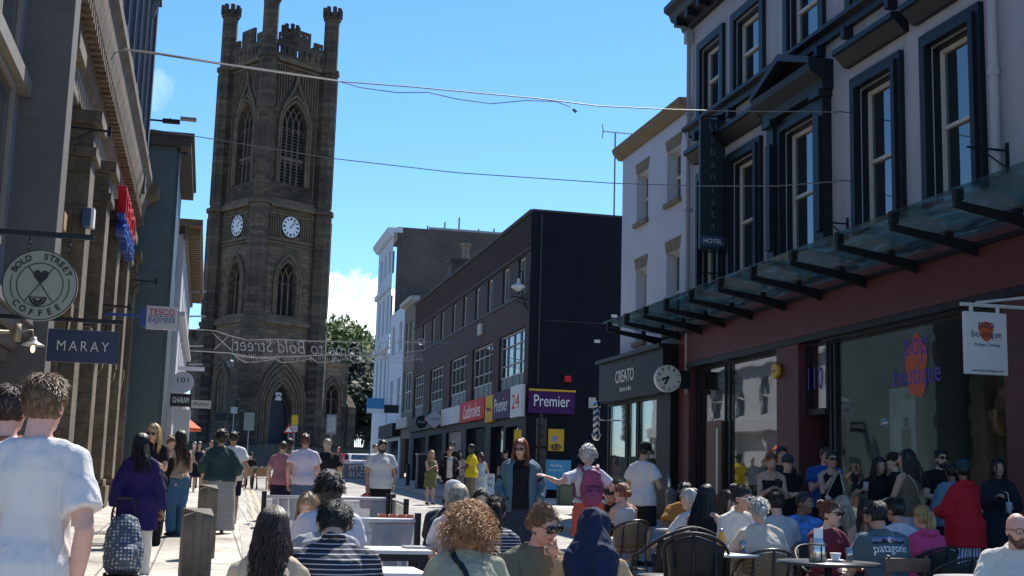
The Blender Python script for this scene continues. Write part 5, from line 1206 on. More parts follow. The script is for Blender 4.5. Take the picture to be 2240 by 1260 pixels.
TXT('MARAY', 1, M('letter_cream', (.60, .55, .50), .6, 0), t, frame(((a.x + b.x) / 2, 14.994, (a.z + b.z) / 2), (1, 0, 0), (0, 0, 1)), .001, wid=.56, hgt=.11, space=1.35, off=-.012)
a = A(309, 668, Y=30); b = A(385, 722, Y=30)
t = bracket_sign('hanging_sign', 'white supermarket sign with red and blue letters projecting beside the grey green building', a.x + .13, b.x, b.z, a.z, 30, M('sign_white2', (.50, .50, .52), .5, .05), arm=False, th=.12)
mb = MB(); mb.box(a.x, a.x + .127, 30.0, 30.12, b.z + .04, a.z - .06); mb.box(LX + .3, a.x + .1, 30.04, 30.1, (a.z + b.z) / 2, (a.z + b.z) / 2 + .06); mb.build('blue_end', BLU, t)
xm = (a.x + .13 + b.x) / 2
TXT('TESCO', 1, REDS, t, frame((xm, 29.993, b.z + .40), (1, 0, 0), (0, 0, 1)), .001, wid=.58, hgt=.14, off=.008); TXT('express', 1, BLU, t, frame((xm, 29.993, b.z + .18), (1, 0, 0), (0, 0, 1)), .001, wid=.60, hgt=.17, shear=.3)
mb = MB()
for i in range(5): mb.box(xm - .29 + i * .12, xm - .20 + i * .12, 29.99, 29.997, b.z + .285, b.z + .305)
mb.build('dashes', BLU, t)
for n_, (px, py, Yb, ln_, lab) in enumerate(((240, 288, 21.6, .62, 'dark bracket high on the stone bank under its cornice'), (283, 672, 28, .62, 'dark sign bracket above the white supermarket sign'), (342, 617, 33, .6, 'small dark bracket against the grey green wall'), (440, 595, 58, 1.2, 'thin black bracket under the bracketed eaves'), (440, 638, 60, 1.1, 'thin metal bar below the bracket under the eaves'), (405, 655, 62, .01, ''))):
    if not lab: continue
    q = A(px, py, Y=Yb); t = thing('wall_bracket', lab, 'bracket', group='wall brackets on the left'); mb = MB(); mb.tube([(q.x - ln_, Yb, q.z + .02), (q.x, Yb, q.z)], .022, 6); mb.tube([(q.x - ln_, Yb, q.z - .22), (q.x - ln_ * .4, Yb, q.z)], .012, 5); mb.box(q.x - .03, q.x + .03, Yb - .03, Yb + .03, q.z - .08, q.z + .08) ; mb.build('arm', TRIM, t)
# signs further up the left side
t = thing('round_sign', 'round lilac sign numbered 101 above a black sign on the left', 'sign'); Y = 45; c = A(400, 836, Y=Y); r = .37; mb = MB(); mb.T = Matrix.Translation(c) @ Matrix.Rotation(R(90), 4, 'X'); mb.lathe([(r, -.03), (r, .03), (r * .9, .04), (.01, .04)], 32); mb.T = None
mb.build('disc', M('sign_lilac2', (.50, .46, .50), .6, .05), t); TXT('101', 1, BK, t, frame((c.x, Y - .045, c.z + .07), (1, 0, 0), (0, 0, 1)), .001, wid=.38, hgt=.18)
TXT('WINE BAR', 1, BK, t, frame((c.x, Y - .045, c.z - .12), (1, 0, 0), (0, 0, 1)), .001, wid=.26) if False else None
mb = MB(); mb.box(c.x - .2, c.x - .2 + .9, Y, Y + .1, c.z + .42, c.z + .55); mb.tube([(-1.3, Y, c.z), (c.x - r, Y, c.z)], .03, 6); mb.build('bracket', WH, t)
a = A(373, 860, Y=44); b = A(417, 890, Y=44)
t = bracket_sign('hanging_sign', 'black rectangular sign with white capitals directly below the round 101 sign', a.x, b.x, b.z, a.z, 44, BK, arm=False); TXT('GHARAM', 1, WH, t, frame(((a.x + b.x) / 2, 43.995, (a.z + b.z) / 2), (1, 0, 0), (0, 0, 1)), .001, wid=.54, hgt=.2)
a = A(419, 875, Y=47); b = A(461, 894, Y=47)
t = bracket_sign('hanging_sign', 'pale script sign right of the black sign below 101', a.x, b.x, b.z, a.z, 47, M('sign_beige', (.38, .37, .34), .6, .1), arm=False); TXT('Boutique', 1, BK, t, frame(((a.x + b.x) / 2, 46.995, (a.z + b.z) / 2), (1, 0, 0), (0, 0, 1)), .001, wid=.55, hgt=.16, shear=.4)
t = thing('street_canopy_post', 'pale shop column below the black sign on the left', 'column'); a = A(383, 895, Y=45.5); b = A(412, 960, Y=45.5); mb = MB(); mb.box(a.x, b.x, 45.5, 46.2, gz(45), a.z); mb.build('shaft', PW, t)
t = thing('parasol', 'orange red parasol tip showing before the church steps', 'parasol'); q = A(405, 922, Y=50); e = A(443, 938, Y=50); mb = MB(); mb.lathe([(e.x - q.x, e.z - q.z - .1), (e.x - q.x, e.z - q.z), (.05, .18)], 8, q); mb.build('canopy', M('parasol_orange', (.70, .10, .03), .8, .05), t); mb = MB(); mb.tube([(q.x, q.y, gz(50)), (q.x, q.y, q.z + .1)], .03, 6); mb.build('pole', BK, t)
# swan neck lamp, lit
t = thing('wall_lamp', 'lit swan neck wall lamp with pale enamel shade below the coffee sign', 'lamp'); Y = 13.5; q = A(73, 748, Y=Y); wl_ = A(45, 728, Y=Y)
mb = MB(); mb.lathe([(.028, .05), (.035, .02), (.05, .0), (.11, -.03), (.115, -.04), (.05, -.01)], 20, q); mb.build('shade', M('enamel', (.45, .42, .38), .35, .1), t, True)
mb = MB(); mb.tube([(wl_.x - .02, Y, wl_.z - .0), (wl_.x + .06, Y, wl_.z + .03), (q.x - .02, Y, q.z + .12), (q.x, Y, q.z + .05)], .010, 6); mb.box(wl_.x - .07, wl_.x, Y - .03, Y + .03, wl_.z - .09, wl_.z + .09); mb.tube([(LX, Y, wl_.z), (wl_.x - .03, Y, wl_.z)], .02, 6); mb.build('arm', M('brass_dull', (.30, .25, .18), .5, .1, metal=.5), t, True)
mb = MB(); mb.ell(q - Vector((0, 0, .072)), (.022, .022, .038), 12, 8); mb.build('bulb', M('bulb_lit', (1, .80, .38), .4, 0, emit=1.6), t, True)
# street light on a wall arm, high left
t = thing('street_light', 'flat led street light on a short arm against the sky at upper left', 'street light'); Y = 36; a = A(330, 262, Y=Y); b = A(430, 263, Y=Y)
mb = MB(); mb.tube([(a.x - .2, Y, a.z), (a.x + .45, Y, a.z)], .03, 8); mb.build('arm', TRIM, t); mb = MB(); mb.box(a.x + .32, b.x - .45, Y - .1, Y + .1, a.z - .05, a.z + .06); mb.box(a.x + .5, a.x + .56, Y - .02, Y + .02, a.z + .06, a.z + .1); mb.build('housing', TRIM, t, bev=.02); mb = MB(); mb.box(b.x - .448, b.x, Y - .1, Y + .1, b.z - .04, b.z + .05); mb.build('head', M('lamp_head', (.30, .24, .22), .5, .1), t, bev=.015)
t = thing('security_camera', 'dome camera at the eaves corner of the grey green building', 'camera'); q = A(407, 336, Y=39); mb = MB(); mb.tube([(q.x - .2, 39, q.z + .03), (q.x, 39, q.z)], .02, 6); mb.ell(q, (.07, .07, .06), 10, 6); mb.build('dome', TRIM, t)

# ---------------------------------------------------------------- church
CYAW = 31.5
CH = thing('church', 'tall blackened sandstone church with clock tower, turrets and pointed windows at the street end', 'church', (3.3, 112, 0), R(CYAW))
SD = BR('sandstone_dark', (.135, .098, .062), (.062, .047, .034), (.045, .036, .029), .85, .36, .014, .7, .9, var=.5, big=.16)
SD2 = BR('sandstone_brown', (.215, .155, .095), (.100, .075, .050), (.055, .043, .033), .9, .38, .014, .6, .9, var=.45, big=.22)
SP = M('sandstone_trim', (.140, .102, .066), .9, .35, 1.2, .5, 8, stain=.4)
WT = 6.85
NF = Matrix.Translation((WT, 0, 0)) @ Matrix.Rotation(math.pi, 4, 'Z')       # right face: wall x runs right to left, outward is -y
LF = Matrix.Translation((0, 0, 0)) @ Matrix.Rotation(R(90), 4, 'Z')         # left face: wall x -> +y, outward -x
STG = [(4.3, 15.3, 0.0, SD2), (15.3, 25.9, .12, SD2), (25.9, 39.5, .30, SD)]
def gw(T, cx, z0, zs, w_, y, lights, tr=2, louvre=False, glass=DK, nm='window', back=.5, third=None):
    """pointed window: archivolt, mullions, intersecting tracery, louvres"""
    m = MB(); m.T = T; o = arch(cx, z0, zs, w_, 10); m.add([(p[0], y - back, p[1]) for p in o], [tuple(range(len(o)))]); 
    wo_ = m.build(nm, glass, CH)
    m = MB(); m.T = T
    for q, yy, rr in ((.16, y + .05, .13), (.42, y + .09, .15)):
        m.tube([(p[0], yy, p[1]) for p in arch(cx, z0, zs, w_ + 2 * q, 10)], rr, 6)
    apex = arch(cx, z0, zs, w_ + 1, 10)[12]
    m.build('archivolt', SP, wo_)
    m = MB(); m.T = T; ym = y - back + .12; hw = w_ / 2
    for i in range(1, lights): x = cx - hw + w_ * i / lights; m.box(x - .07, x + .07, ym, ym + .16, z0, zs)
    if third: m.box(cx - hw, cx + hw, ym, ym + .15, third - .12, third + .12)
    rr = w_
    for i in range(1, lights):
        x = cx - hw + w_ * i / lights
        for s in (-1, 1):
            pts = []; xc = x + s * w_; 
            for k in range(10):
                an = k * .115; px_ = xc - s * w_ * math.cos(an); pz_ = zs + w_ * math.sin(an)
                # stop at the outer arch
                e = (cx + hw - w_) if px_ > cx else (cx - hw + w_)
                if abs(px_ - e) ** 2 + (pz_ - zs) ** 2 > w_ * w_: break
                pts.append((px_, ym + .08, pz_))
            if len(pts) > 1: m.tube(pts, .07, 5)
    sw = w_ / lights
    for lv in ([zs] + ([third - .1] if third else [])):
        for i in range(lights):
            xx = cx - hw + sw * (i + .5); m.tube([(p[0], ym + .08, p[1]) for p in arch(xx, lv - .7, lv - .6, sw * .9, 5)][1:-1], .045, 4)
    m.build('tracery', SP, wo_)
    if louvre:
        m = MB(); m.T = T
        n = int((zs - z0) / .30)
        for i in range(n):
            z = z0 + .15 + i * .30
            for k in range(lights):
                xa = cx - hw + sw * k + .09; m.prism([(ym - .20, z + .16), (ym + .10, z), (ym + .10, z + .05), (ym - .20, z + .21)], 'x', xa, xa + sw - .18)
        m.build('louvres', M('louvre', (.07, .075, .085), .7, .2), wo_)
    return wo_
for z0, z1, ins, m_ in STG:
    mb = MB()
    for T in (NF, LF):
        mb.T = T; hs2 = []
        c_ = WT / 2
        if z0 > 20: hs2 = [arch(c_, 28.0, 33.4, 2.6, 10)]
        elif z0 > 10: hs2 = [arch(c_, 15.9, 19.0, 1.95, 10)]
        mb.wall([(ins, z0), (ins, z1), (WT - ins, z1), (WT - ins, z0)], hs2 if z0 > 10 else ([arch(c_, 4.4, 7.6, 2.3, 10)] if T is NF else []), -ins, .75)
    mb.T = None
    mb.add([(ins, WT - ins, z0), (WT - ins, WT - ins, z0), (WT - ins, WT - ins, z1), (ins, WT - ins, z1), (WT - ins, ins, z0), (WT - ins, ins, z1)], [(0, 1, 2, 3), (1, 4, 5, 2)])
    mb.build('tower_stage', m_, CH)
mb = MB(); mb.box(1, WT - 1, 1, WT - 1, 4, 39); mb.build('inner_core', DK, CH)
for T in (NF, LF):
    gw(T, WT / 2, 28.0, 33.4, 2.6, -.30, 4, louvre=True, third=30.4); gw(T, WT / 2, 15.9, 19.0, 1.95, -.12, 3)
    # ogee hood and finial over the belfry window
    m = MB(); m.T = T
    for s in (-1, 1): m.tube([(WT / 2 + s * 1.78, -.2, 32.6), (WT / 2 + s * 1.72, -.2, 34.0), (WT / 2 + s * 1.15, -.18, 35.6), (WT / 2 + s * .5, -.16, 36.6), (WT / 2 + s * .15, -.15, 37.4), (WT / 2, -.15, 38.6)], .13, 6)
    m.build('ogee_hood', SP, CH)
    m = MB(); m.T = T     # panelled ribs
    for i in range(17):
        x = 1.1 + i * (WT - 2.2) / 16
        d = abs(x - WT / 2)
        zz = 34.6 + max(0, 2.2 - d) * 1.9 if d < 2.3 else 26.4
        if zz < 38.9: m.box(x - .05, x + .05, -.30, -.16, zz, 38.9)
    for i in range(16):
        x = 1.1 + (i + .5) * (WT - 2.2) / 16; m.tube([(p[0], -.22, p[1]) for p in arch(x, 38.2, 38.4, .34, 4)][1:-1], .04, 4)
    m.box(.6, WT - .6, -.30, -.1, 38.9, 39.1); m.box(.6, WT - .6, -.30, -.1, 26.2, 26.5)
    m.build('panel_ribs', SP, CH)
    m = MB(); m.T = T     # clock stage panelling
    for a0, a1 in ((1.0, 2.3), (WT - 2.3, WT - 1.0)):
        for i in range(6): x = a0 + (a1 - a0) * i / 5; m.box(x - .05, x + .05, -.115, .02, 22.9, 24.9)
        for i in range(5): x = a0 + (a1 - a0) * (i + .5) / 5; m.tube([(p[0], -.03, p[1]) for p in arch(x, 24.5, 24.65, .24, 4)][1:-1], .035, 4)
    m.box(.9, WT - .9, -.115, .06, 24.95, 25.1); m.box(.9, WT - .9, -.115, .06, 22.6, 22.85)
    for i in range(15): m.ell((1.1 + i * (WT - 2.2) / 14, -.08, 25.36), (.13, .08, .2), 6, 4)
    m.build('clock_stage_panels', SP, CH)
    ck = MB(); ck.T = T @ Matrix.Translation((WT / 2, -.12, 24.0)) @ Matrix.Rotation(R(-90), 4, 'X')
    ck.lathe([(.98, .0), (.98, .16), (.90, .18), (.90, .14), (.01, .14)], 36); clk = ck.build('clock_face', M('clock_white', (.72, .74, .76), .4, .04), CH)
    hm_ = MB(); hm_.T = T
    n = 12
    for i in range(12):
        an = 2 * math.pi * i / 12; d = Vector((math.sin(an), 0, math.cos(an))); s = Vector((d.z, 0, -d.x)); o = Vector((WT / 2, .045, 24.0))
        w0 = .055 if i % 3 else .09
        q = [o + d * .60 - s * w0, o + d * .60 + s * w0, o + d * .86 + s * w0 * 1.2, o + d * .86 - s * w0 * 1.2]; hm_.add(q, [(0, 1, 2, 3), (3, 2, 1, 0)])
    for an, L_, w0 in ((math.radians(-35), .50, .05), (math.radians(-42), .78, .035)):
        d = Vector((math.sin(an), 0, math.cos(an))); s = Vector((d.z, 0, -d.x)); o = Vector((WT / 2, .055, 24.0)); q = [o - d * .15 - s * w0, o - d * .15 + s * w0, o + d * L_ + s * w0 * .4, o + d * L_ - s * w0 * .4]; hm_.add(q, [(0, 1, 2, 3), (3, 2, 1, 0)])
    hm_.build('numerals_and_hands', BK, clk)
    rg = MB(); rg.T = T; rg.tube([(WT / 2 + 1.0 * math.cos(a_), .02, 24.0 + 1.0 * math.sin(a_)) for a_ in [i * math.pi / 18 for i in range(37)]], .06, 5); rg.build('clock_rim', BK, clk)
# string courses and set-offs
def sqband(mb, e, z0, z1): mb.box(-e, WT + e, -e, WT + e, z0, z1)
mb = MB(); sqband(mb, .38, 15.0, 15.3); sqband(mb, .22, 15.303, 15.55); sqband(mb, .30, 25.6, 25.9); sqband(mb, .14, 25.903, 26.15); sqband(mb, .10, 22.3, 22.42); sqband(mb, .22, 39.2, 39.5); sqband(mb, .08, 39.503, 39.75)
mb.build('string_course', SP, CH)
# octagonal corner turrets
def octo(mb, x, y, r, z0, z1, r1=None): mb.lathe([(r, z0), (r1 or r, z1)], 8, (x, y, 0))
for (x, y) in ((0, 0), (WT, 0), (0, WT), (WT, WT)):
    mb = MB(); octo(mb, x, y, 1.02, 4.3, 15.0); octo(mb, x, y, 1.12, 15.003, 15.35); octo(mb, x, y, .92, 15.353, 25.55); octo(mb, x, y, 1.10, 25.553, 25.95); octo(mb, x, y, .80, 25.953, 39.15); octo(mb, x, y, .98, 39.153, 39.55); octo(mb, x, y, .72, 39.553, 44.6); octo(mb, x, y, .86, 44.603, 44.85)
    for k in range(8):
        an = 2 * math.pi * (k + .5) / 8; px_, py_ = x + .76 * math.cos(an), y + .76 * math.sin(an); q = MB()
        mb.lathe([(.22, 44.853), (.22, 45.75), (.05, 45.85)], 5, (px_, py_, 0))
    octo(mb, x, y, .6, 44.853, 45.2)
    for k in range(8):
        an = 2 * math.pi * (k + .5) / 8
        for z0, z1, rr in ((26.3, 38.8, .80), (16, 25, .92)): mb.tube([(x + rr * math.cos(an), y + rr * math.sin(an), z0), (x + rr * math.cos(an), y + rr * math.sin(an), z1)], .07, 4)
    mb.build('turret', SD, CH)
# pierced battlements
for (T, L_) in ((NF, WT), (LF, WT), (Matrix.Translation((0, WT, 0)), WT), (Matrix.Translation((WT, WT, 0)) @ Matrix.Rotation(R(-90), 4, 'Z'), WT)):
    mb = MB(); mb.T = T; hs2 = []
    out_ = [(.6, 39.75), (.6, 41.1)]; x = .95
    mer = [(1.0, 1.95, 41.9), (2.4, 4.45, 42.6), (4.9, 5.85, 41.9)]
    for a_, b_, zt in mer: out_ += [(a_, 41.1), (a_, zt), (b_, zt), (b_, 41.1)]
    out_ += [(L_ - .6, 41.1), (L_ - .6, 39.75)]
    for i in range(8): xx = 1.1 + i * .66; hs2.append(arch(xx, 39.95, 40.5, .26, 4))
    for a_, b_, zt in mer:
        n = max(2, int((b_ - a_) / .65))
        for i in range(n): xx = a_ + (b_ - a_) * (i + .5) / n; hs2.append([(xx + .14 * math.cos(t_), zt - .42 + .14 * math.sin(t_)) for t_ in [-2 * math.pi * k / 8 for k in range(8)]])
    mb.wall(out_, hs2, .12, .24); mb.wall(out_, hs2, -.12, 0)
    for i in range(len(out_) - 1):
        p, q = out_[i], out_[i + 1]; mb.add([(p[0], .12, p[1]), (q[0], .12, q[1]), (q[0], -.12, q[1]), (p[0], -.12, p[1])], [(0, 1, 2, 3)])
    mb.build('battlement', SD, CH)
# great door
dw = gw(NF, WT / 2, 4.4, 7.6, 2.3, 0, 1, glass=M('door_blue_black', (.010, .014, .024), .6, .2, 3), nm='door', back=.6)
m = MB(); m.T = NF
for q, d in ((.75, .16), (1.05, .2), (1.35, .22)): m.tube([(p[0], .04 + q * .05, p[1]) for p in arch(WT / 2, 4.4, 7.7, 2.3 + 2 * q, 10)], d * .8, 6)
m.tube([(WT / 2, .15, 11.2), (WT / 2, .15, 12.6)], [.2, .05], 6); m.build('door_moulding', SP, CH)
m = MB(); m.T = NF; m.box(WT / 2 - .32, WT / 2 + .32, -.5, -.45, 8.3, 9.0); m.build('door_light', M('pale_notice', (.6, .62, .68), .6, .1), dw)
# wings
WG_ = thing('nw', None, None) if False else None
mb = MB(); mb.T = NF; mb.wall([(-4.6, 4.3), (-4.6, 12.0), (-.9, 12.8), (-.9, 4.3)], [arch(-2.8, 7.0, 9.0, 1.3, 8)], -.9, .4); mb.T = None
mb.add([(WT + 4.6, .9, 4.3), (WT + 4.6, 14, 4.3), (WT + 4.6, 14, 12), (WT + 4.6, .9, 12)], [(0, 1, 2, 3)]); mb.build('wing_wall', SD2, CH); gw(NF, -2.8, 7.0, 9.0, 1.3, -.9, 2, back=.35)
mb = MB(); mb.box(WT + .9, WT + 4.8, .7, 14, 12.003, 12.3); mb.box(WT + 4.4, WT + 5.3, .4, 1.4, 4.3, 8.2); mb.prism([(.4, 8.2), (1.4, 8.2), (1.4, 9.4)], 'x', WT + 4.4, WT + 5.3); mb.build('wing_parapet', SD2, CH)
mb = MB(); mb.T = LF; mb.wall([(WT + .8, 4.3), (WT + .8, 14.2), (WT + 12, 14.2), (WT + 12, 4.3)], [arch(WT + 4.6, 6.8, 9.2, 1.5, 8)], -.6, .4); mb.T = None; mb.build('wing_wall', SD2, CH)
mb = MB(); mb.T = LF; mb.wall([(-.0 + 1.0, 4.3), (1.0, 15), (WT, 15), (WT, 4.3)], [arch(4.4, 7.2, 9.6, 1.5, 8)], .05, .3); mb.build('side_wall', SD2, CH); gw(LF, 4.4, 7.2, 9.6, 1.5, .06, 3, back=.25)
mb = MB(); mb.T = LF
for i in range(7): mb.box(WT + 1.0 + i * 1.6, WT + 1.9 + i * 1.6, -1.1, -.6, 14.2, 15.1)
mb.box(WT + .8, WT + 12, -1.1, -.58, 13.9, 14.197); mb.build('wing_battlement', SD, CH)
# terrace, steps and railings
t = thing('church_steps', 'broad dark stone steps climbing to the church terrace', 'steps'); SN = BR('step_stone', (.12, .105, .09), (.10, .09, .078), (.04, .038, .035), 1.8, .16, .01, .4, .85, var=.3)
for i in range(14):
    mb = MB(); mb.box(-26, 26, 106.5 + i * .36 - (0 if i else 0), 107.3 + i * .36 if i < 13 else 111.9, gz(106) - .2, 2.32 + (i + 1) * .142); mb.build('step', SN, t)
mb = MB(); mb.box(-60, 60, 111.9, 150, 2, 4.3); mb.build('terrace', SN, kind='structure')
rl = thing('railings', 'black iron railings along the church terrace', 'railings'); 
def rails(x0, x1, y, z, n):
    mb = MB()
    for i in range(n):
        x = x0 + (x1 - x0) * i / (n - 1); mb.box(x - .02, x + .02, y - .02, y + .02, z, z + 1.75); mb.add([(x - .04, y, z + 1.75), (x + .04, y, z + 1.75), (x, y, z + 1.95)], [(0, 1, 2), (2, 1, 0)])
    mb.box(x0, x1, y - .03, y + .03, z + 1.5, z + 1.56); mb.box(x0, x1, y - .03, y + .03, z + .15, z + .2); mb.build('rail_panel', TRIM, rl)
rails(-3.5, 4.2, 111.0, 4.12, 48); rails(7.4, 15.5, 111.0, 4.12, 50)
# ---------------------------------------------------------------- trees beyond the church
LEAF = {}
def tree(label, x, y, z0, h, r, seed, col, name='leafy_tree', conic=False, n=2600, ls=.34):
    rnd = random.Random(seed); t = thing(name, label, 'tree', (x, y, z0), 0, 'trees beside the church')
    mb = MB(); mb.tube([(0, 0, 0), (.1, 0, h * .3), (0, .1, h * .6), (.1, 0, h * .85)], [r * .09, r * .07, r * .05, .04], 8); lobes = []
    for i in range(11):
        a = rnd.uniform(0, 6.28); zz = h * rnd.uniform(.38, .86); rr = r * (rnd.uniform(.3, .75) if not conic else .5 * (1.1 - zz / h)); c_ = Vector((rr * math.cos(a), rr * math.sin(a), zz))
        lobes.append((c_, r * rnd.uniform(.34, .52) * (1 if not conic else .7 * (1.25 - zz / h)))); mb.tube([(0, 0, zz * .6), c_ * .6 + Vector((0, 0, zz * .3)), c_], [.14, .09, .04], 5)
    lobes.append((Vector((0, 0, h * .8)), r * (.5 if not conic else .18)))
    mb.build('trunk', M('bark', (.06, .045, .032), .9, .3, 6), t)
    cr_ = MB()
    for i in range(n):
        c_, q = rnd.choice(lobes); d = Vector((rnd.gauss(0, 1), rnd.gauss(0, 1), rnd.gauss(0, 1))).normalized(); p = c_ + d * q * rnd.uniform(.55, 1.08) + Vector((0, 0, -.1 * q))
        u = Vector((rnd.gauss(0, 1), rnd.gauss(0, 1), rnd.gauss(0, 1))).normalized(); v = u.orthogonal().normalized(); s = ls * rnd.uniform(.6, 1.4)
        cr_.add([p - u * s, p + v * s * .6, p + u * s, p - v * s * .55], [(0, 1, 2, 3)])
    cm = M('foliage_%s' % name + str(seed), col, .7, .45, .55); cr_.build('crown', cm, t); cm.node_tree.nodes['Principled BSDF'].inputs['Subsurface Weight'].default_value = 0
q = A(728, 660, Y=140)
tree('tall leafy tree close beside the church tower', q.x + .5, 140, 4, 16.5, 5.2, 1, (.12, .17, .028), n=4600)
q = A(765, 720, Y=150); tree('broad leafy tree between the church and the pale house', q.x, 150, 4, 15.5, 6, 2, (.085, .13, .026), n=4400)
q = A(812, 730, Y=152); tree('lower leafy tree beside the pale stucco house', q.x, 152, 4, 13.5, 4.5, 3, (.04, .065, .018), n=3000)
q = A(777, 698, Y=135); tree('slender dark conifer rising through the leafy trees', q.x, 135, 4, q.z - 4, 2.6, 4, (.014, .025, .014), 'conifer', True, 2600, .22)
q = A(795, 800, Y=128); tree('dark lower tree behind the church wing wall', q.x + 1.2, 128, 3, 9.5, 3.8, 5, (.022, .04, .012), n=3000)
q = A(730, 850, Y=134); tree('shaded tree behind the church porch at right', q.x + 1.5, 134, 4, 12, 4, 6, (.02, .036, .012), n=2600)
# ---------------------------------------------------------------- cables and the illuminated welcome sign
WIRE = M('cable_grey', (.22, .21, .20), .6, .1)
def cable(label, pts, r, cat='cable', m=WIRE, extra=None, sag=0):
    t = thing('overhead_cable', label, cat, group='overhead cables')
    P = []
    for i in range(len(pts) - 1):
        a_, b_ = Vector(pts[i]), Vector(pts[i + 1])
        for k in range(10): q_ = a_.lerp(b_, k / 10); q_.z -= sag * 4 * (k / 10) * (1 - k / 10); P.append(q_)
    P.append(Vector(pts[-1])); mb = MB(); mb.tube(P, r, 5); mb.build('wire', m, t); return t, P
Yc = 24.0
def cy(px, Ya, Yb, xa=245, xb=1850): return Ya + (Yb - Ya) * (px - xa) / (xb - xa)
pl = [(243, 130), (252, 115), (272, 109), (345, 119), (480, 140), (600, 158), (740, 178), (900, 190), (1180, 216), (1310, 232), (1480, 240), (1600, 243), (1845, 245)]
cable('upper cable crossing the street from the stone bank to the hotel', [A(x, y, Y=cy(x, 22, 21.5)) for x, y in pl], .012)
t, _ = cable('slack flex drooping under the upper cable with a plug at its end', [A(x, y, Y=cy(x, 22, 21.5) - .1) for x, y in ((740, 178), (790, 192), (870, 203), (935, 202), (1000, 217), (1075, 227), (1150, 220), (1215, 222), (1248, 234))], .009)
q = A(1253, 239, Y=21.6); mb = MB(); mb.tube([q, q + Vector((.07, 0, -.05))], .028, 6); mb.build('plug', M('plug_grey', (.2, .18, .17), .6, .1), t)
mb = MB(); mb.tube([A(x, y, Y=22 - .03) for x, y in ((272, 108), (345, 117), (480, 139), (560, 150), (640, 162), (740, 177))], .020, 5)
t2 = mb.build('flex_wrap', M('flex_pale', (.38, .34, .28), .6, .1), None, label='pale flex wrapped along the upper cable in front of the tower', cat='cable')
cable('lower cable crossing the street below the belfry window', [A(x, y, Y=cy(x, 27, 21.5)) for x, y in ((330, 283), (470, 305), (730, 347), (1000, 378), (1340, 401), (1530, 407), (1700, 407), (1845, 396))], .010)
# light sign seen from behind
SGN = thing('welcome_light_sign', 'mirrored welcome rope light sign and strings hung across the far street', 'light sign'); YS = 60
RL = M('rope_light', (.55, .50, .44), .5, .2, 3)
mb = MB()
def pth(l, r=.018): mb.tube([A(x, y, Y=YS) for x, y in l], r, 5)
pth([(455, 722), (475, 725), (505, 735), (540, 744), (600, 742), (680, 746), (760, 748), (830, 750), (930, 748)])
pth([(412, 767), (500, 772), (560, 782), (640, 780), (720, 776), (800, 778), (880, 772), (930, 765)], .022); pth([(412, 720), (455, 722)]); pth([(510, 738), (508, 775)]); pth([(508, 775), (530, 781), (600, 785)], .016)
rnd = random.Random(5)
for k in range(5):
    x0 = 515 + k * 80; pth([(x0, 780), (x0 + 20, 789 + rnd.uniform(0, 5)), (x0 + 45, 792), (x0 + 70, 788), (x0 + 90, 784)], .016)
pth([(465, 728), (505, 765)], .015); pth([(500, 735), (468, 765)], .015)
for k in range(84):
    x0 = 515 + k * 4.9; pth([(x0, 776 + rnd.uniform(-2, 2)), (x0 + rnd.uniform(-2, 2), 786 + rnd.uniform(0, 6))], .010)
for k in range(30):
    x0 = 530 + k * 13; pth([(x0, 744), (x0 + 4, 750 + rnd.uniform(0, 3)), (x0 + 9, 745)], .010)
mb.build('rope_frame', RL, SGN)
a = A(512, 750, Y=YS); b = A(845, 775, Y=YS)
TXT('Welcome to Bold Street', 1, RL, SGN, frame(((a.x + b.x) / 2, YS, (a.z + b.z) / 2 + .04), (-1, 0, 0), (0, 0, 1)), .008, wid=b.x - a.x, hgt=.62, shear=.25, off=-.012)
mb = MB()
for (x0, x1, y) in ((412, 450, 692), (412, 445, 757), (412, 443, 797), (412, 452, 638)): mb.tube([A(x0, y, Y=YS), A(x1, y, Y=YS)], .04, 5)
q0 = A(930, 748, Y=YS); mb.tube([q0, (RX, YS, q0.z)], .035, 5); mb.build('support_arm', M('arm_grey', (.28, .28, .28), .5, .1), SGN)
mb = MB(); mb.tube([(q0.x - .2 + .15 * math.cos(k * .7), YS, q0.z + .15 * math.sin(k * .7)) for k in range(10)], .025, 5); mb.build('coil', RL, SGN)
# ---------------------------------------------------------------- people walking and standing
NAVY = (.012, .014, .035); BLKC = (.010, .010, .012); WHT = (.66, .66, .68); CREAM = (.60, .55, .46); DENIM = (.075, .13, .22); TEAL = (.035, .075, .085)
def up(*a, **k): return person(*a, **k)
ZIG = STRIPE('zigzag_fabric', (.55, .54, .52), (.015, .015, .018), 34, 'Z', .5, .8, .022)
STR = STRIPE('striped_jersey', (.010, .012, .025), (.42, .42, .46), 40, 'Z', .78)
BST = STRIPE('blue_stripes', (.55, .56, .62), (.03, .06, .16), 26, 'X', .5)
p1 = up(96, 820, 5.75, -4, 'man in plain white T-shirt with short light brown hair, nearest at the left edge', ('short', 'lbrown'), 'pink', ('tee', (.60, .57, .56), .022, dict(hem=.70, sl=.72)), ('shorts', BST, .02), arms=((.18, -.02, .87), (.19, -.02, .86)), bulk=.84, turn=-12)
up(22, 843, 7.2, -8, 'dark haired man mostly hidden behind the man in the white T-shirt', ('short', 'brown'), 'pink', ('tee', (.30, .12, .07), .03), ('trousers', NAVY), turn=-10)
p3 = up(312, 950, 15.0, 3, 'woman in long purple coat and white trousers pulling a shopping trolley', ('long', 'black'), 'tan', ('coat', (.018, .012, .080), .040, dict(hem=.60)), ('trousers', (.62, .60, .55), .03), g='f', arms=((.27, -.10, .86), (.28, .05, .84)), shoe=(.35, .33, .3), walk=.35, turn=18)
up(341, 929, 19.4, 172, 'blonde woman in black top and sunglasses facing the camera behind the purple coat', ('long', 'blonde'), 'light', ('tee', BLKC, .015), ('trousers', BLKC), g='f', sun=True, arms=('phone', 'hold'), nod=12, turn=-10)
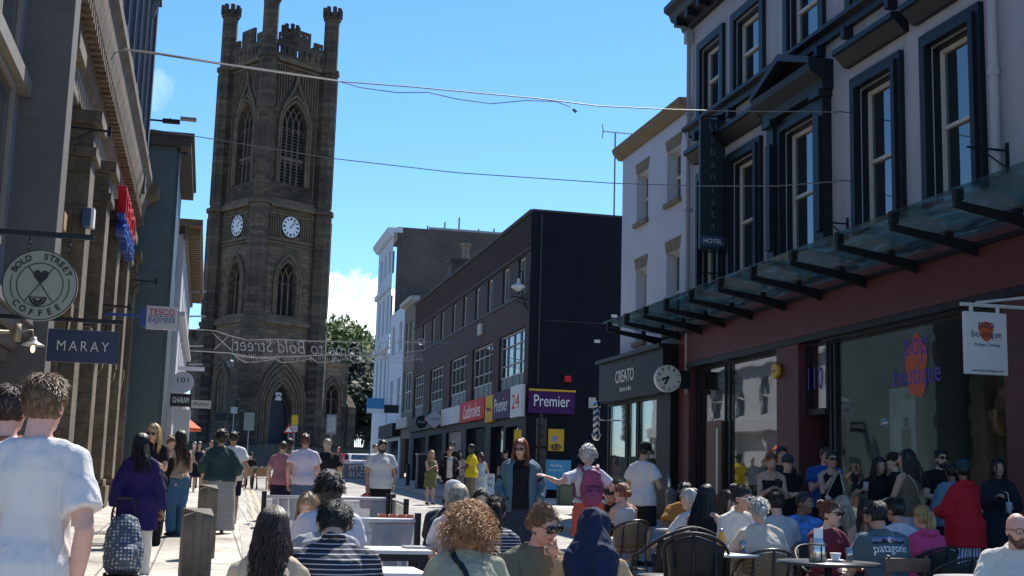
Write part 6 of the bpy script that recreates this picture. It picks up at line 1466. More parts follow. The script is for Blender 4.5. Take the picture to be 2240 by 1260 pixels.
up(374, 955, 21.5, 200, 'woman in dark top between the blonde woman and the one in jeans', ('bun', 'lbrown'), 'light', ('tank', BLKC, .015), ('leggings', BLKC), g='f', arms=('hold', 'down'), nod=15)
up(397, 943, 21.5, 25, 'woman in flared blue jeans and beige top with very long brown hair', ('half', 'brown'), 'light', ('long', (.42, .32, .24), .008, dict(hem=.98, sl=0)), ('trousers', (.045, .12, .22), .018), g='f', arms=('hold', 'hold'), walk=.25)
up(437, 966, 43, 185, 'woman in dark dress standing far up the left pavement', ('long', 'brown'), 'light', ('tank', NAVY, .015), ('dress', NAVY), g='f', arms=('hip', 'clasp'))
up(427, 967, 47, 165, 'man with cap standing behind the woman in the dark dress', ('short', 'brown'), 'light', ('tee', (.3, .28, .24)), ('trousers', NAVY), cap=((.4, .38, .33),))
up(463, 963, 50, 170, 'person in grey shirt on the far left pavement left of the zigzag skirt', ('short', 'dark'), 'tan', ('tee', (.2, .2, .21)), ('trousers', NAVY))
p9 = up(486, 941, 22.4, 6, 'woman in teal blouse and long black and white zigzag skirt walking away', ('afro', 'dark'), 'light', ('long', (.03, .06, .062), .04, dict(sl=1.5, hem=.90)), ('longskirt', ZIG, .06), g='f', bulk=1.15, walk=.4, arms=((.26, .0, .95), (.27, .06, .93)), shoe=(.4, .38, .36))
up(512, 944, 25.5, 0, 'man in white shirt hidden beside the woman in the zigzag skirt', ('short', 'dark'), 'tan', ('tee', WHT, .03), ('shorts', NAVY))
up(536, 990, 58, 180, 'person in grey standing far behind near the pavement tables', ('short', 'brown'), 'light', ('tee', (.2, .2, .22)), ('trousers', NAVY))
p = up(620, 965, 26, -12, 'man in dusty pink T-shirt and navy shorts with a fade haircut', ('crop', 'brown'), 'light', ('tee', (.32, .15, .19), .02), ('shorts', NAVY, .03), walk=.3, arms=((.25, .02, .86), 'down'))
up(634, 958, 28.5, -20, 'man in olive T-shirt partly hidden behind the man in dusty pink', ('crop', 'black'), 'dark', ('tee', (.20, .17, .12), .02), ('shorts', (.1, .09, .07)), walk=.3)
up(669, 950, 24, -8, 'man in plain white T-shirt and blue denim shorts walking away mid street', ('quiff', 'auburn'), 'pink', ('tee', (.62, .56, .68), .03), ('shorts', (.09, .14, .22), .03), walk=.45, arms=((.26, -.05, .87), 'fwd'))
up(717, 959, 25, 4, 'man in black T-shirt with shaved head walking away', ('crop', 'gblonde'), 'pink', ('tee', (.012, .016, .018), .03), ('trousers', BLKC, .02), bulk=1.08, walk=.3)
up(741, 978, 60, 170, 'person in pink far away near the white car', ('long', 'red'), 'pink', ('tee', (.5, .12, .16)), ('trousers', NAVY), g='f')
p19 = up(836, 962, 25, 183, 'bearded man in glasses, oversized white T-shirt and black trousers walking towards the camera', ('short', 'dark'), 'tan', ('tee', (.58, .58, .60), .05, dict(hem=.80)), ('trousers', BLKC, .03), sun=dict(clear=True), walk=.4, arms=('down', (.26, .06, .85)), bulk=1.08, nod=12); beard(p19)
up(822, 972, 40, 175, 'person in pale blue behind the bearded man', ('short', 'brown'), 'light', ('tee', (.3, .35, .42)), ('trousers', NAVY))
up(944, 986, 39, 195, 'blonde woman in olive green dress on the far right pavement', ('wavy', 'blonde'), 'light', ('tank', (.15, .16, .06)), ('dress', (.15, .16, .06)), g='f', arms=('hold', 'phone'), turn=25, bulk=1.05)
p21 = up(984, 979, 37.5, 178, 'man in open black jacket over white T-shirt on the far right pavement', ('crop', 'brown'), 'tan', ('tee', (.55, .55, .52), .01), ('trousers', BLKC), jacket=None, bulk=1.05)
up(989, 966, 41, 178, 'man in black with sunglasses behind the man in the open jacket', ('short', 'dark'), 'light', ('tee', BLKC), ('trousers', BLKC), sun=True)
up(1033, 971, 36, 60, 'man in bright yellow T-shirt facing left on the right pavement', ('crop', 'black'), 'dark', ('tee', (.62, .46, .02), .03), ('trousers', (.14, .13, .10), .03), arms=('hold', 'down'), turn=15)
up(1053, 990, 37.5, 10, 'girl in pale blue sundress beside the man in yellow', ('pony', 'brown'), 'tan', ('tank', (.34, .42, .50)), ('dress', (.34, .42, .50)), g='f')
up(1007, 986, 43, 170, 'woman in pink blouse behind the open jacket', ('long', 'brown'), 'light', ('tee', (.45, .28, .26)), ('trousers', (.3, .26, .2)), g='f')
up(1107, 983, 41, 150, 'man in black T-shirt and cap at the corner shop door', ('short', 'dark'), 'tan', ('tee', BLKC), ('trousers', BLKC), cap=(BLKC,))
p25 = up(1141, 962, 16.2, 168, 'red haired woman in denim jacket and black top strolling towards the camera', ('wavy', 'red'), 'light', ('tee', BLKC, .02), ('longskirt', (.03, .04, .06), .02), g='f', bulk=1.22, sun=True, arms=((.24, .14, .93), (.24, .16, .93)), nod=8, turn=-14, walk=.4)
p26 = up(1290, 977, 15.6, -6, 'white haired person in coral shorts and plum backpack pointing left', ('curly', 'grey'), 'pink', ('tee', (.60, .58, .64), .024, dict(hem=1.0)), ('shorts', (.55, .11, .09), .03), g='f', bulk=1.05, arms=((.56, .10, 1.34), (.36, .22, 1.12)), turn=-25, side=-2, curl=.15)
p27 = up(1407, 967, 17.8, -62, 'man in backwards black cap and white T-shirt holding a water bottle', ('crop', 'black'), 'tan', ('tee', (.62, .60, .60), .035), ('shorts', BLKC, .03), cap=(BLKC,), arms=((.2, .22, 1.06), (.18, .30, 1.10)), nod=10)
# standing in the shade under the canopy
p28 = up(1687, 992, 16.2, 165, 'woman in black strapless top reading a phone, sunglasses pushed up in red hair', ('bun', 'red'), 'tan', ('strapless', BLKC, .012), ('trousers', BLKC), g='f', arms=('phone', 'phone'), nod=22, sun=dict(top=.085), turn=-6)
up(1709, 978, 18.2, 178, 'tall dark haired man behind the woman in the strapless top', ('short', 'dark'), 'tan', ('tee', (.03, .03, .035)), ('trousers', BLKC))
up(1722, 994, 17.2, 175, 'man in dark cap and black T-shirt with folded arms near the red pier', ('short', 'dark'), 'light', ('tee', BLKC), ('trousers', (.12, .12, .11)), cap=((.04, .045, .05),), arms=('cross', 'cross'))
up(1804, 979, 18.2, 150, 'man in royal blue T-shirt by the dark shop door', ('short', 'auburn'), 'pink', ('tee', (.02, .08, .26), .035), ('trousers', NAVY), bulk=1.15, arms=('hold', 'phone'), turn=30)
p31 = up(1818, 987, 16.8, 172, 'woman with sunglasses, black vest top and white crescent bag', ('bun', 'dark'), 'tan', ('tank', BLKC, .012), ('trousers', BLKC), g='f', sun=True, arms=('down', 'drink'))
p32 = up(1921, 1001, 16.4, 165, 'woman in black T-shirt holding up a phone under the canopy', ('long', 'dark'), 'tan', ('tee', BLKC, .02), ('trousers', (.03, .05, .09)), g='f', arms=((.15, .22, 1.05), (.30, .22, 1.25)), turn=18)
p33 = up(1986, 984, 14.9, 20, 'person in olive vest and white trousers with a pale strap across the back', ('long', 'dark'), 'tan', ('tank', (.13, .10, .065), .02), ('trousers', (.52, .52, .60), .025), g='f', bulk=1.08, arms=('hold', 'hold'), turn=40)
up(1957, 989, 16.3, 75, 'man in dark cap in profile beside the olive vest', ('short', 'brown'), 'light', ('tee', BLKC), ('trousers', BLKC), cap=((.02, .02, .02),))
p35 = up(2057, 984, 16.3, 172, 'man with beard and sunglasses in black T-shirt holding a can', ('short', 'black'), 'light', ('tee', BLKC, .02), ('trousers', BLKC), sun=True, arms=('cross', 'hold'), bulk=1.1); beard(p35, 'black', .96)
p36 = up(2106, 1005, 13.6, 12, 'person in bright red hoodie, teal cap and blue striped trousers, back turned', ('short', 'black'), 'brown', ('hoodie', (.42, .012, .022), .06, dict(hem=.66)), ('trousers', BST, .05), g='f', cap=((.015, .05, .06),), arms=('hold', 'hold'), turn=-30, bulk=1.08)
up(2082, 1012, 14.8, -20, 'person in pale denim jacket hidden behind the red hoodie', ('short', 'dark'), 'brown', ('long', (.12, .20, .28), .04), ('trousers', NAVY), g='f', turn=10)
p38 = up(2182, 1004, 14.9, 150, 'dark haired woman in buttoned navy coat holding a paper cup', ('long', 'black'), 'tan', ('coat', (.014, .018, .028), .035), ('longskirt', (.012, .014, .02), .03), g='f', arms=('hold', 'phone'), turn=10)
# ---------------------------------------------------------------- people seated
def seated(*a, **k): return person(*a, sit=True, **k)
T_ = 'table'
s1 = seated(592, 1113, 6.6, -8, 'woman with very long wavy brown hair and tan top, back turned, front row left', ('half', 'brown'), 'light', ('long', (.50, .38, .27), .02, dict(sl=.6)), ('trousers', NAVY), g='f', arms=(T_, T_), lean=8)
s2 = seated(737, 1099, 6.7, -3, 'man in navy and white striped jersey with pale collar, back turned', ('short', 'black'), 'light', ('polo', STR, .03, dict(sl=1.2)), ('trousers', NAVY), arms=(T_, T_), lean=18, bulk=1.08, nod=8)
s3 = seated(688, 1110, 8.7, -25, 'person in grey T-shirt with curly dark hair bent over the table', ('curly', 'dark'), 'light', ('tee', (.26, .27, .29), .03), ('trousers', NAVY), lean=32, arms=(T_, T_), nod=12)
s4 = seated(684, 1080, 10.2, 160, 'blonde woman facing the camera behind the grey T-shirt', ('long', 'dblonde'), 'light', ('tank', BLKC), ('trousers', NAVY), g='f', arms=(T_, T_), nod=15)
s5 = seated(729, 1040, 9.6, 5, 'man in white T-shirt with curly black hair, back turned behind the striped jersey', ('curly', 'black'), 'brown', ('tee', (.56, .54, .60), .04), ('trousers', NAVY), lean=6, arms=(T_, T_), bulk=1.05)
s6 = seated(966, 1054, 11.7, -50, 'man in grey cap and navy gilet at the middle tables', ('short', 'grey'), 'pink', ('tee', (.02, .035, .055), .045), ('trousers', NAVY), cap=((.42, .42, .43),), arms=(T_, T_), lean=8, turn=-10)
s7 = seated(1001, 1062, 10.3, -15, 'woman in white T-shirt with shoulder length grey blonde hair, back turned', ('long', 'gblonde'), 'light', ('tee', (.56, .54, .58), .025), ('trousers', NAVY), g='f', lean=6, arms=(T_, T_))
s8 = seated(1049, 1068, 11.6, 178, 'dark haired woman whose eyes show over the curly head', ('bun', 'black'), 'light', ('tee', BLKC), ('trousers', NAVY), g='f', arms=(T_, T_))
s9 = seated(1086, 1086, 9.6, -10, 'woman with dark hair in a low wavy ponytail and striped top, back turned', ('pony', 'dark'), 'light', ('long', STR, .02), ('trousers', NAVY), g='f', arms=(T_, T_), lean=5)
s10 = seated(1022, 1119, 6.7, -14, 'woman with big golden brown curls and sage cardigan crossed by a black strap', ('bigcurly', 'curly'), 'light', ('long', (.34, .32, .22), .05), ('trousers', NAVY), g='f', arms=(T_, T_), lean=20, bulk=1.15)
s11 = seated(1160, 1104, 7.5, 190, 'woman in olive T-shirt and square sunglasses with a hand at her mouth', ('lowbun', 'lbrown'), 'pink', ('tee', (.15, .145, .105), .02), ('trousers', NAVY), g='f', sun=dict(big=1.15, square=True), arms=('chin', T_), lean=8, turn=16, bulk=1.05, nod=6)
s12 = seated(1291, 1118, 7.0, -25, 'person in navy headscarf and camel coat, back turned, front row centre', None, 'brown', ('long', (.40, .28, .17), .05), ('trousers', NAVY), g='f', lean=10, arms=(T_, T_), bulk=1.12)
s13 = seated(1371, 1057, 15, 12, 'woman in white camisole with auburn hair pinned up, back turned, on a wicker chair', ('lowbun', 'red'), 'pink', ('tank', (.45, .42, .42), .01), ('trousers', (.5, .5, .5)), g='f', arms=(T_, T_), lean=4, turn=25, sun=True)
s14 = seated(1500, 1056, 15, 150, 'man in burnt orange T-shirt and sunglasses behind the stacked chairs', ('short', 'black'), 'brown', ('tee', (.40, .17, .04), .03), ('trousers', NAVY), arms=(T_, T_), sun=True, nod=12)
s15 = seated(1538, 1062, 12.1, -45, 'woman with long black hair and black camisole in three quarter back view', ('long', 'black'), 'tan', ('tank', BLKC, .012), ('trousers', BLKC), g='f', arms=(T_, T_), turn=-20)
s16 = seated(1520, 1083, 13.5, 30, 'person in white shirt behind the woman in the black camisole', ('short', 'grey'), 'light', ('tee', (.55, .55, .56), .03), ('trousers', NAVY), arms=(T_, T_))
s17 = seated(1573, 1074, 13.6, 215, 'brown haired woman leaning on the table beside the cream blazer', ('long', 'brown'), 'light', ('tank', (.3, .3, .3)), ('trousers', NAVY), g='f', arms=(T_, T_), nod=8, turn=10)
s18 = seated(1604, 1062, 11.2, 188, 'laughing woman in cream blazer and white framed sunglasses', ('bun', 'black'), 'tan', ('blazer', (.62, .59, .53), .03), ('trousers', (.58, .56, .50), .03), g='f', sun=dict(white=True), arms=(T_, 'table'), turn=20, lean=6)
s19 = seated(1669, 1088, 10.5, -6, 'person in oversized cream shirt with grey hair in a claw clip, back turned', ('lowbun', 'grey'), 'light', ('long', (.48, .43, .36), .06), ('trousers', CREAM), g='f', arms=(T_, T_), lean=4, bulk=1.1)
s20 = seated(1703, 1076, 12.8, -5, 'dark haired person hidden behind the oversized cream shirt', ('short', 'dark'), 'light', ('tee', (.4, .42, .43), .03), ('trousers', NAVY), arms=(T_, T_))
s21 = seated(1751, 1075, 13, 170, 'man in bright blue tie-dye shirt looking right', ('crop', 'black'), 'brown', ('tee', M('tie_dye', (.06, .20, .50), .85, .75, 9), .035), ('trousers', NAVY), arms=('cross', T_), turn=40)
s22 = seated(1804, 1095, 10.8, 188, 'woman in burgundy long sleeved top and round sunglasses', ('bun', 'auburn'), 'light', ('long', (.14, .022, .038), .012, dict(hem=.95)), ('trousers', (.16, .22, .28), .02), g='f', sun=dict(big=1.05), arms=(T_, T_), turn=22, bulk=1.03)
s23 = seated(1851, 1087, 12.8, 10, 'woman with sleek silver blonde hair, back turned', ('long', 'gblonde'), 'light', ('tank', BLKC), ('trousers', NAVY), g='f', arms=(T_, T_))
s24 = seated(1889, 1094, 12, 176, 'woman with long dark hair, sunglasses and pale top behind the slate T-shirt', ('long', 'dark'), 'tan', ('tank', (.50, .46, .40), .012), ('trousers', NAVY), g='f', sun=True, arms=('chin', T_), turn=-15)
s25 = seated(1942, 1098, 10.2, 4, 'man in slate T-shirt with a mountain range logo and short black hair', ('short', 'black'), 'tan', ('tee', (.075, .115, .135), .04), ('trousers', NAVY), arms=(T_, T_), lean=8, bulk=1.08)
s26 = seated(1972, 1112, 11.6, 20, 'person in white T-shirt behind the man with the mountain logo', ('short', 'dark'), 'tan', ('tee', (.56, .56, .6), .04), ('trousers', NAVY), arms=('chin', T_))
s27 = seated(2029, 1112, 11.2, 8, 'woman in bright pink jacket with blonde ponytail, back turned', ('pony', 'blonde'), 'pink', ('hoodie', (.52, .06, .17), .06), ('trousers', NAVY), g='f', arms=(T_, T_), bulk=1.1)
s28 = seated(2224, 1143, 8.4, 140, 'bald man with full beard and white shirt at the right edge', None, 'pink', ('polo', (.60, .57, .52), .05, dict(sl=1.2)), ('trousers', NAVY), arms=(T_, T_), bulk=1.12, turn=30, sun=dict(clear=True), lean=6); beard(s28, 'auburn', 1.1)
s29 = seated(549, 990, 52, 175, 'person in dark cap seated at the far pavement tables', ('short', 'dark'), 'light', ('tee', BLKC), ('trousers', NAVY), cap=(BLKC,))
s30 = seated(1340, 1066, 15.8, 150, 'person in black T-shirt seated across from the white camisole', ('short', 'black'), 'tan', ('tee', BLKC), ('trousers', NAVY), nod=30)

# headscarf
Hm = s12['Hm']; mb = MB(); Rm = Hm.to_3x3()
mb.ell(Hm @ Vector((0, -.012, .02)), (.095, .112, .118), 20, 12, Rm); J = s12['J']
mb.tube([Hm @ Vector((0, -.05, .02)), Hm @ Vector((0, -.05, -.08)), J((0, -.075, 1.42)), J((.02, -.14, 1.25)), J((.05, -.16, 1.08))], [(.085, .07), (.105, .085), (.165, .08), (.14, .05), (.09, .03)], 20)
put(remesh(mb, .011, 2, .016, 9, (1, 1, .5), 3), 'headscarf', cloth((.012, .018, .05)), s12['o'], True)
# cross strap over the sage cardigan, lettering on the slate shirt
def strap(p, pts, w_, col, name='strap', parent=True):
    from mathutils.bvhtree import BVHTree
    sh = p['shirt']; bv = BVHTree.FromPolygons([v.co.copy() for v in sh.data.vertices], [tuple(q.vertices) for q in sh.data.polygons])
    P = []
    for i in range(len(pts) - 1):
        for k in range(6): P.append(Vector(pts[i]).lerp(Vector(pts[i + 1]), k / 6))
    P.append(Vector(pts[-1])); out_ = []
    for q in P:
        q = p['J'](q); h = bv.find_nearest(q); out_.append(h[0] + h[1] * .006 if h[0] else q)
    mb = MB(); mb.tube(out_, [(w_, .004)] * len(out_), 6); mb.tube(out_, w_ * .45, 6); o = mb.build(name, cloth(col), p['o'], True); return o
strap(s10, [(-.08, 0, 1.46), (-.07, -.12, 1.40), (.02, -.16, 1.25), (.12, -.15, 1.08)], .022, (.015, .018, .03))
strap(p33, [(-.10, 0, 1.44), (-.09, -.12, 1.38), (.02, -.16, 1.2), (.14, -.12, 1.0)], .012, (.5, .45, .38))
lw = M('logo_white', (.8, .8, .78), .8, 0)
decal(s25, 'patagonia', 1, lw, 1.27, wid=.33, hgt=.095)
pk = MB(); xs = [-.16 + .32 * i / 24 for i in range(25)]
def lay(f0, f1, m_, nm): 
    b_ = MB(); b_.add([(x, f(x), 0) for x in xs for f in (f0, f1)], [(2 * i, 2 * i + 2, 2 * i + 3, 2 * i + 1) for i in range(24)]); me = b_.mesh(); decal(s25, '', 1, m_, 1.275, name=nm, mesh=me)
mt = lambda x: .058 + .034 * abs(math.sin(x * 31 + .4)) * (1 - abs(x) * 2.5) + .010 * math.sin(x * 90)
lay(lambda x: .052, mt, BK, 'logo_mountains'); lay(lambda x: mt(x) + .002, lambda x: .100, M('logo_lilac', (.26, .20, .30), .8, 0), 'logo_sky'); lay(lambda x: .102, lambda x: .116, M('logo_blue', (.05, .14, .36), .8, 0), 'logo_band')
# open denim jacket of the red haired woman, open black jacket
def open_jacket(p, col, inf=.05, sl=2, hem=.80):
    J = p['J']; mb = MB(); b = p['b']; n = 14; rings_ = [(hem, .19, .15), (.95, .18, .14), (1.06, .17, .125), (1.2, .165, .13), (1.32, .18, .13), (1.40, .17, .10), (1.45, .10, .08)]
    vs = []; 
    for z, rx, ry in rings_:
        for k in range(n + 1):
            a_ = R(118 + 304 * k / n); vs.append(J(((rx * b + inf * .5) * math.cos(a_), (ry * b + inf * .5) * math.sin(a_), z)))
    fs = [(i * (n + 1) + k, i * (n + 1) + k + 1, (i + 1) * (n + 1) + k + 1, (i + 1) * (n + 1) + k) for i in range(len(rings_) - 1) for k in range(n)]
    mb.add(vs, fs); me = mb.mesh(); o = put(me, 'jacket', cloth(col), p['o'], True); s_ = o.modifiers.new('s', 'SOLIDIFY'); s_.thickness = .012
    mb = MB()
    for s in (-1, 1):
        S, E_, Wr = p['L'][s]; r_ = .066 * b; mb.ell(S, r_, 12, 8); mb.tube([J((s * .1, -.01, 1.42)), S], [.07, r_], 10); mb.tube([S, S.lerp(E_, .5), E_, E_.lerp(Wr, .45), E_.lerp(Wr, .85)], [r_, r_ * .95, r_ * .85, r_ * .8, r_ * .75], 12)
    put(remesh(mb, .014, 2, .01, 8), 'jacket_sleeves', cloth(col), p['o'], True)
open_jacket(p25, (.085, .155, .21), .05); open_jacket(p21, BLKC, .05)
# ---------------------------------------------------------------- things carried
def carry(name, label, cat, p):
    t = thing(name, label, cat, (p['X'], p['Y'], p['gz']), R(p['face'])); t.scale = (p['k'],) * 3; return t
t = carry('backpack', 'plum pink backpack on the white haired person', 'backpack', p26); mb = MB(); J = p26['J']
mb.ell(J((0, -.23, 1.17)), (.16, .09, .23), 16, 10); mb.ell(J((0, -.30, 1.08)), (.13, .06, .12), 14, 8); mb.ell(J((0, -.25, 1.36)), (.12, .065, .07), 12, 8)
PL = M('backpack_plum', (.24, .045, .12), .7, .15, 9, .2, 60); put(remesh(mb, .014, 2, .008, 10), 'body', PL, t, True)
mb = MB()
for s in (-1, 1): mb.tube([J((s * .09, -.17, 1.40)), J((s * .115, -.07, 1.485)), J((s * .14, .06, 1.42)), J((s * .16, .12, 1.25)), J((s * .19, .0, 1.08)), J((s * .12, -.2, 1.05))], [(.026, .009)] * 6, 8)
mb.build('strap', PL, t, True); mb = MB(); mb.box(-.085, .085, -.352, -.342, 1.14, 1.155); mb.tube([J((-.1, -.31, 1.2)), J((0, -.335, 1.215)), J((.1, -.31, 1.2))], .006, 5); mb.build('zip', BK, t)
t = carry('crescent_bag', 'white crescent shoulder bag on the woman in the black vest top', 'handbag', p31); mb = MB(); J = p31['J']; mb.tube([J((-.14, .17, 1.10)), J((-.09, .19, 1.02)), J((0, .20, .98)), J((.09, .19, 1.02)), J((.14, .17, 1.10))], [(.02, .03), (.06, .045), (.08, .05), (.06, .045), (.02, .03)], 12); mb.build('body', M('leather_white', (.58, .54, .48), .4, .05), t, True)
mb = MB(); mb.tube([J((-.14, .17, 1.1)), J((-.10, .15, 1.30)), J((-.12, .02, 1.46))], .010, 6); mb.tube([J((.14, .17, 1.1)), J((.02, .16, 1.32)), J((-.10, .03, 1.46))], .010, 6); mb.build('strap', MATS['leather_white'], t, True)
t = carry('carrier_bag', 'red and white carrier bag in the bearded man\'s hand', 'bag', p19); Wr = p19['L'][1][2]; mb = MB(); mb.tube([Wr + Vector((0, .02, -.14)), Wr + Vector((0, .02, -.2)), Wr + Vector((0, .02, -.36)), Wr + Vector((0, .02, -.42))], [(.03, .02), (.12, .05), (.13, .07), (.11, .06)], 12); put(remesh(mb, .016, 1, .012, 14), 'body', M('bag_redwhite', (.42, .10, .10), .5, .8, 16), t, True); mb = MB(); mb.tube([Wr + Vector((-.03, .02, -.2)), Wr + Vector((0, .01, -.07)), Wr + Vector((.03, .02, -.2))], .008, 5); mb.build('handle', WH, t)
def heldbottle(p, s, label, col=(.35, .5, .55)):
    t = carry('water_bottle', label, 'bottle', p); S, E_, Wr = p['L'][s]; d = (Wr - E_).normalized(); q = Wr + d * .09 + Vector((0, 0, -.05)); mb = MB(); mb.lathe([(.03, -.02), (.034, 0), (.034, .13), (.028, .17), (.013, .2), (.013, .225)], 14, q); mb.build('body', GLASS('plastic_clear', (.4, .5, .55), .1, .6), t, True)
    mb = MB(); mb.lathe([(.016, .2), (.016, .225), (.01, .228)], 10, q + Vector((0, 0, .008))); mb.build('lid', M('lid_blue', (.05, .2, .4), .5, 0), t)
heldbottle(p27, 1, 'clear water bottle held by the man in the black cap')
def phone(p, s, label, col=(.02, .02, .02)):
    t = carry('phone', label, 'phone', p); S, E_, Wr = p['L'][s]; d = (Wr - E_).normalized(); q = Wr + d * .11; mb = MB(); mb.T = Matrix.Translation(q + Vector((0, .02, .02))) @ Matrix.Rotation(R(-25), 4, 'X'); mb.box(-.037, .037, -.005, .005, -.07, .07); mb.T = None; mb.build('body', cloth(col), t, bev=.003)
phone(p28, 1, 'dark phone held by the woman in the strapless top'); phone(p32, 1, 'white cased phone held up by the woman in the black T-shirt', (.5, .48, .45))
t = carry('paper_cup', 'pale paper cup with straw held by the woman in the navy coat', 'cup', p38); S, E_, Wr = p38['L'][-1]; q = Wr + (Wr - E_).normalized() * .1; mb = MB(); mb.lathe([(.03, -.06), (.042, .07), (.044, .08), (.01, .085)], 14, q); mb.build('cup', M('paper_blue', (.35, .45, .5), .5, .1), t, True); mb = MB(); mb.tube([q + Vector((0, 0, .08)), q + Vector((.01, 0, .2)), q + Vector((.05, 0, .22))], .005, 5); mb.build('straw', WH, t)
t = carry('drink_can', 'silver can in the hand of the man with beard and sunglasses', 'can', p35); S, E_, Wr = p35['L'][1]; q = Wr + (Wr - E_).normalized() * .09; mb = MB(); mb.lathe([(.026, -.06), (.032, -.05), (.032, .05), (.027, .06)], 14, q); mb.build('can', M('steel', (.5, .5, .5), .3, 0, metal=1), t, True)
# shopping trolley
q = A(268, 1250, Y=14.4); t = thing('shopping_trolley', 'blue grey dotted shopping trolley bag pulled behind the purple coat', 'trolley', (q.x, 14.4, gz(14.4) + .07), R(8)); t.rotation_euler = (R(-14), 0, R(8))
TB = M('trolley_dots', (.10, .14, .20), .75, 0); nt_ = TB.node_tree; v_ = nt_.nodes.new('ShaderNodeTexVoronoi'); v_.inputs['Scale'].default_value = 26; v_.inputs['Randomness'].default_value = 0; tc_ = nt_.nodes.new('ShaderNodeTexCoord'); nt_.links.new(tc_.outputs['Object'], v_.inputs[0])
g_ = nt_.nodes.new('ShaderNodeMath'); g_.operation = 'LESS_THAN'; g_.inputs[1].default_value = .33; nt_.links.new(v_.outputs[0], g_.inputs[0]); x_ = nt_.nodes.new('ShaderNodeMix'); x_.data_type = 'RGBA'; nt_.links.new(g_.outputs[0], x_.inputs[0]); x_.inputs[6].default_value = (.055, .075, .12, 1); x_.inputs[7].default_value = (.42, .45, .50, 1); nt_.links.new(x_.outputs[2], nt_.nodes['Principled BSDF'].inputs[0])
mb = MB(); mb.tube([(0, 0, .08), (0, 0, .14), (0, 0, .35), (0, .0, .55), (0, 0, .66), (0, 0, .70)], [(.15, .10), (.20, .14), (.21, .15), (.18, .13), (.13, .10), (.05, .05)], 18); mb.ell((0, -.13, .26), (.15, .07, .13), 14, 8); put(remesh(mb, .016, 2, .010, 8), 'bag', TB, t, True)
mb = MB()
for s in (-1, 1): mb.tube([(s * .13, .14, .02), (s * .13, .14, .75), (s * .08, .12, .92)], .011, 6)
mb.tube([(-.08, .12, .92), (.08, .12, .92)], .018, 8); mb.box(-.15, .15, -.1, .14, .05, .07); mb.build('frame', BK, t)
for s in (-1, 1): mb = MB(); mb.T = Matrix.Translation((s * .17, .12, .02)) @ Matrix.Rotation(R(90), 4, 'Y'); mb.lathe([(.07, -.02), (.085, -.015), (.085, .015), (.07, .02)], 18); mb.build('wheel', BK, t, True)
# crumpled bag against the bank
q = A(232, 1090); t = thing('bundle', 'crumpled white sheet and dark bag left against the stone plinths', 'bundle', (q.x + .1, q.y, q.z + .07)); mb = MB()
for i in range(9): mb.ell((random.uniform(-.3, .35), random.uniform(-.3, .5), .08), (random.uniform(.14, .25), .2, random.uniform(.08, .22)), 10, 6)
put(remesh(mb, .025, 1, .06, 5), 'sheet', M('sheet_white', (.55, .55, .60), .85, .1, 4), t, True); mb = MB(); mb.ell((-.3, -.1, .14), (.16, .2, .2), 10, 8); put(remesh(mb, .025, 1, .04, 6), 'bag', cloth(BLKC), t, True)
# soap bubble
q = A(1936, 925, Y=13); mb = MB(); mb.ell((0, 0, 0), .055, 24, 16); mb.build('soap_bubble', GLASS('bubble_film', (.5, .6, .6), .02, .85), None, True, label='small soap bubble drifting in front of the big shop window', cat='bubble', loc=q)
# ---------------------------------------------------------------- furniture
def copy_tree(o, parent=None):
    c_ = o.copy(); COL.objects.link(c_)
    if parent: c_.parent = parent
    for ch_ in list(o.children): copy_tree(ch_, c_)
    return c_
WICK = BR('woven_tan', (.36, .27, .17), (.28, .21, .13), (.10, .075, .05), .03, .014, .004, .6, .7, var=.15, big=3)
TUBE = M('chair_tube', (.035, .022, .018), .35, .15); WKB = BR('woven_black', (.016, .017, .02), (.010, .011, .013), (.003, .003, .003), .03, .014, .004, .6, .6)
def make_chair(name, weave, tube, w_=.27, open_=.0):
    t = thing(name, 'tmp', 'chair'); mb = MB(); mb.lathe([(.215, .43), (.23, .445), (.215, .46), (.01, .462)], 20); mb.build('seat', weave, t, True)
    vs = []; n = 14
    for j, (z, rr, yo) in enumerate(((.50, .235, 0), (.60, .25, -.01), (.70, .262, -.025), (.80, .27, -.04), (.855, .27, -.05))):
        for k in range(n + 1):
            a_ = R(180 + 20 + 140 * k / n); top = z + (.0 if j < 3 else (-.10 * abs(math.cos(a_)) ** 1.5 * (j - 2) / 2)); vs.append((rr * math.cos(a_), rr * math.sin(a_) + yo, top))
    me = MB(); me.add(vs, [(j * (n + 1) + k, j * (n + 1) + k + 1, (j + 1) * (n + 1) + k + 1, (j + 1) * (n + 1) + k) for j in range(4) for k in range(n)]); o = me.build('backrest', weave, t, True); s_ = o.modifiers.new('s', 'SOLIDIFY'); s_.thickness = .012
    mb = MB(); hoop = [(.235, .17, .0), (.27, .16, .35), (.275, .12, .62), (.285, .02, .66)] + [(.285 * math.cos(R(-a_)), .285 * math.sin(R(-a_)) - .04 * math.sin(R(a_)), .66 + .215 * math.sin(R(a_)) ** .8) for a_ in range(12, 169, 12)] + [(-.285, .02, .66), (-.275, .12, .62), (-.27, .16, .35), (-.235, .17, .0)]
    mb.tube(hoop, .015, 8); mb.build('arm_hoop', tube, t, True)
    for s in (-1, 1): mb = MB(); mb.tube([(s * .22, -.22, .0), (s * .19, -.19, .44), (s * .17, -.24, .84)], .014, 6); mb.build('leg', tube, t, True)
    mb = MB(); mb.tube([(s_ * .2, y_, .22) for s_, y_ in ((-1, -.2), (1, -.2), (1.15, .16), (-1.15, .16), (-1, -.2))], .009, 5); mb.tube([(0, -.28, .47), (0, -.32, .86)], .012, 6); mb.build('stretcher', tube, t, True); return t
wc = make_chair('wicker_chair', WICK, TUBE); bc = make_chair('woven_chair', WKB, BK)
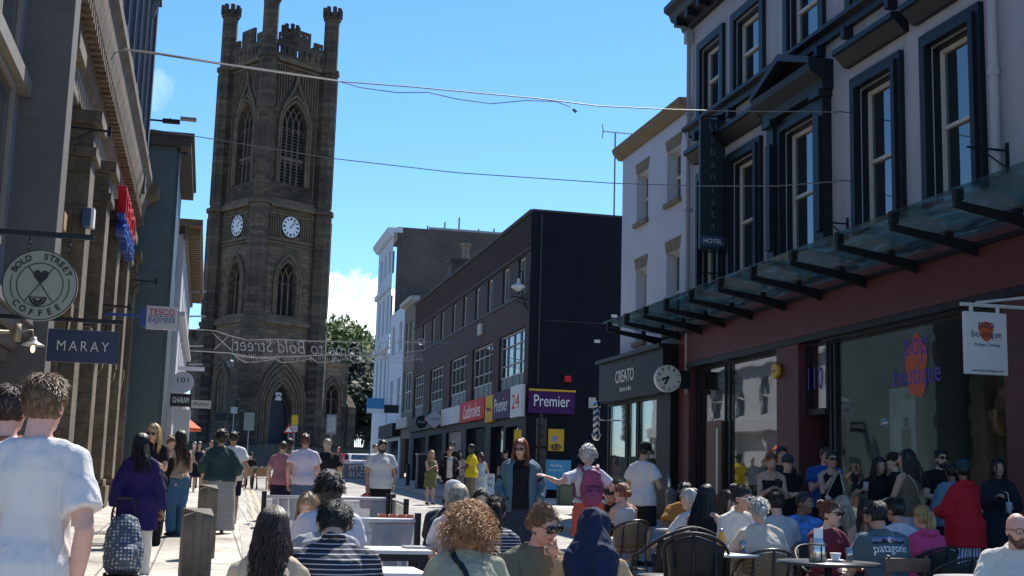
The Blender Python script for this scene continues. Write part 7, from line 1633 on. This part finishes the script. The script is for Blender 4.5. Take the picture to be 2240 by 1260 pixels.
def place(src, first, x, y, rz, label, group):
    o = src if first else copy_tree(src); o.location = (x, y, gz(y) + (.09 if x > kr(y) else 0)); o.rotation_euler = (0, 0, rz); o['label'] = label; o['group'] = group; return o
def chair_for(src, first, p, label, group, dy=0):
    o = place(src, first, p['X'], p['Y'], R(p['face']), label, group); k = max(.9, min(1.15, (p['pz'] - .08) * p['k'] / .46)); o.scale = (k,) * 3; return o
G_ = 'tan wicker bistro chairs'
chair_for(wc, True, s13, 'tan wicker chair under the woman in the white camisole', G_)
chair_for(wc, False, s19, 'tan wicker chair under the oversized cream shirt', G_)
o = place(wc, False, A(1575, 1150, Y=11.6).x, 11.7, R(-150), 'tan wicker chair of the woman in the cream blazer', G_)
G2 = 'black woven chairs'
chair_for(bc, True, s27, 'black woven chair under the pink jacket', G2)
q = A(2090, 1180, Y=9.6); place(bc, False, q.x + .1, 9.9, R(15), 'empty black woven chair right of the pink jacket', G2)
chair_for(bc, False, s15, 'black woven chair under the woman in the black camisole', G2)
chair_for(bc, False, s14, 'black woven chair of the man in burnt orange', G2)
chair_for(bc, False, s22, 'black woven chair of the woman in burgundy', G2)
chair_for(bc, False, s24, 'black woven chair behind the slate T-shirt', G2)
chair_for(bc, False, s21, 'black woven chair of the man in tie-dye', G2)
for x_, y_, a_, l_ in ((1447, 11.2, 35, 'dark metal chair nearest the navy headscarf, back to the camera'), (1522, 10.4, -25, 'dark metal chair directly right of the one behind the headscarf')):
    q = A(x_, 1240, Y=y_); o = place(bc, False, q.x, y_, R(a_), l_, G2); o.scale = (1, 1, 1.05)
wd = thing('wooden_chair', 'brown wooden chair under the man with the mountain logo', 'chair', (s25['X'], s25['Y'] - .02, gz(10) - .04), R(4)); WOO = M('chair_wood', (.13, .07, .04), .45, .2, 8)
mb = MB(); mb.box(-.21, .21, -.2, .22, .43, .46); mb.build('seat', WOO, wd, bev=.01)
mb = MB(); mb.box(-.22, .22, -.27, -.245, .68, .80); mb.build('backrest', WOO, wd, bev=.008)
for sx, sy in ((-1, -1), (1, -1), (-1, 1), (1, 1)): mb = MB(); mb.tube([(sx * .19, sy * .2, 0), (sx * .19, sy * .2 - .0, .44)] + ([(sx * .19, -.26, .82)] if sy < 0 else []), .017, 6); mb.build('leg', WOO, wd)
# tables
def round_table(label, x, y, r, group, top, h=.74):
    t = thing('cafe_table', label, 'table', (x, y, gz(y)), 0, group); mb = MB(); mb.lathe([(r, h - .025), (r + .006, h - .012), (r, h), (.01, h)], 32); mb.build('tabletop', top, t, True)
    mb = MB(); mb.tube([(0, 0, .05), (0, 0, h - .03)], .03, 10); mb.build('column', BK, t, True); mb = MB()
    for i in range(4): a_ = i * math.pi / 2 + .4; mb.tube([(0, 0, .1), (.28 * math.cos(a_), .28 * math.sin(a_), .015)], .018, 6)
    mb.build('base', BK, t); return t
TTM = M('table_steel', (.42, .42, .44), .32, .15, 6, metal=.7); TTB = M('table_black', (.03, .03, .033), .3, .2); SLT = STRIPE('table_slats', (.10, .10, .11), (.45, .45, .46), 38, 'X', .55, .4)
q = A(1607, 1190, Y=10.4); tz = gz(10.4) + .74
TAB = [round_table('steel topped table with the orange juice bottle', q.x - .05, 10.5, .34, 'cafe tables', TTM), round_table('black table with the condiment jar before the burgundy top', A(1850, 1225, Y=9.4).x, 9.7, .42, 'cafe tables', TTB), round_table('slatted steel table at the lower right corner', A(2190, 1255, Y=8.3).x, 8.4, .42, 'cafe tables', SLT), round_table('dark table between the white camisole and the black T-shirt', A(1345, 1120, Y=15.6).x, 15.7, .34, 'cafe tables', TTB), round_table('steel table in front of the man in burnt orange', A(1505, 1120, Y=14).x, 14.1, .34, 'cafe tables', TTM)]
t = thing('juice_bottle', 'orange juice bottle with silver cap on the steel table', 'bottle', (q.x - .10, 10.45, tz)); mb = MB(); mb.lathe([(.032, 0), (.035, .02), (.035, .12), (.02, .17), (.018, .19)], 16); mb.build('body', M('juice_orange', (.85, .33, .01), .15, .03), t, True); mb = MB(); mb.lathe([(.019, .185), (.02, .21), (.01, .213)], 12); mb.build('lid', MATS['steel'], t, True)
def tumbler(label, x, y, z, r=.033, h=.11, col=None):
    t = thing('glass_tumbler', label, 'glass', (x, y, z), 0, 'glasses on the tables'); mb = MB(); mb.lathe([(r * .8, 0), (r, h), (r * .92, h), (r * .74, .01)], 14); mb.build('glass', GLASS('plastic_clear', (.4, .5, .55), .1, .6), t, True)
TAB[1].update_tag(); x1, y1 = TAB[1].location.x, TAB[1].location.y; tz1 = gz(9.7) + .74
tumbler('small glass beside the orange juice bottle', q.x + .12, 10.5, tz); tumbler('clear glass at the right edge of the condiment jar table', x1 + .25, y1 + .1, tz1)
t = thing('condiment_jar', 'glass jar with wire holder, cutlery and menu card on the black table', 'jar', (x1 - .12, y1 - .05, tz1)); mb = MB(); mb.lathe([(.062, 0), (.068, .02), (.068, .15), (.055, .17), (.055, .19)], 18); mb.build('jar', GLASS('jar_glass', (.45, .34, .2), .1, .45), t, True)
mb = MB(); mb.lathe([(.05, .01), (.05, .12), (.01, .12)], 14); mb.build('contents', M('sauce_packets', (.45, .28, .12), .6, .8, 40), t, True)
mb = MB(); mb.tube([(.075 * math.cos(a_), .075 * math.sin(a_), .14) for a_ in [i * math.pi / 8 for i in range(17)]], .004, 5)
for a_ in range(4): c_, s_ = math.cos(a_ * 1.57), math.sin(a_ * 1.57); mb.tube([(.072 * c_, .072 * s_, 0), (.075 * c_, .075 * s_, .14)], .004, 5)
mb.build('wire_holder', BK, t); mb = MB(); mb.box(-.03, .05, -.003, .003, .16, .27); mb.build('menu_card', WH, t)
t = thing('coffee_cup', 'white coffee cup in front of the burgundy top', 'cup', (x1 + .08, y1 + .02, tz1)); mb = MB(); mb.lathe([(.025, 0), (.042, .05), (.045, .07), (.038, .068), (.01, .03)], 16); mb.lathe([(.03, 0), (.07, .012), (.07, .016), (.01, .006)], 16); mb.build('cup', WH, t, True)
# white slatted tables and windbreaks in the middle
TW = M('table_white', (.66, .64, .64), .45, .08)
def long_table(label, x0, x1_, y, h=.75, d=.62):
    t = thing('slatted_table', label, 'table', ((x0 + x1_) / 2, y, gz(y)), 0, 'white slatted tables'); hw = (x1_ - x0) / 2; mb = MB()
    for i in range(6): mb.box(-hw, hw, -d / 2 + i * d / 6, -d / 2 + (i + 1) * d / 6 - .012, h - .03, h)
    mb.build('tabletop', TW, t, bev=.004)
    mb = MB(); mb.box(-hw + .03, hw - .03, -d / 2 + .03, -d / 2 + .06, h - .085, h - .032); mb.build('apron', BK, t)
    for sx in (-1, 1):
        for sy in (-1, 1): mb = MB(); mb.box(sx * (hw - .08) - .02, sx * (hw - .08) + .02, sy * (d / 2 - .06) - .02, sy * (d / 2 - .06) + .02, 0, h - .033); mb.build('leg', BK, t)
a = A(790, 1195, Y=10.2); b = A(937, 1195, Y=10.2); long_table('white slatted table farther from the camera in the middle', a.x, b.x, 10.3)
a = A(780, 1248, Y=8.4); b = A(920, 1248, Y=8.4); long_table('white slatted table nearer the camera in the middle', a.x, b.x, 8.4)
t = thing('tablet_menu', 'flat grey menu lying on the farther white table', 'menu', (A(917, 1186, Y=10.3).x, 10.35, gz(10.3) + .752)); mb = MB(); mb.box(-.12, .12, -.1, .1, 0, .015); mb.build('booklet', M('menu_grey', (.3, .3, .31), .5, .1), t)
CV = M('windbreak_mesh', (.42, .43, .46), .7, .12, 2)
nt_ = CV.node_tree; tr_ = nt_.nodes.new('ShaderNodeBsdfTransparent'); mx_ = nt_.nodes.new('ShaderNodeMixShader'); mx_.inputs[0].default_value = .70; nt_.links.new(tr_.outputs[0], mx_.inputs[1]); nt_.links.new(nt_.nodes['Principled BSDF'].outputs[0], mx_.inputs[2]); nt_.links.new(mx_.outputs[0], nt_.nodes['Material Output'].inputs[0])
def windbreak(label, P0, P1, h=.95, mat_=None, hem=.1, lab=None):
    t = thing('windbreak', label, 'windbreak', (P0[0], P0[1], gz(P0[1])), 0, 'fabric windbreaks'); d = Vector((P1[0] - P0[0], P1[1] - P0[1], gz(P1[1]) - gz(P0[1]))); L_ = d.length; u = d.normalized(); n_ = Vector((-u.y, u.x, 0))
    mb = MB(); nn = 24; vs = []
    for i in range(nn + 1):
        for k in range(5): q_ = u * (L_ * i / nn) + Vector((0, 0, hem + (h - hem - .06) * k / 4)) + n_ * (.015 * math.sin(i * .9 + k)); vs.append(q_)
    mb.add(vs, [(i * 5 + k, (i + 1) * 5 + k, (i + 1) * 5 + k + 1, i * 5 + k + 1) for i in range(nn) for k in range(4)]); mb.build('screen', mat_ or CV, t, True)
    mb = MB(); mb.tube([Vector((0, 0, h - .03)), d + Vector((0, 0, h - .03))], .022, 8); mb.build('top_rail', M('rail_silver', (.55, .52, .54), .35, .1), t, True)
    for q_ in (Vector((0, 0, 0)), d): mb = MB(); mb.tube([q_, q_ + Vector((0, 0, h + .04))], .032, 8); mb.lathe([(.16, 0), (.16, .02), (.05, .04)], 16, q_); mb.build('post', BK, t)
    return t, u, n_
a = A(578, 1083, Y=16.4); b = A(855, 1080, Y=16.4)
windbreak('pale windbreak farthest back of the middle tables', (a.x, 16.4), (b.x, 16.6)); c_ = A(895, 1092, Y=14.6); windbreak('short side windbreak at the right of the middle tables', (b.x + .05, 16.5), (c_.x, 14.8))
a = A(690, 1135, Y=11.6); b = A(918, 1132, Y=11.6); windbreak('pale windbreak just behind the white slatted tables', (a.x, 11.6), (b.x, 11.7), .93)
a = A(744, 1012, Y=70); b = A(812, 1013, Y=70); t, u, n_ = windbreak('grey lettered windbreak far up the street beside the bearded man', (a.x, 70), (b.x + .3, 70), .98, M('windbreak_grey', (.22, .21, .22), .7, .1))
TXT('PITTA', 1, WH, t, frame((1.05, -.06, .72), (1, 0, 0), (0, 0, 1)), .002, wid=1.1, hgt=.27, off=.01); TXT('SLICE', 1, WH, t, frame((1.05, -.06, .36), (1, 0, 0), (0, 0, 1)), .002, wid=1.1, hgt=.27, off=.01)
# red brown chairs inside the windbreak
rcm = M('plastic_redbrown', (.16, .045, .035), .3, .1)
rch = thing('slim_chair', 'tmp', 'chair'); mb = MB(); mb.tube([(0, -.20, .44), (0, -.24, .65), (0, -.26, .80), (0, -.265, .87)], [(.20, .012), (.21, .014), (.19, .014), (.12, .012)], 14); mb.build('backrest', rcm, rch, True); mb = MB(); mb.box(-.2, .2, -.2, .2, .42, .45); mb.build('seat', rcm, rch, bev=.01)
for sx in (-1, 1):
    for sy in (-1, 1): mb = MB(); mb.tube([(sx * .18, sy * .18, 0), (sx * .17, sy * .17, .43)], .012, 6); mb.build('leg', BK, rch)
for i, (px, l_) in enumerate(((785, 'leftmost red brown chair inside the far windbreak'), (808, 'second red brown chair inside the far windbreak'), (826, 'third red brown chair inside the far windbreak'), (845, 'rightmost red brown chair inside the far windbreak'))):
    q = A(px, 1115, Y=13.6); o = rch if i == 0 else copy_tree(rch); o.location = (q.x, 13.6, gz(13.6)); o.rotation_euler = (0, 0, R(62)); o['label'] = l_; o['group'] = 'red brown chairs'
# far tables on the left of the street
for i, px in enumerate((545, 575)):
    q = A(px, 1018, Y=51); t = thing('cafe_table', ('far pale table in front of the person in the dark cap', 'far pale table nearer the middle of the street')[i], 'table', (q.x, 51, gz(51)), 0, 'far cafe tables'); mb = MB(); mb.box(-.42, .42, -.35, .35, .72, .75); mb.build('tabletop', TW, t)
    for sx in (-1, 1): mb = MB(); mb.tube([(sx * .35, -.25, 0), (sx * .3, .2, .72)], .02, 5); mb.tube([(sx * .35, .25, 0), (sx * .3, -.2, .72)], .02, 5); mb.build('leg', BK, t)
    for k in range(3): tumbler('small glass on the far pale tables', q.x - .25 + k * .22, 51, gz(51) + .75, .04, .14)
fc = thing('plywood_chair', 'tmp', 'chair'); FW = M('plywood', (.30, .17, .08), .5, .15, 6); mb = MB(); mb.box(-.22, .22, -.22, -.2, .5, .85); mb.build('backrest', FW, fc, bev=.01); mb = MB(); mb.box(-.22, .22, -.2, .2, .43, .46); mb.build('seat', FW, fc)
for sx in (-1, 1):
    for sy in (-1, 1): mb = MB(); mb.tube([(sx * .19, sy * .19, 0), (sx * .18, sy * .18, .43)], .014, 5); mb.build('leg', BK, fc)
for i, (px, l_) in enumerate(((541, 'left plywood chair at the far pale tables'), (573, 'right plywood chair at the far pale tables'))):
    q = A(px, 1040, Y=49.6); o = fc if i == 0 else copy_tree(fc); o.location = (q.x, 49.6, gz(49.6)); o['label'] = l_; o['group'] = 'plywood chairs'
# ---------------------------------------------------------------- street furniture
OAK = BR('weathered_oak', (.16, .135, .105), (.12, .10, .08), (.09, .08, .07), .06, 3, .003, .5, .85, var=.3, big=3)
for i, (px, py, Y, h, l_) in enumerate(((434, 1112, 10.7, 1.03, 'weathered square wooden bollard nearest the camera'), (457, 1060, 17.4, 1.04, 'weathered square wooden bollard behind the nearest one'))):
    q = A(px, py, Y=Y); t = thing('wooden_bollard', l_, 'bollard', (q.x, Y, gz(Y) + .05), R(6), 'wooden bollards'); w_ = .118; zt = q.z - gz(Y) - .05; mb = MB(); mb.box(-w_, w_, -w_, w_, 0, zt - .06); mb.add([(-w_, -w_, zt - .06), (w_, -w_, zt - .06), (w_, w_, zt - .06), (-w_, w_, zt - .06), (-w_, w_, zt), (w_, w_, zt), (-w_ * .2, -w_, zt - .02), (w_, -w_, zt - .055)], [(0, 1, 7, 6), (1, 2, 5, 7), (2, 3, 4, 5), (3, 0, 6, 4), (6, 7, 5, 4)]); mb.build('post', OAK, t, bev=.006)
for i, (px, yb, Y) in enumerate(((891, 1062, 59), (1468, 1085, 19.4), (1182, 0, 41))):
    if i == 2: continue
    q = A(px, yb, Y=Y); t = thing('metal_bollard', ('slim black bollard on the far right kerb', 'grey capped bollard outside the barber shop')[i], 'bollard', (q.x, Y, gz(Y) + .09), 0, 'metal bollards'); mb = MB(); mb.lathe([(.11, 0), (.09, .05), (.085, .9), (.10, .92), (.10, .97), (.02, 1.02)], 14); mb.build('post', M('bollard_grey', (.12, .12, .12), .5, .2) if i else BK, t, True)
q = A(925, 1071, Y=54); t = thing('utility_cabinet', 'tall black cabinet on the far right pavement', 'cabinet', (q.x, 54, gz(54) + .09)); mb = MB(); mb.box(-.30, .30, -.3, .3, 0, 1.42); mb.build('body', BK, t, bev=.02); mb = MB(); mb.box(-.33, .33, -.33, .33, 1.422, 1.5); mb.build('top', M('cab_top', (.2, .2, .2), .5, .1), t, bev=.01)
q = A(1243, 1112, Y=39); t = thing('utility_cabinet', 'low dark green cabinet below the sky blue board', 'cabinet', (q.x, 39, gz(39) + .09)); mb = MB(); mb.box(-.35, .35, -.2, .2, 0, .62); mb.build('body', M('cab_green', (.03, .06, .04), .5, .2), t, bev=.03); mb = MB(); mb.box(-.37, .37, -.22, .22, .622, .66); mb.build('top', MATS['cab_green'], t)
q = A(1071, 1085, Y=44); t = thing('pavement_board', 'white pavement board with black letters near the girl in the sundress', 'sign', (q.x, 44, gz(44) + .09)); mb = MB(); mb.box(-.17, .17, -.02, .02, .1, .85); mb.build('panel', WH, t, bev=.02); mb = MB(); mb.box(-.19, .19, -.03, .03, 0, .1); mb.build('foot', BK, t); TXT('AR', 1, BK, t, frame((0, -.026, .68), (1, 0, 0), (0, 0, 1)), .001, wid=.2); TXT('N', 1, BK, t, frame((0, -.026, .45), (1, 0, 0), (0, 0, 1)), .001, wid=.12)
def signal(label, px, Y, ytop, heads, name='traffic_light'):
    q = A(px, ytop, Y=Y); t = thing(name, label, 'traffic light', (q.x, Y, gz(Y)), 0, 'traffic lights'); h = q.z - gz(Y); mb = MB(); mb.tube([(0, 0, 0), (0, 0, h)], .06, 8); mb.build('pole', BK, t)
    for (dx, dz, dy) in heads:
        mb = MB(); mb.box(dx - .16, dx + .16, dy - .18, dy + .0, h - dz - .95, h - dz); hd_ = mb.build('signal_head', BK, t, bev=.02); m2 = MB()
        for k in range(3): m2.tube([(dx, dy - .18, h - dz - .16 - k * .3), (dx, dy - .32, h - dz - .16 - k * .3)], [.11, .12], 10)
        m2.build('hood', BK, hd_)
signal('twin headed traffic light before the church steps at left', 519, 96, 874, ((0, 0, 0), (.38, .8, 0))); signal('single traffic light right of the church door', 752, 97, 885, ((0, .1, 0), (0, 1.2, -.05))); signal('slim traffic signal at the corner of the black end wall', 1184, 41, 905, ((0, .15, 0), (0, 1.15, 0)))
def post_sign(label, px, py0, py1, w_px, Y, m, shape='rect', name='road_sign', cat='road sign', pole=True, m2=None):
    a = A(px - w_px / 2, py0, Y=Y); b = A(px + w_px / 2, py1, Y=Y); t = thing(name, label, cat, ((a.x + b.x) / 2, Y, gz(Y))); hw = (b.x - a.x) / 2; z0, z1 = b.z - gz(Y), a.z - gz(Y); mb = MB()
    if shape == 'rect': mb.box(-hw, hw, -.04, 0, z0, z1)
    else: mb.prism([(-hw, z0), (0, z1), (hw, z0)], 'y', -.04, 0)
    mb.build('plate', m, t)
    if m2 is not None:
        mb = MB(); k_ = .66
        if shape == 'rect': mb.box(-hw * .8, hw * .8, -.05, -.043, z0 + (z1 - z0) * .1, z1 - (z1 - z0) * .1)
        else: mb.prism([(-hw * .62, z0 + (z1 - z0) * .12), (0, z1 - (z1 - z0) * .3), (hw * .62, z0 + (z1 - z0) * .12)], 'y', -.05, -.043)
        mb.build('face', m2, t)
    if pole: mb = MB(); mb.tube([(0, .03, 0), (0, .03, z1)], .04, 6); mb.build('pole', M('pole_grey', (.22, .22, .22), .5, .1), t)
    return t
post_sign('red and white triangular road works sign before the steps', 632, 926, 948, 24, 88, REDS, 'tri', m2=WH)
t = post_sign('yellow road sign with a black triangle right of the red triangle', 645, 908, 930, 13, 92, YEL, m2=None)
post_sign('white plate under the yellow sign before the church door', 643, 931, 944, 14, 90, WH, m2=M('plate_text', (.4, .38, .36), .6, .6, 20))
post_sign('tall pale map board right of the church door', 725, 906, 950, 20, 95, M('board_frame', (.16, .17, .18), .5, .1), m2=M('board_face', (.28, .28, .27), .6, .3, 5), name='map_board', cat='map board')
post_sign('narrow grey back of a sign left of the church door', 545, 902, 942, 20, 90, M('sign_back', (.20, .21, .21), .5, .15))
post_sign('dark direction board with white lines left of the traffic light', 495, 902, 922, 50, 97, TRIM)
post_sign('small pale plate above the dark direction board', 512, 890, 905, 14, 95, M('plate_pale', (.32, .32, .32), .6, .2))
t = thing('lamp_column', 'slender black heritage lamp column in front of the church', 'street lamp'); q = A(505, 785, Y=96); mb = MB(); mb.tube([(q.x, 96, gz(96)), (q.x, 96, gz(96) + 2), (q.x, 96, q.z - .6)], [.13, .09, .05], 8); mb.build('column', BK, t); mb = MB(); mb.lathe([(.05, -.7), (.22, -.6), (.26, -.2), (.1, -.05), (.03, .35)], 10, q); mb.build('lantern', M('lantern_dark', (.10, .10, .10), .4, .1), t)
# car at the junction
def car(label, px, py, Y, col, L_=4.3, rz=90, name='parked_car'):
    q = A(px, py, Y=Y); t = thing(name, label, 'car', (q.x, Y, gz(Y)), R(rz)); pm = M('car_paint_%d' % int(px), col, .25, .03, spec=.6)
    prof = [(-.5, .35), (-.5, .75), (-.47, .95), (-.30, 1.0), (-.20, 1.42), (.16, 1.50), (.36, 1.45), (.46, 1.02), (.5, .9), (.5, .35)]
    mb = MB(); mb.prism([(x * L_, z) for x, z in prof], 'y', -.86, .86); mb.build('body', pm, t, bev=.06)
    mb = MB()
    for s in (-1, 1): mb.prism([(-.28 * L_, 1.02), (-.19 * L_, 1.38), (.15 * L_, 1.44), (.34 * L_, 1.38), (.42 * L_, 1.02)], 'y', s * .862, s * .872)
    mb.add([(-.298 * L_, -.7, 1.03), (-.298 * L_, .7, 1.03), (-.212 * L_, .62, 1.39), (-.212 * L_, -.62, 1.39)], [(0, 1, 2, 3), (3, 2, 1, 0)]); mb.build('windows', G1, t)
    for sx in (-.31, .31):
        for s in (-1, 1):
            mb = MB(); mb.T = Matrix.Translation((sx * L_, s * .80, .33)) @ Matrix.Rotation(R(90), 4, 'X'); mb.lathe([(.25, -.1), (.33, -.09), (.33, .09), (.25, .1)], 18); w_ = mb.build('wheel', BK, t, True); mb = MB(); mb.T = Matrix.Translation((sx * L_, s * .80, .33)) @ Matrix.Rotation(R(90), 4, 'X'); mb.lathe([(.21, -.11), (.21, .11)], 12); mb.build('rim', MATS['steel'], w_)
    for s in (-1, 1): mb = MB(); mb.box(-.505 * L_, -.49 * L_, s * .78 - .12, s * .78 + .06, .72, .88); mb.build('headlight', WH, t)
    mb = MB(); mb.box(-.505 * L_, -.50 * L_, -.5, .5, .5, .68); mb.build('grille', BK, t)
car('white car facing the camera at the junction below the church', 785, 1000, 92, (.55, .52, .52)); car('red car partly hidden behind the white one at the junction', 768, 996, 96, (.40, .03, .03), rz=20)
# signs on the far right shops
def hang(label, px0, py0, px1, py1, Y, m, txt=None, tm=None, wid=None, shape='rect', shear=0):
    a = A(px0, py0, Y=Y); b = A(px1, py1, Y=Y); t = thing('hanging_sign', label, 'sign'); mb = MB(); cx_, cz_ = (a.x + b.x) / 2, (a.z + b.z) / 2; hw, hh_ = (b.x - a.x) / 2, (a.z - b.z) / 2
    if shape == 'rect': mb.box(a.x, b.x, Y, Y + .08, b.z, a.z)
    elif shape == 'dia': mb.prism([(cx_ - hw, cz_), (cx_, cz_ + hh_), (cx_ + hw, cz_), (cx_, cz_ - hh_)], 'y', Y, Y + .08)
    else: mb.prism([(cx_ + hw * math.cos(i * .3142), cz_ + hh_ * math.sin(i * .3142)) for i in range(20)], 'y', Y, Y + .08)
    mb.build('panel', m, t)
    if txt: TXT(txt, 1, tm, t, frame((cx_, Y - .006, cz_), (1, 0, 0), (0, 0, 1)), .002, wid=hw * 2 * (wid or .7), shear=shear)
    mb = MB(); mb.tube([(b.x, Y + .04, cz_), (RX + .1, Y + .04, cz_)], .03, 6); mb.build('bracket', BK, t); return t
t = hang('blue and white sign over the far right shops', 803, 870, 840, 905, 84, M('sign_skyblue', (.06, .24, .46), .5, .05)); a = A(803, 893, Y=83.9); b = A(840, 905, Y=83.9); mb = MB(); mb.box(a.x, b.x, 83.95, 83.98, b.z, a.z); mb.build('lower_band', WH, t)
hang('small black rectangular sign with pink script beside the blue sign', 841, 885, 872, 904, 78, BK, None); hang('white diamond shaped sign on the brown brick block', 929, 896, 973, 938, 62, M('sign_grey_white', (.50, .50, .52), .5, .05), 'Whisky', M('ink_grey', (.10, .10, .13), .6, 0), .55, 'dia'); hang('round black sign left of the white diamond sign', 910, 908, 934, 938, 64, BK, 'SLICE', WH, .62, 'round')
# potted palm by the barber shop
q = A(1382, 1075, Y=24); t = thing('potted_palm', 'yellow green spiky palm in a pot outside the barber shop', 'plant', (q.x, 24, gz(24) + .09)); mb = MB(); mb.lathe([(.16, 0), (.22, .35), (.24, .38), (.2, .38)], 16); mb.build('pot', BK, t, True); mb = MB(); rnd = random.Random(9)
for i in range(60):
    a_ = rnd.uniform(0, 6.28); el = rnd.uniform(.35, 1.45); L_ = rnd.uniform(.45, .8); d = Vector((math.cos(a_) * math.cos(el), math.sin(a_) * math.cos(el), math.sin(el))); o_ = Vector((0, 0, .75 + rnd.uniform(-.2, .2))); mb.tube([o_, o_ + d * L_ * .5, o_ + d * L_ - Vector((0, 0, .12))], [(.004, .003), (.016, .003), (.002, .002)], 4)
mb.build('fronds', M('palm_leaf', (.22, .28, .05), .6, .3, 4), t); mb = MB(); mb.tube([(0, 0, .36), (.01, 0, .8)], .035, 8); mb.build('stem', M('bark', (.06, .045, .032), .9, .3, 6), t)
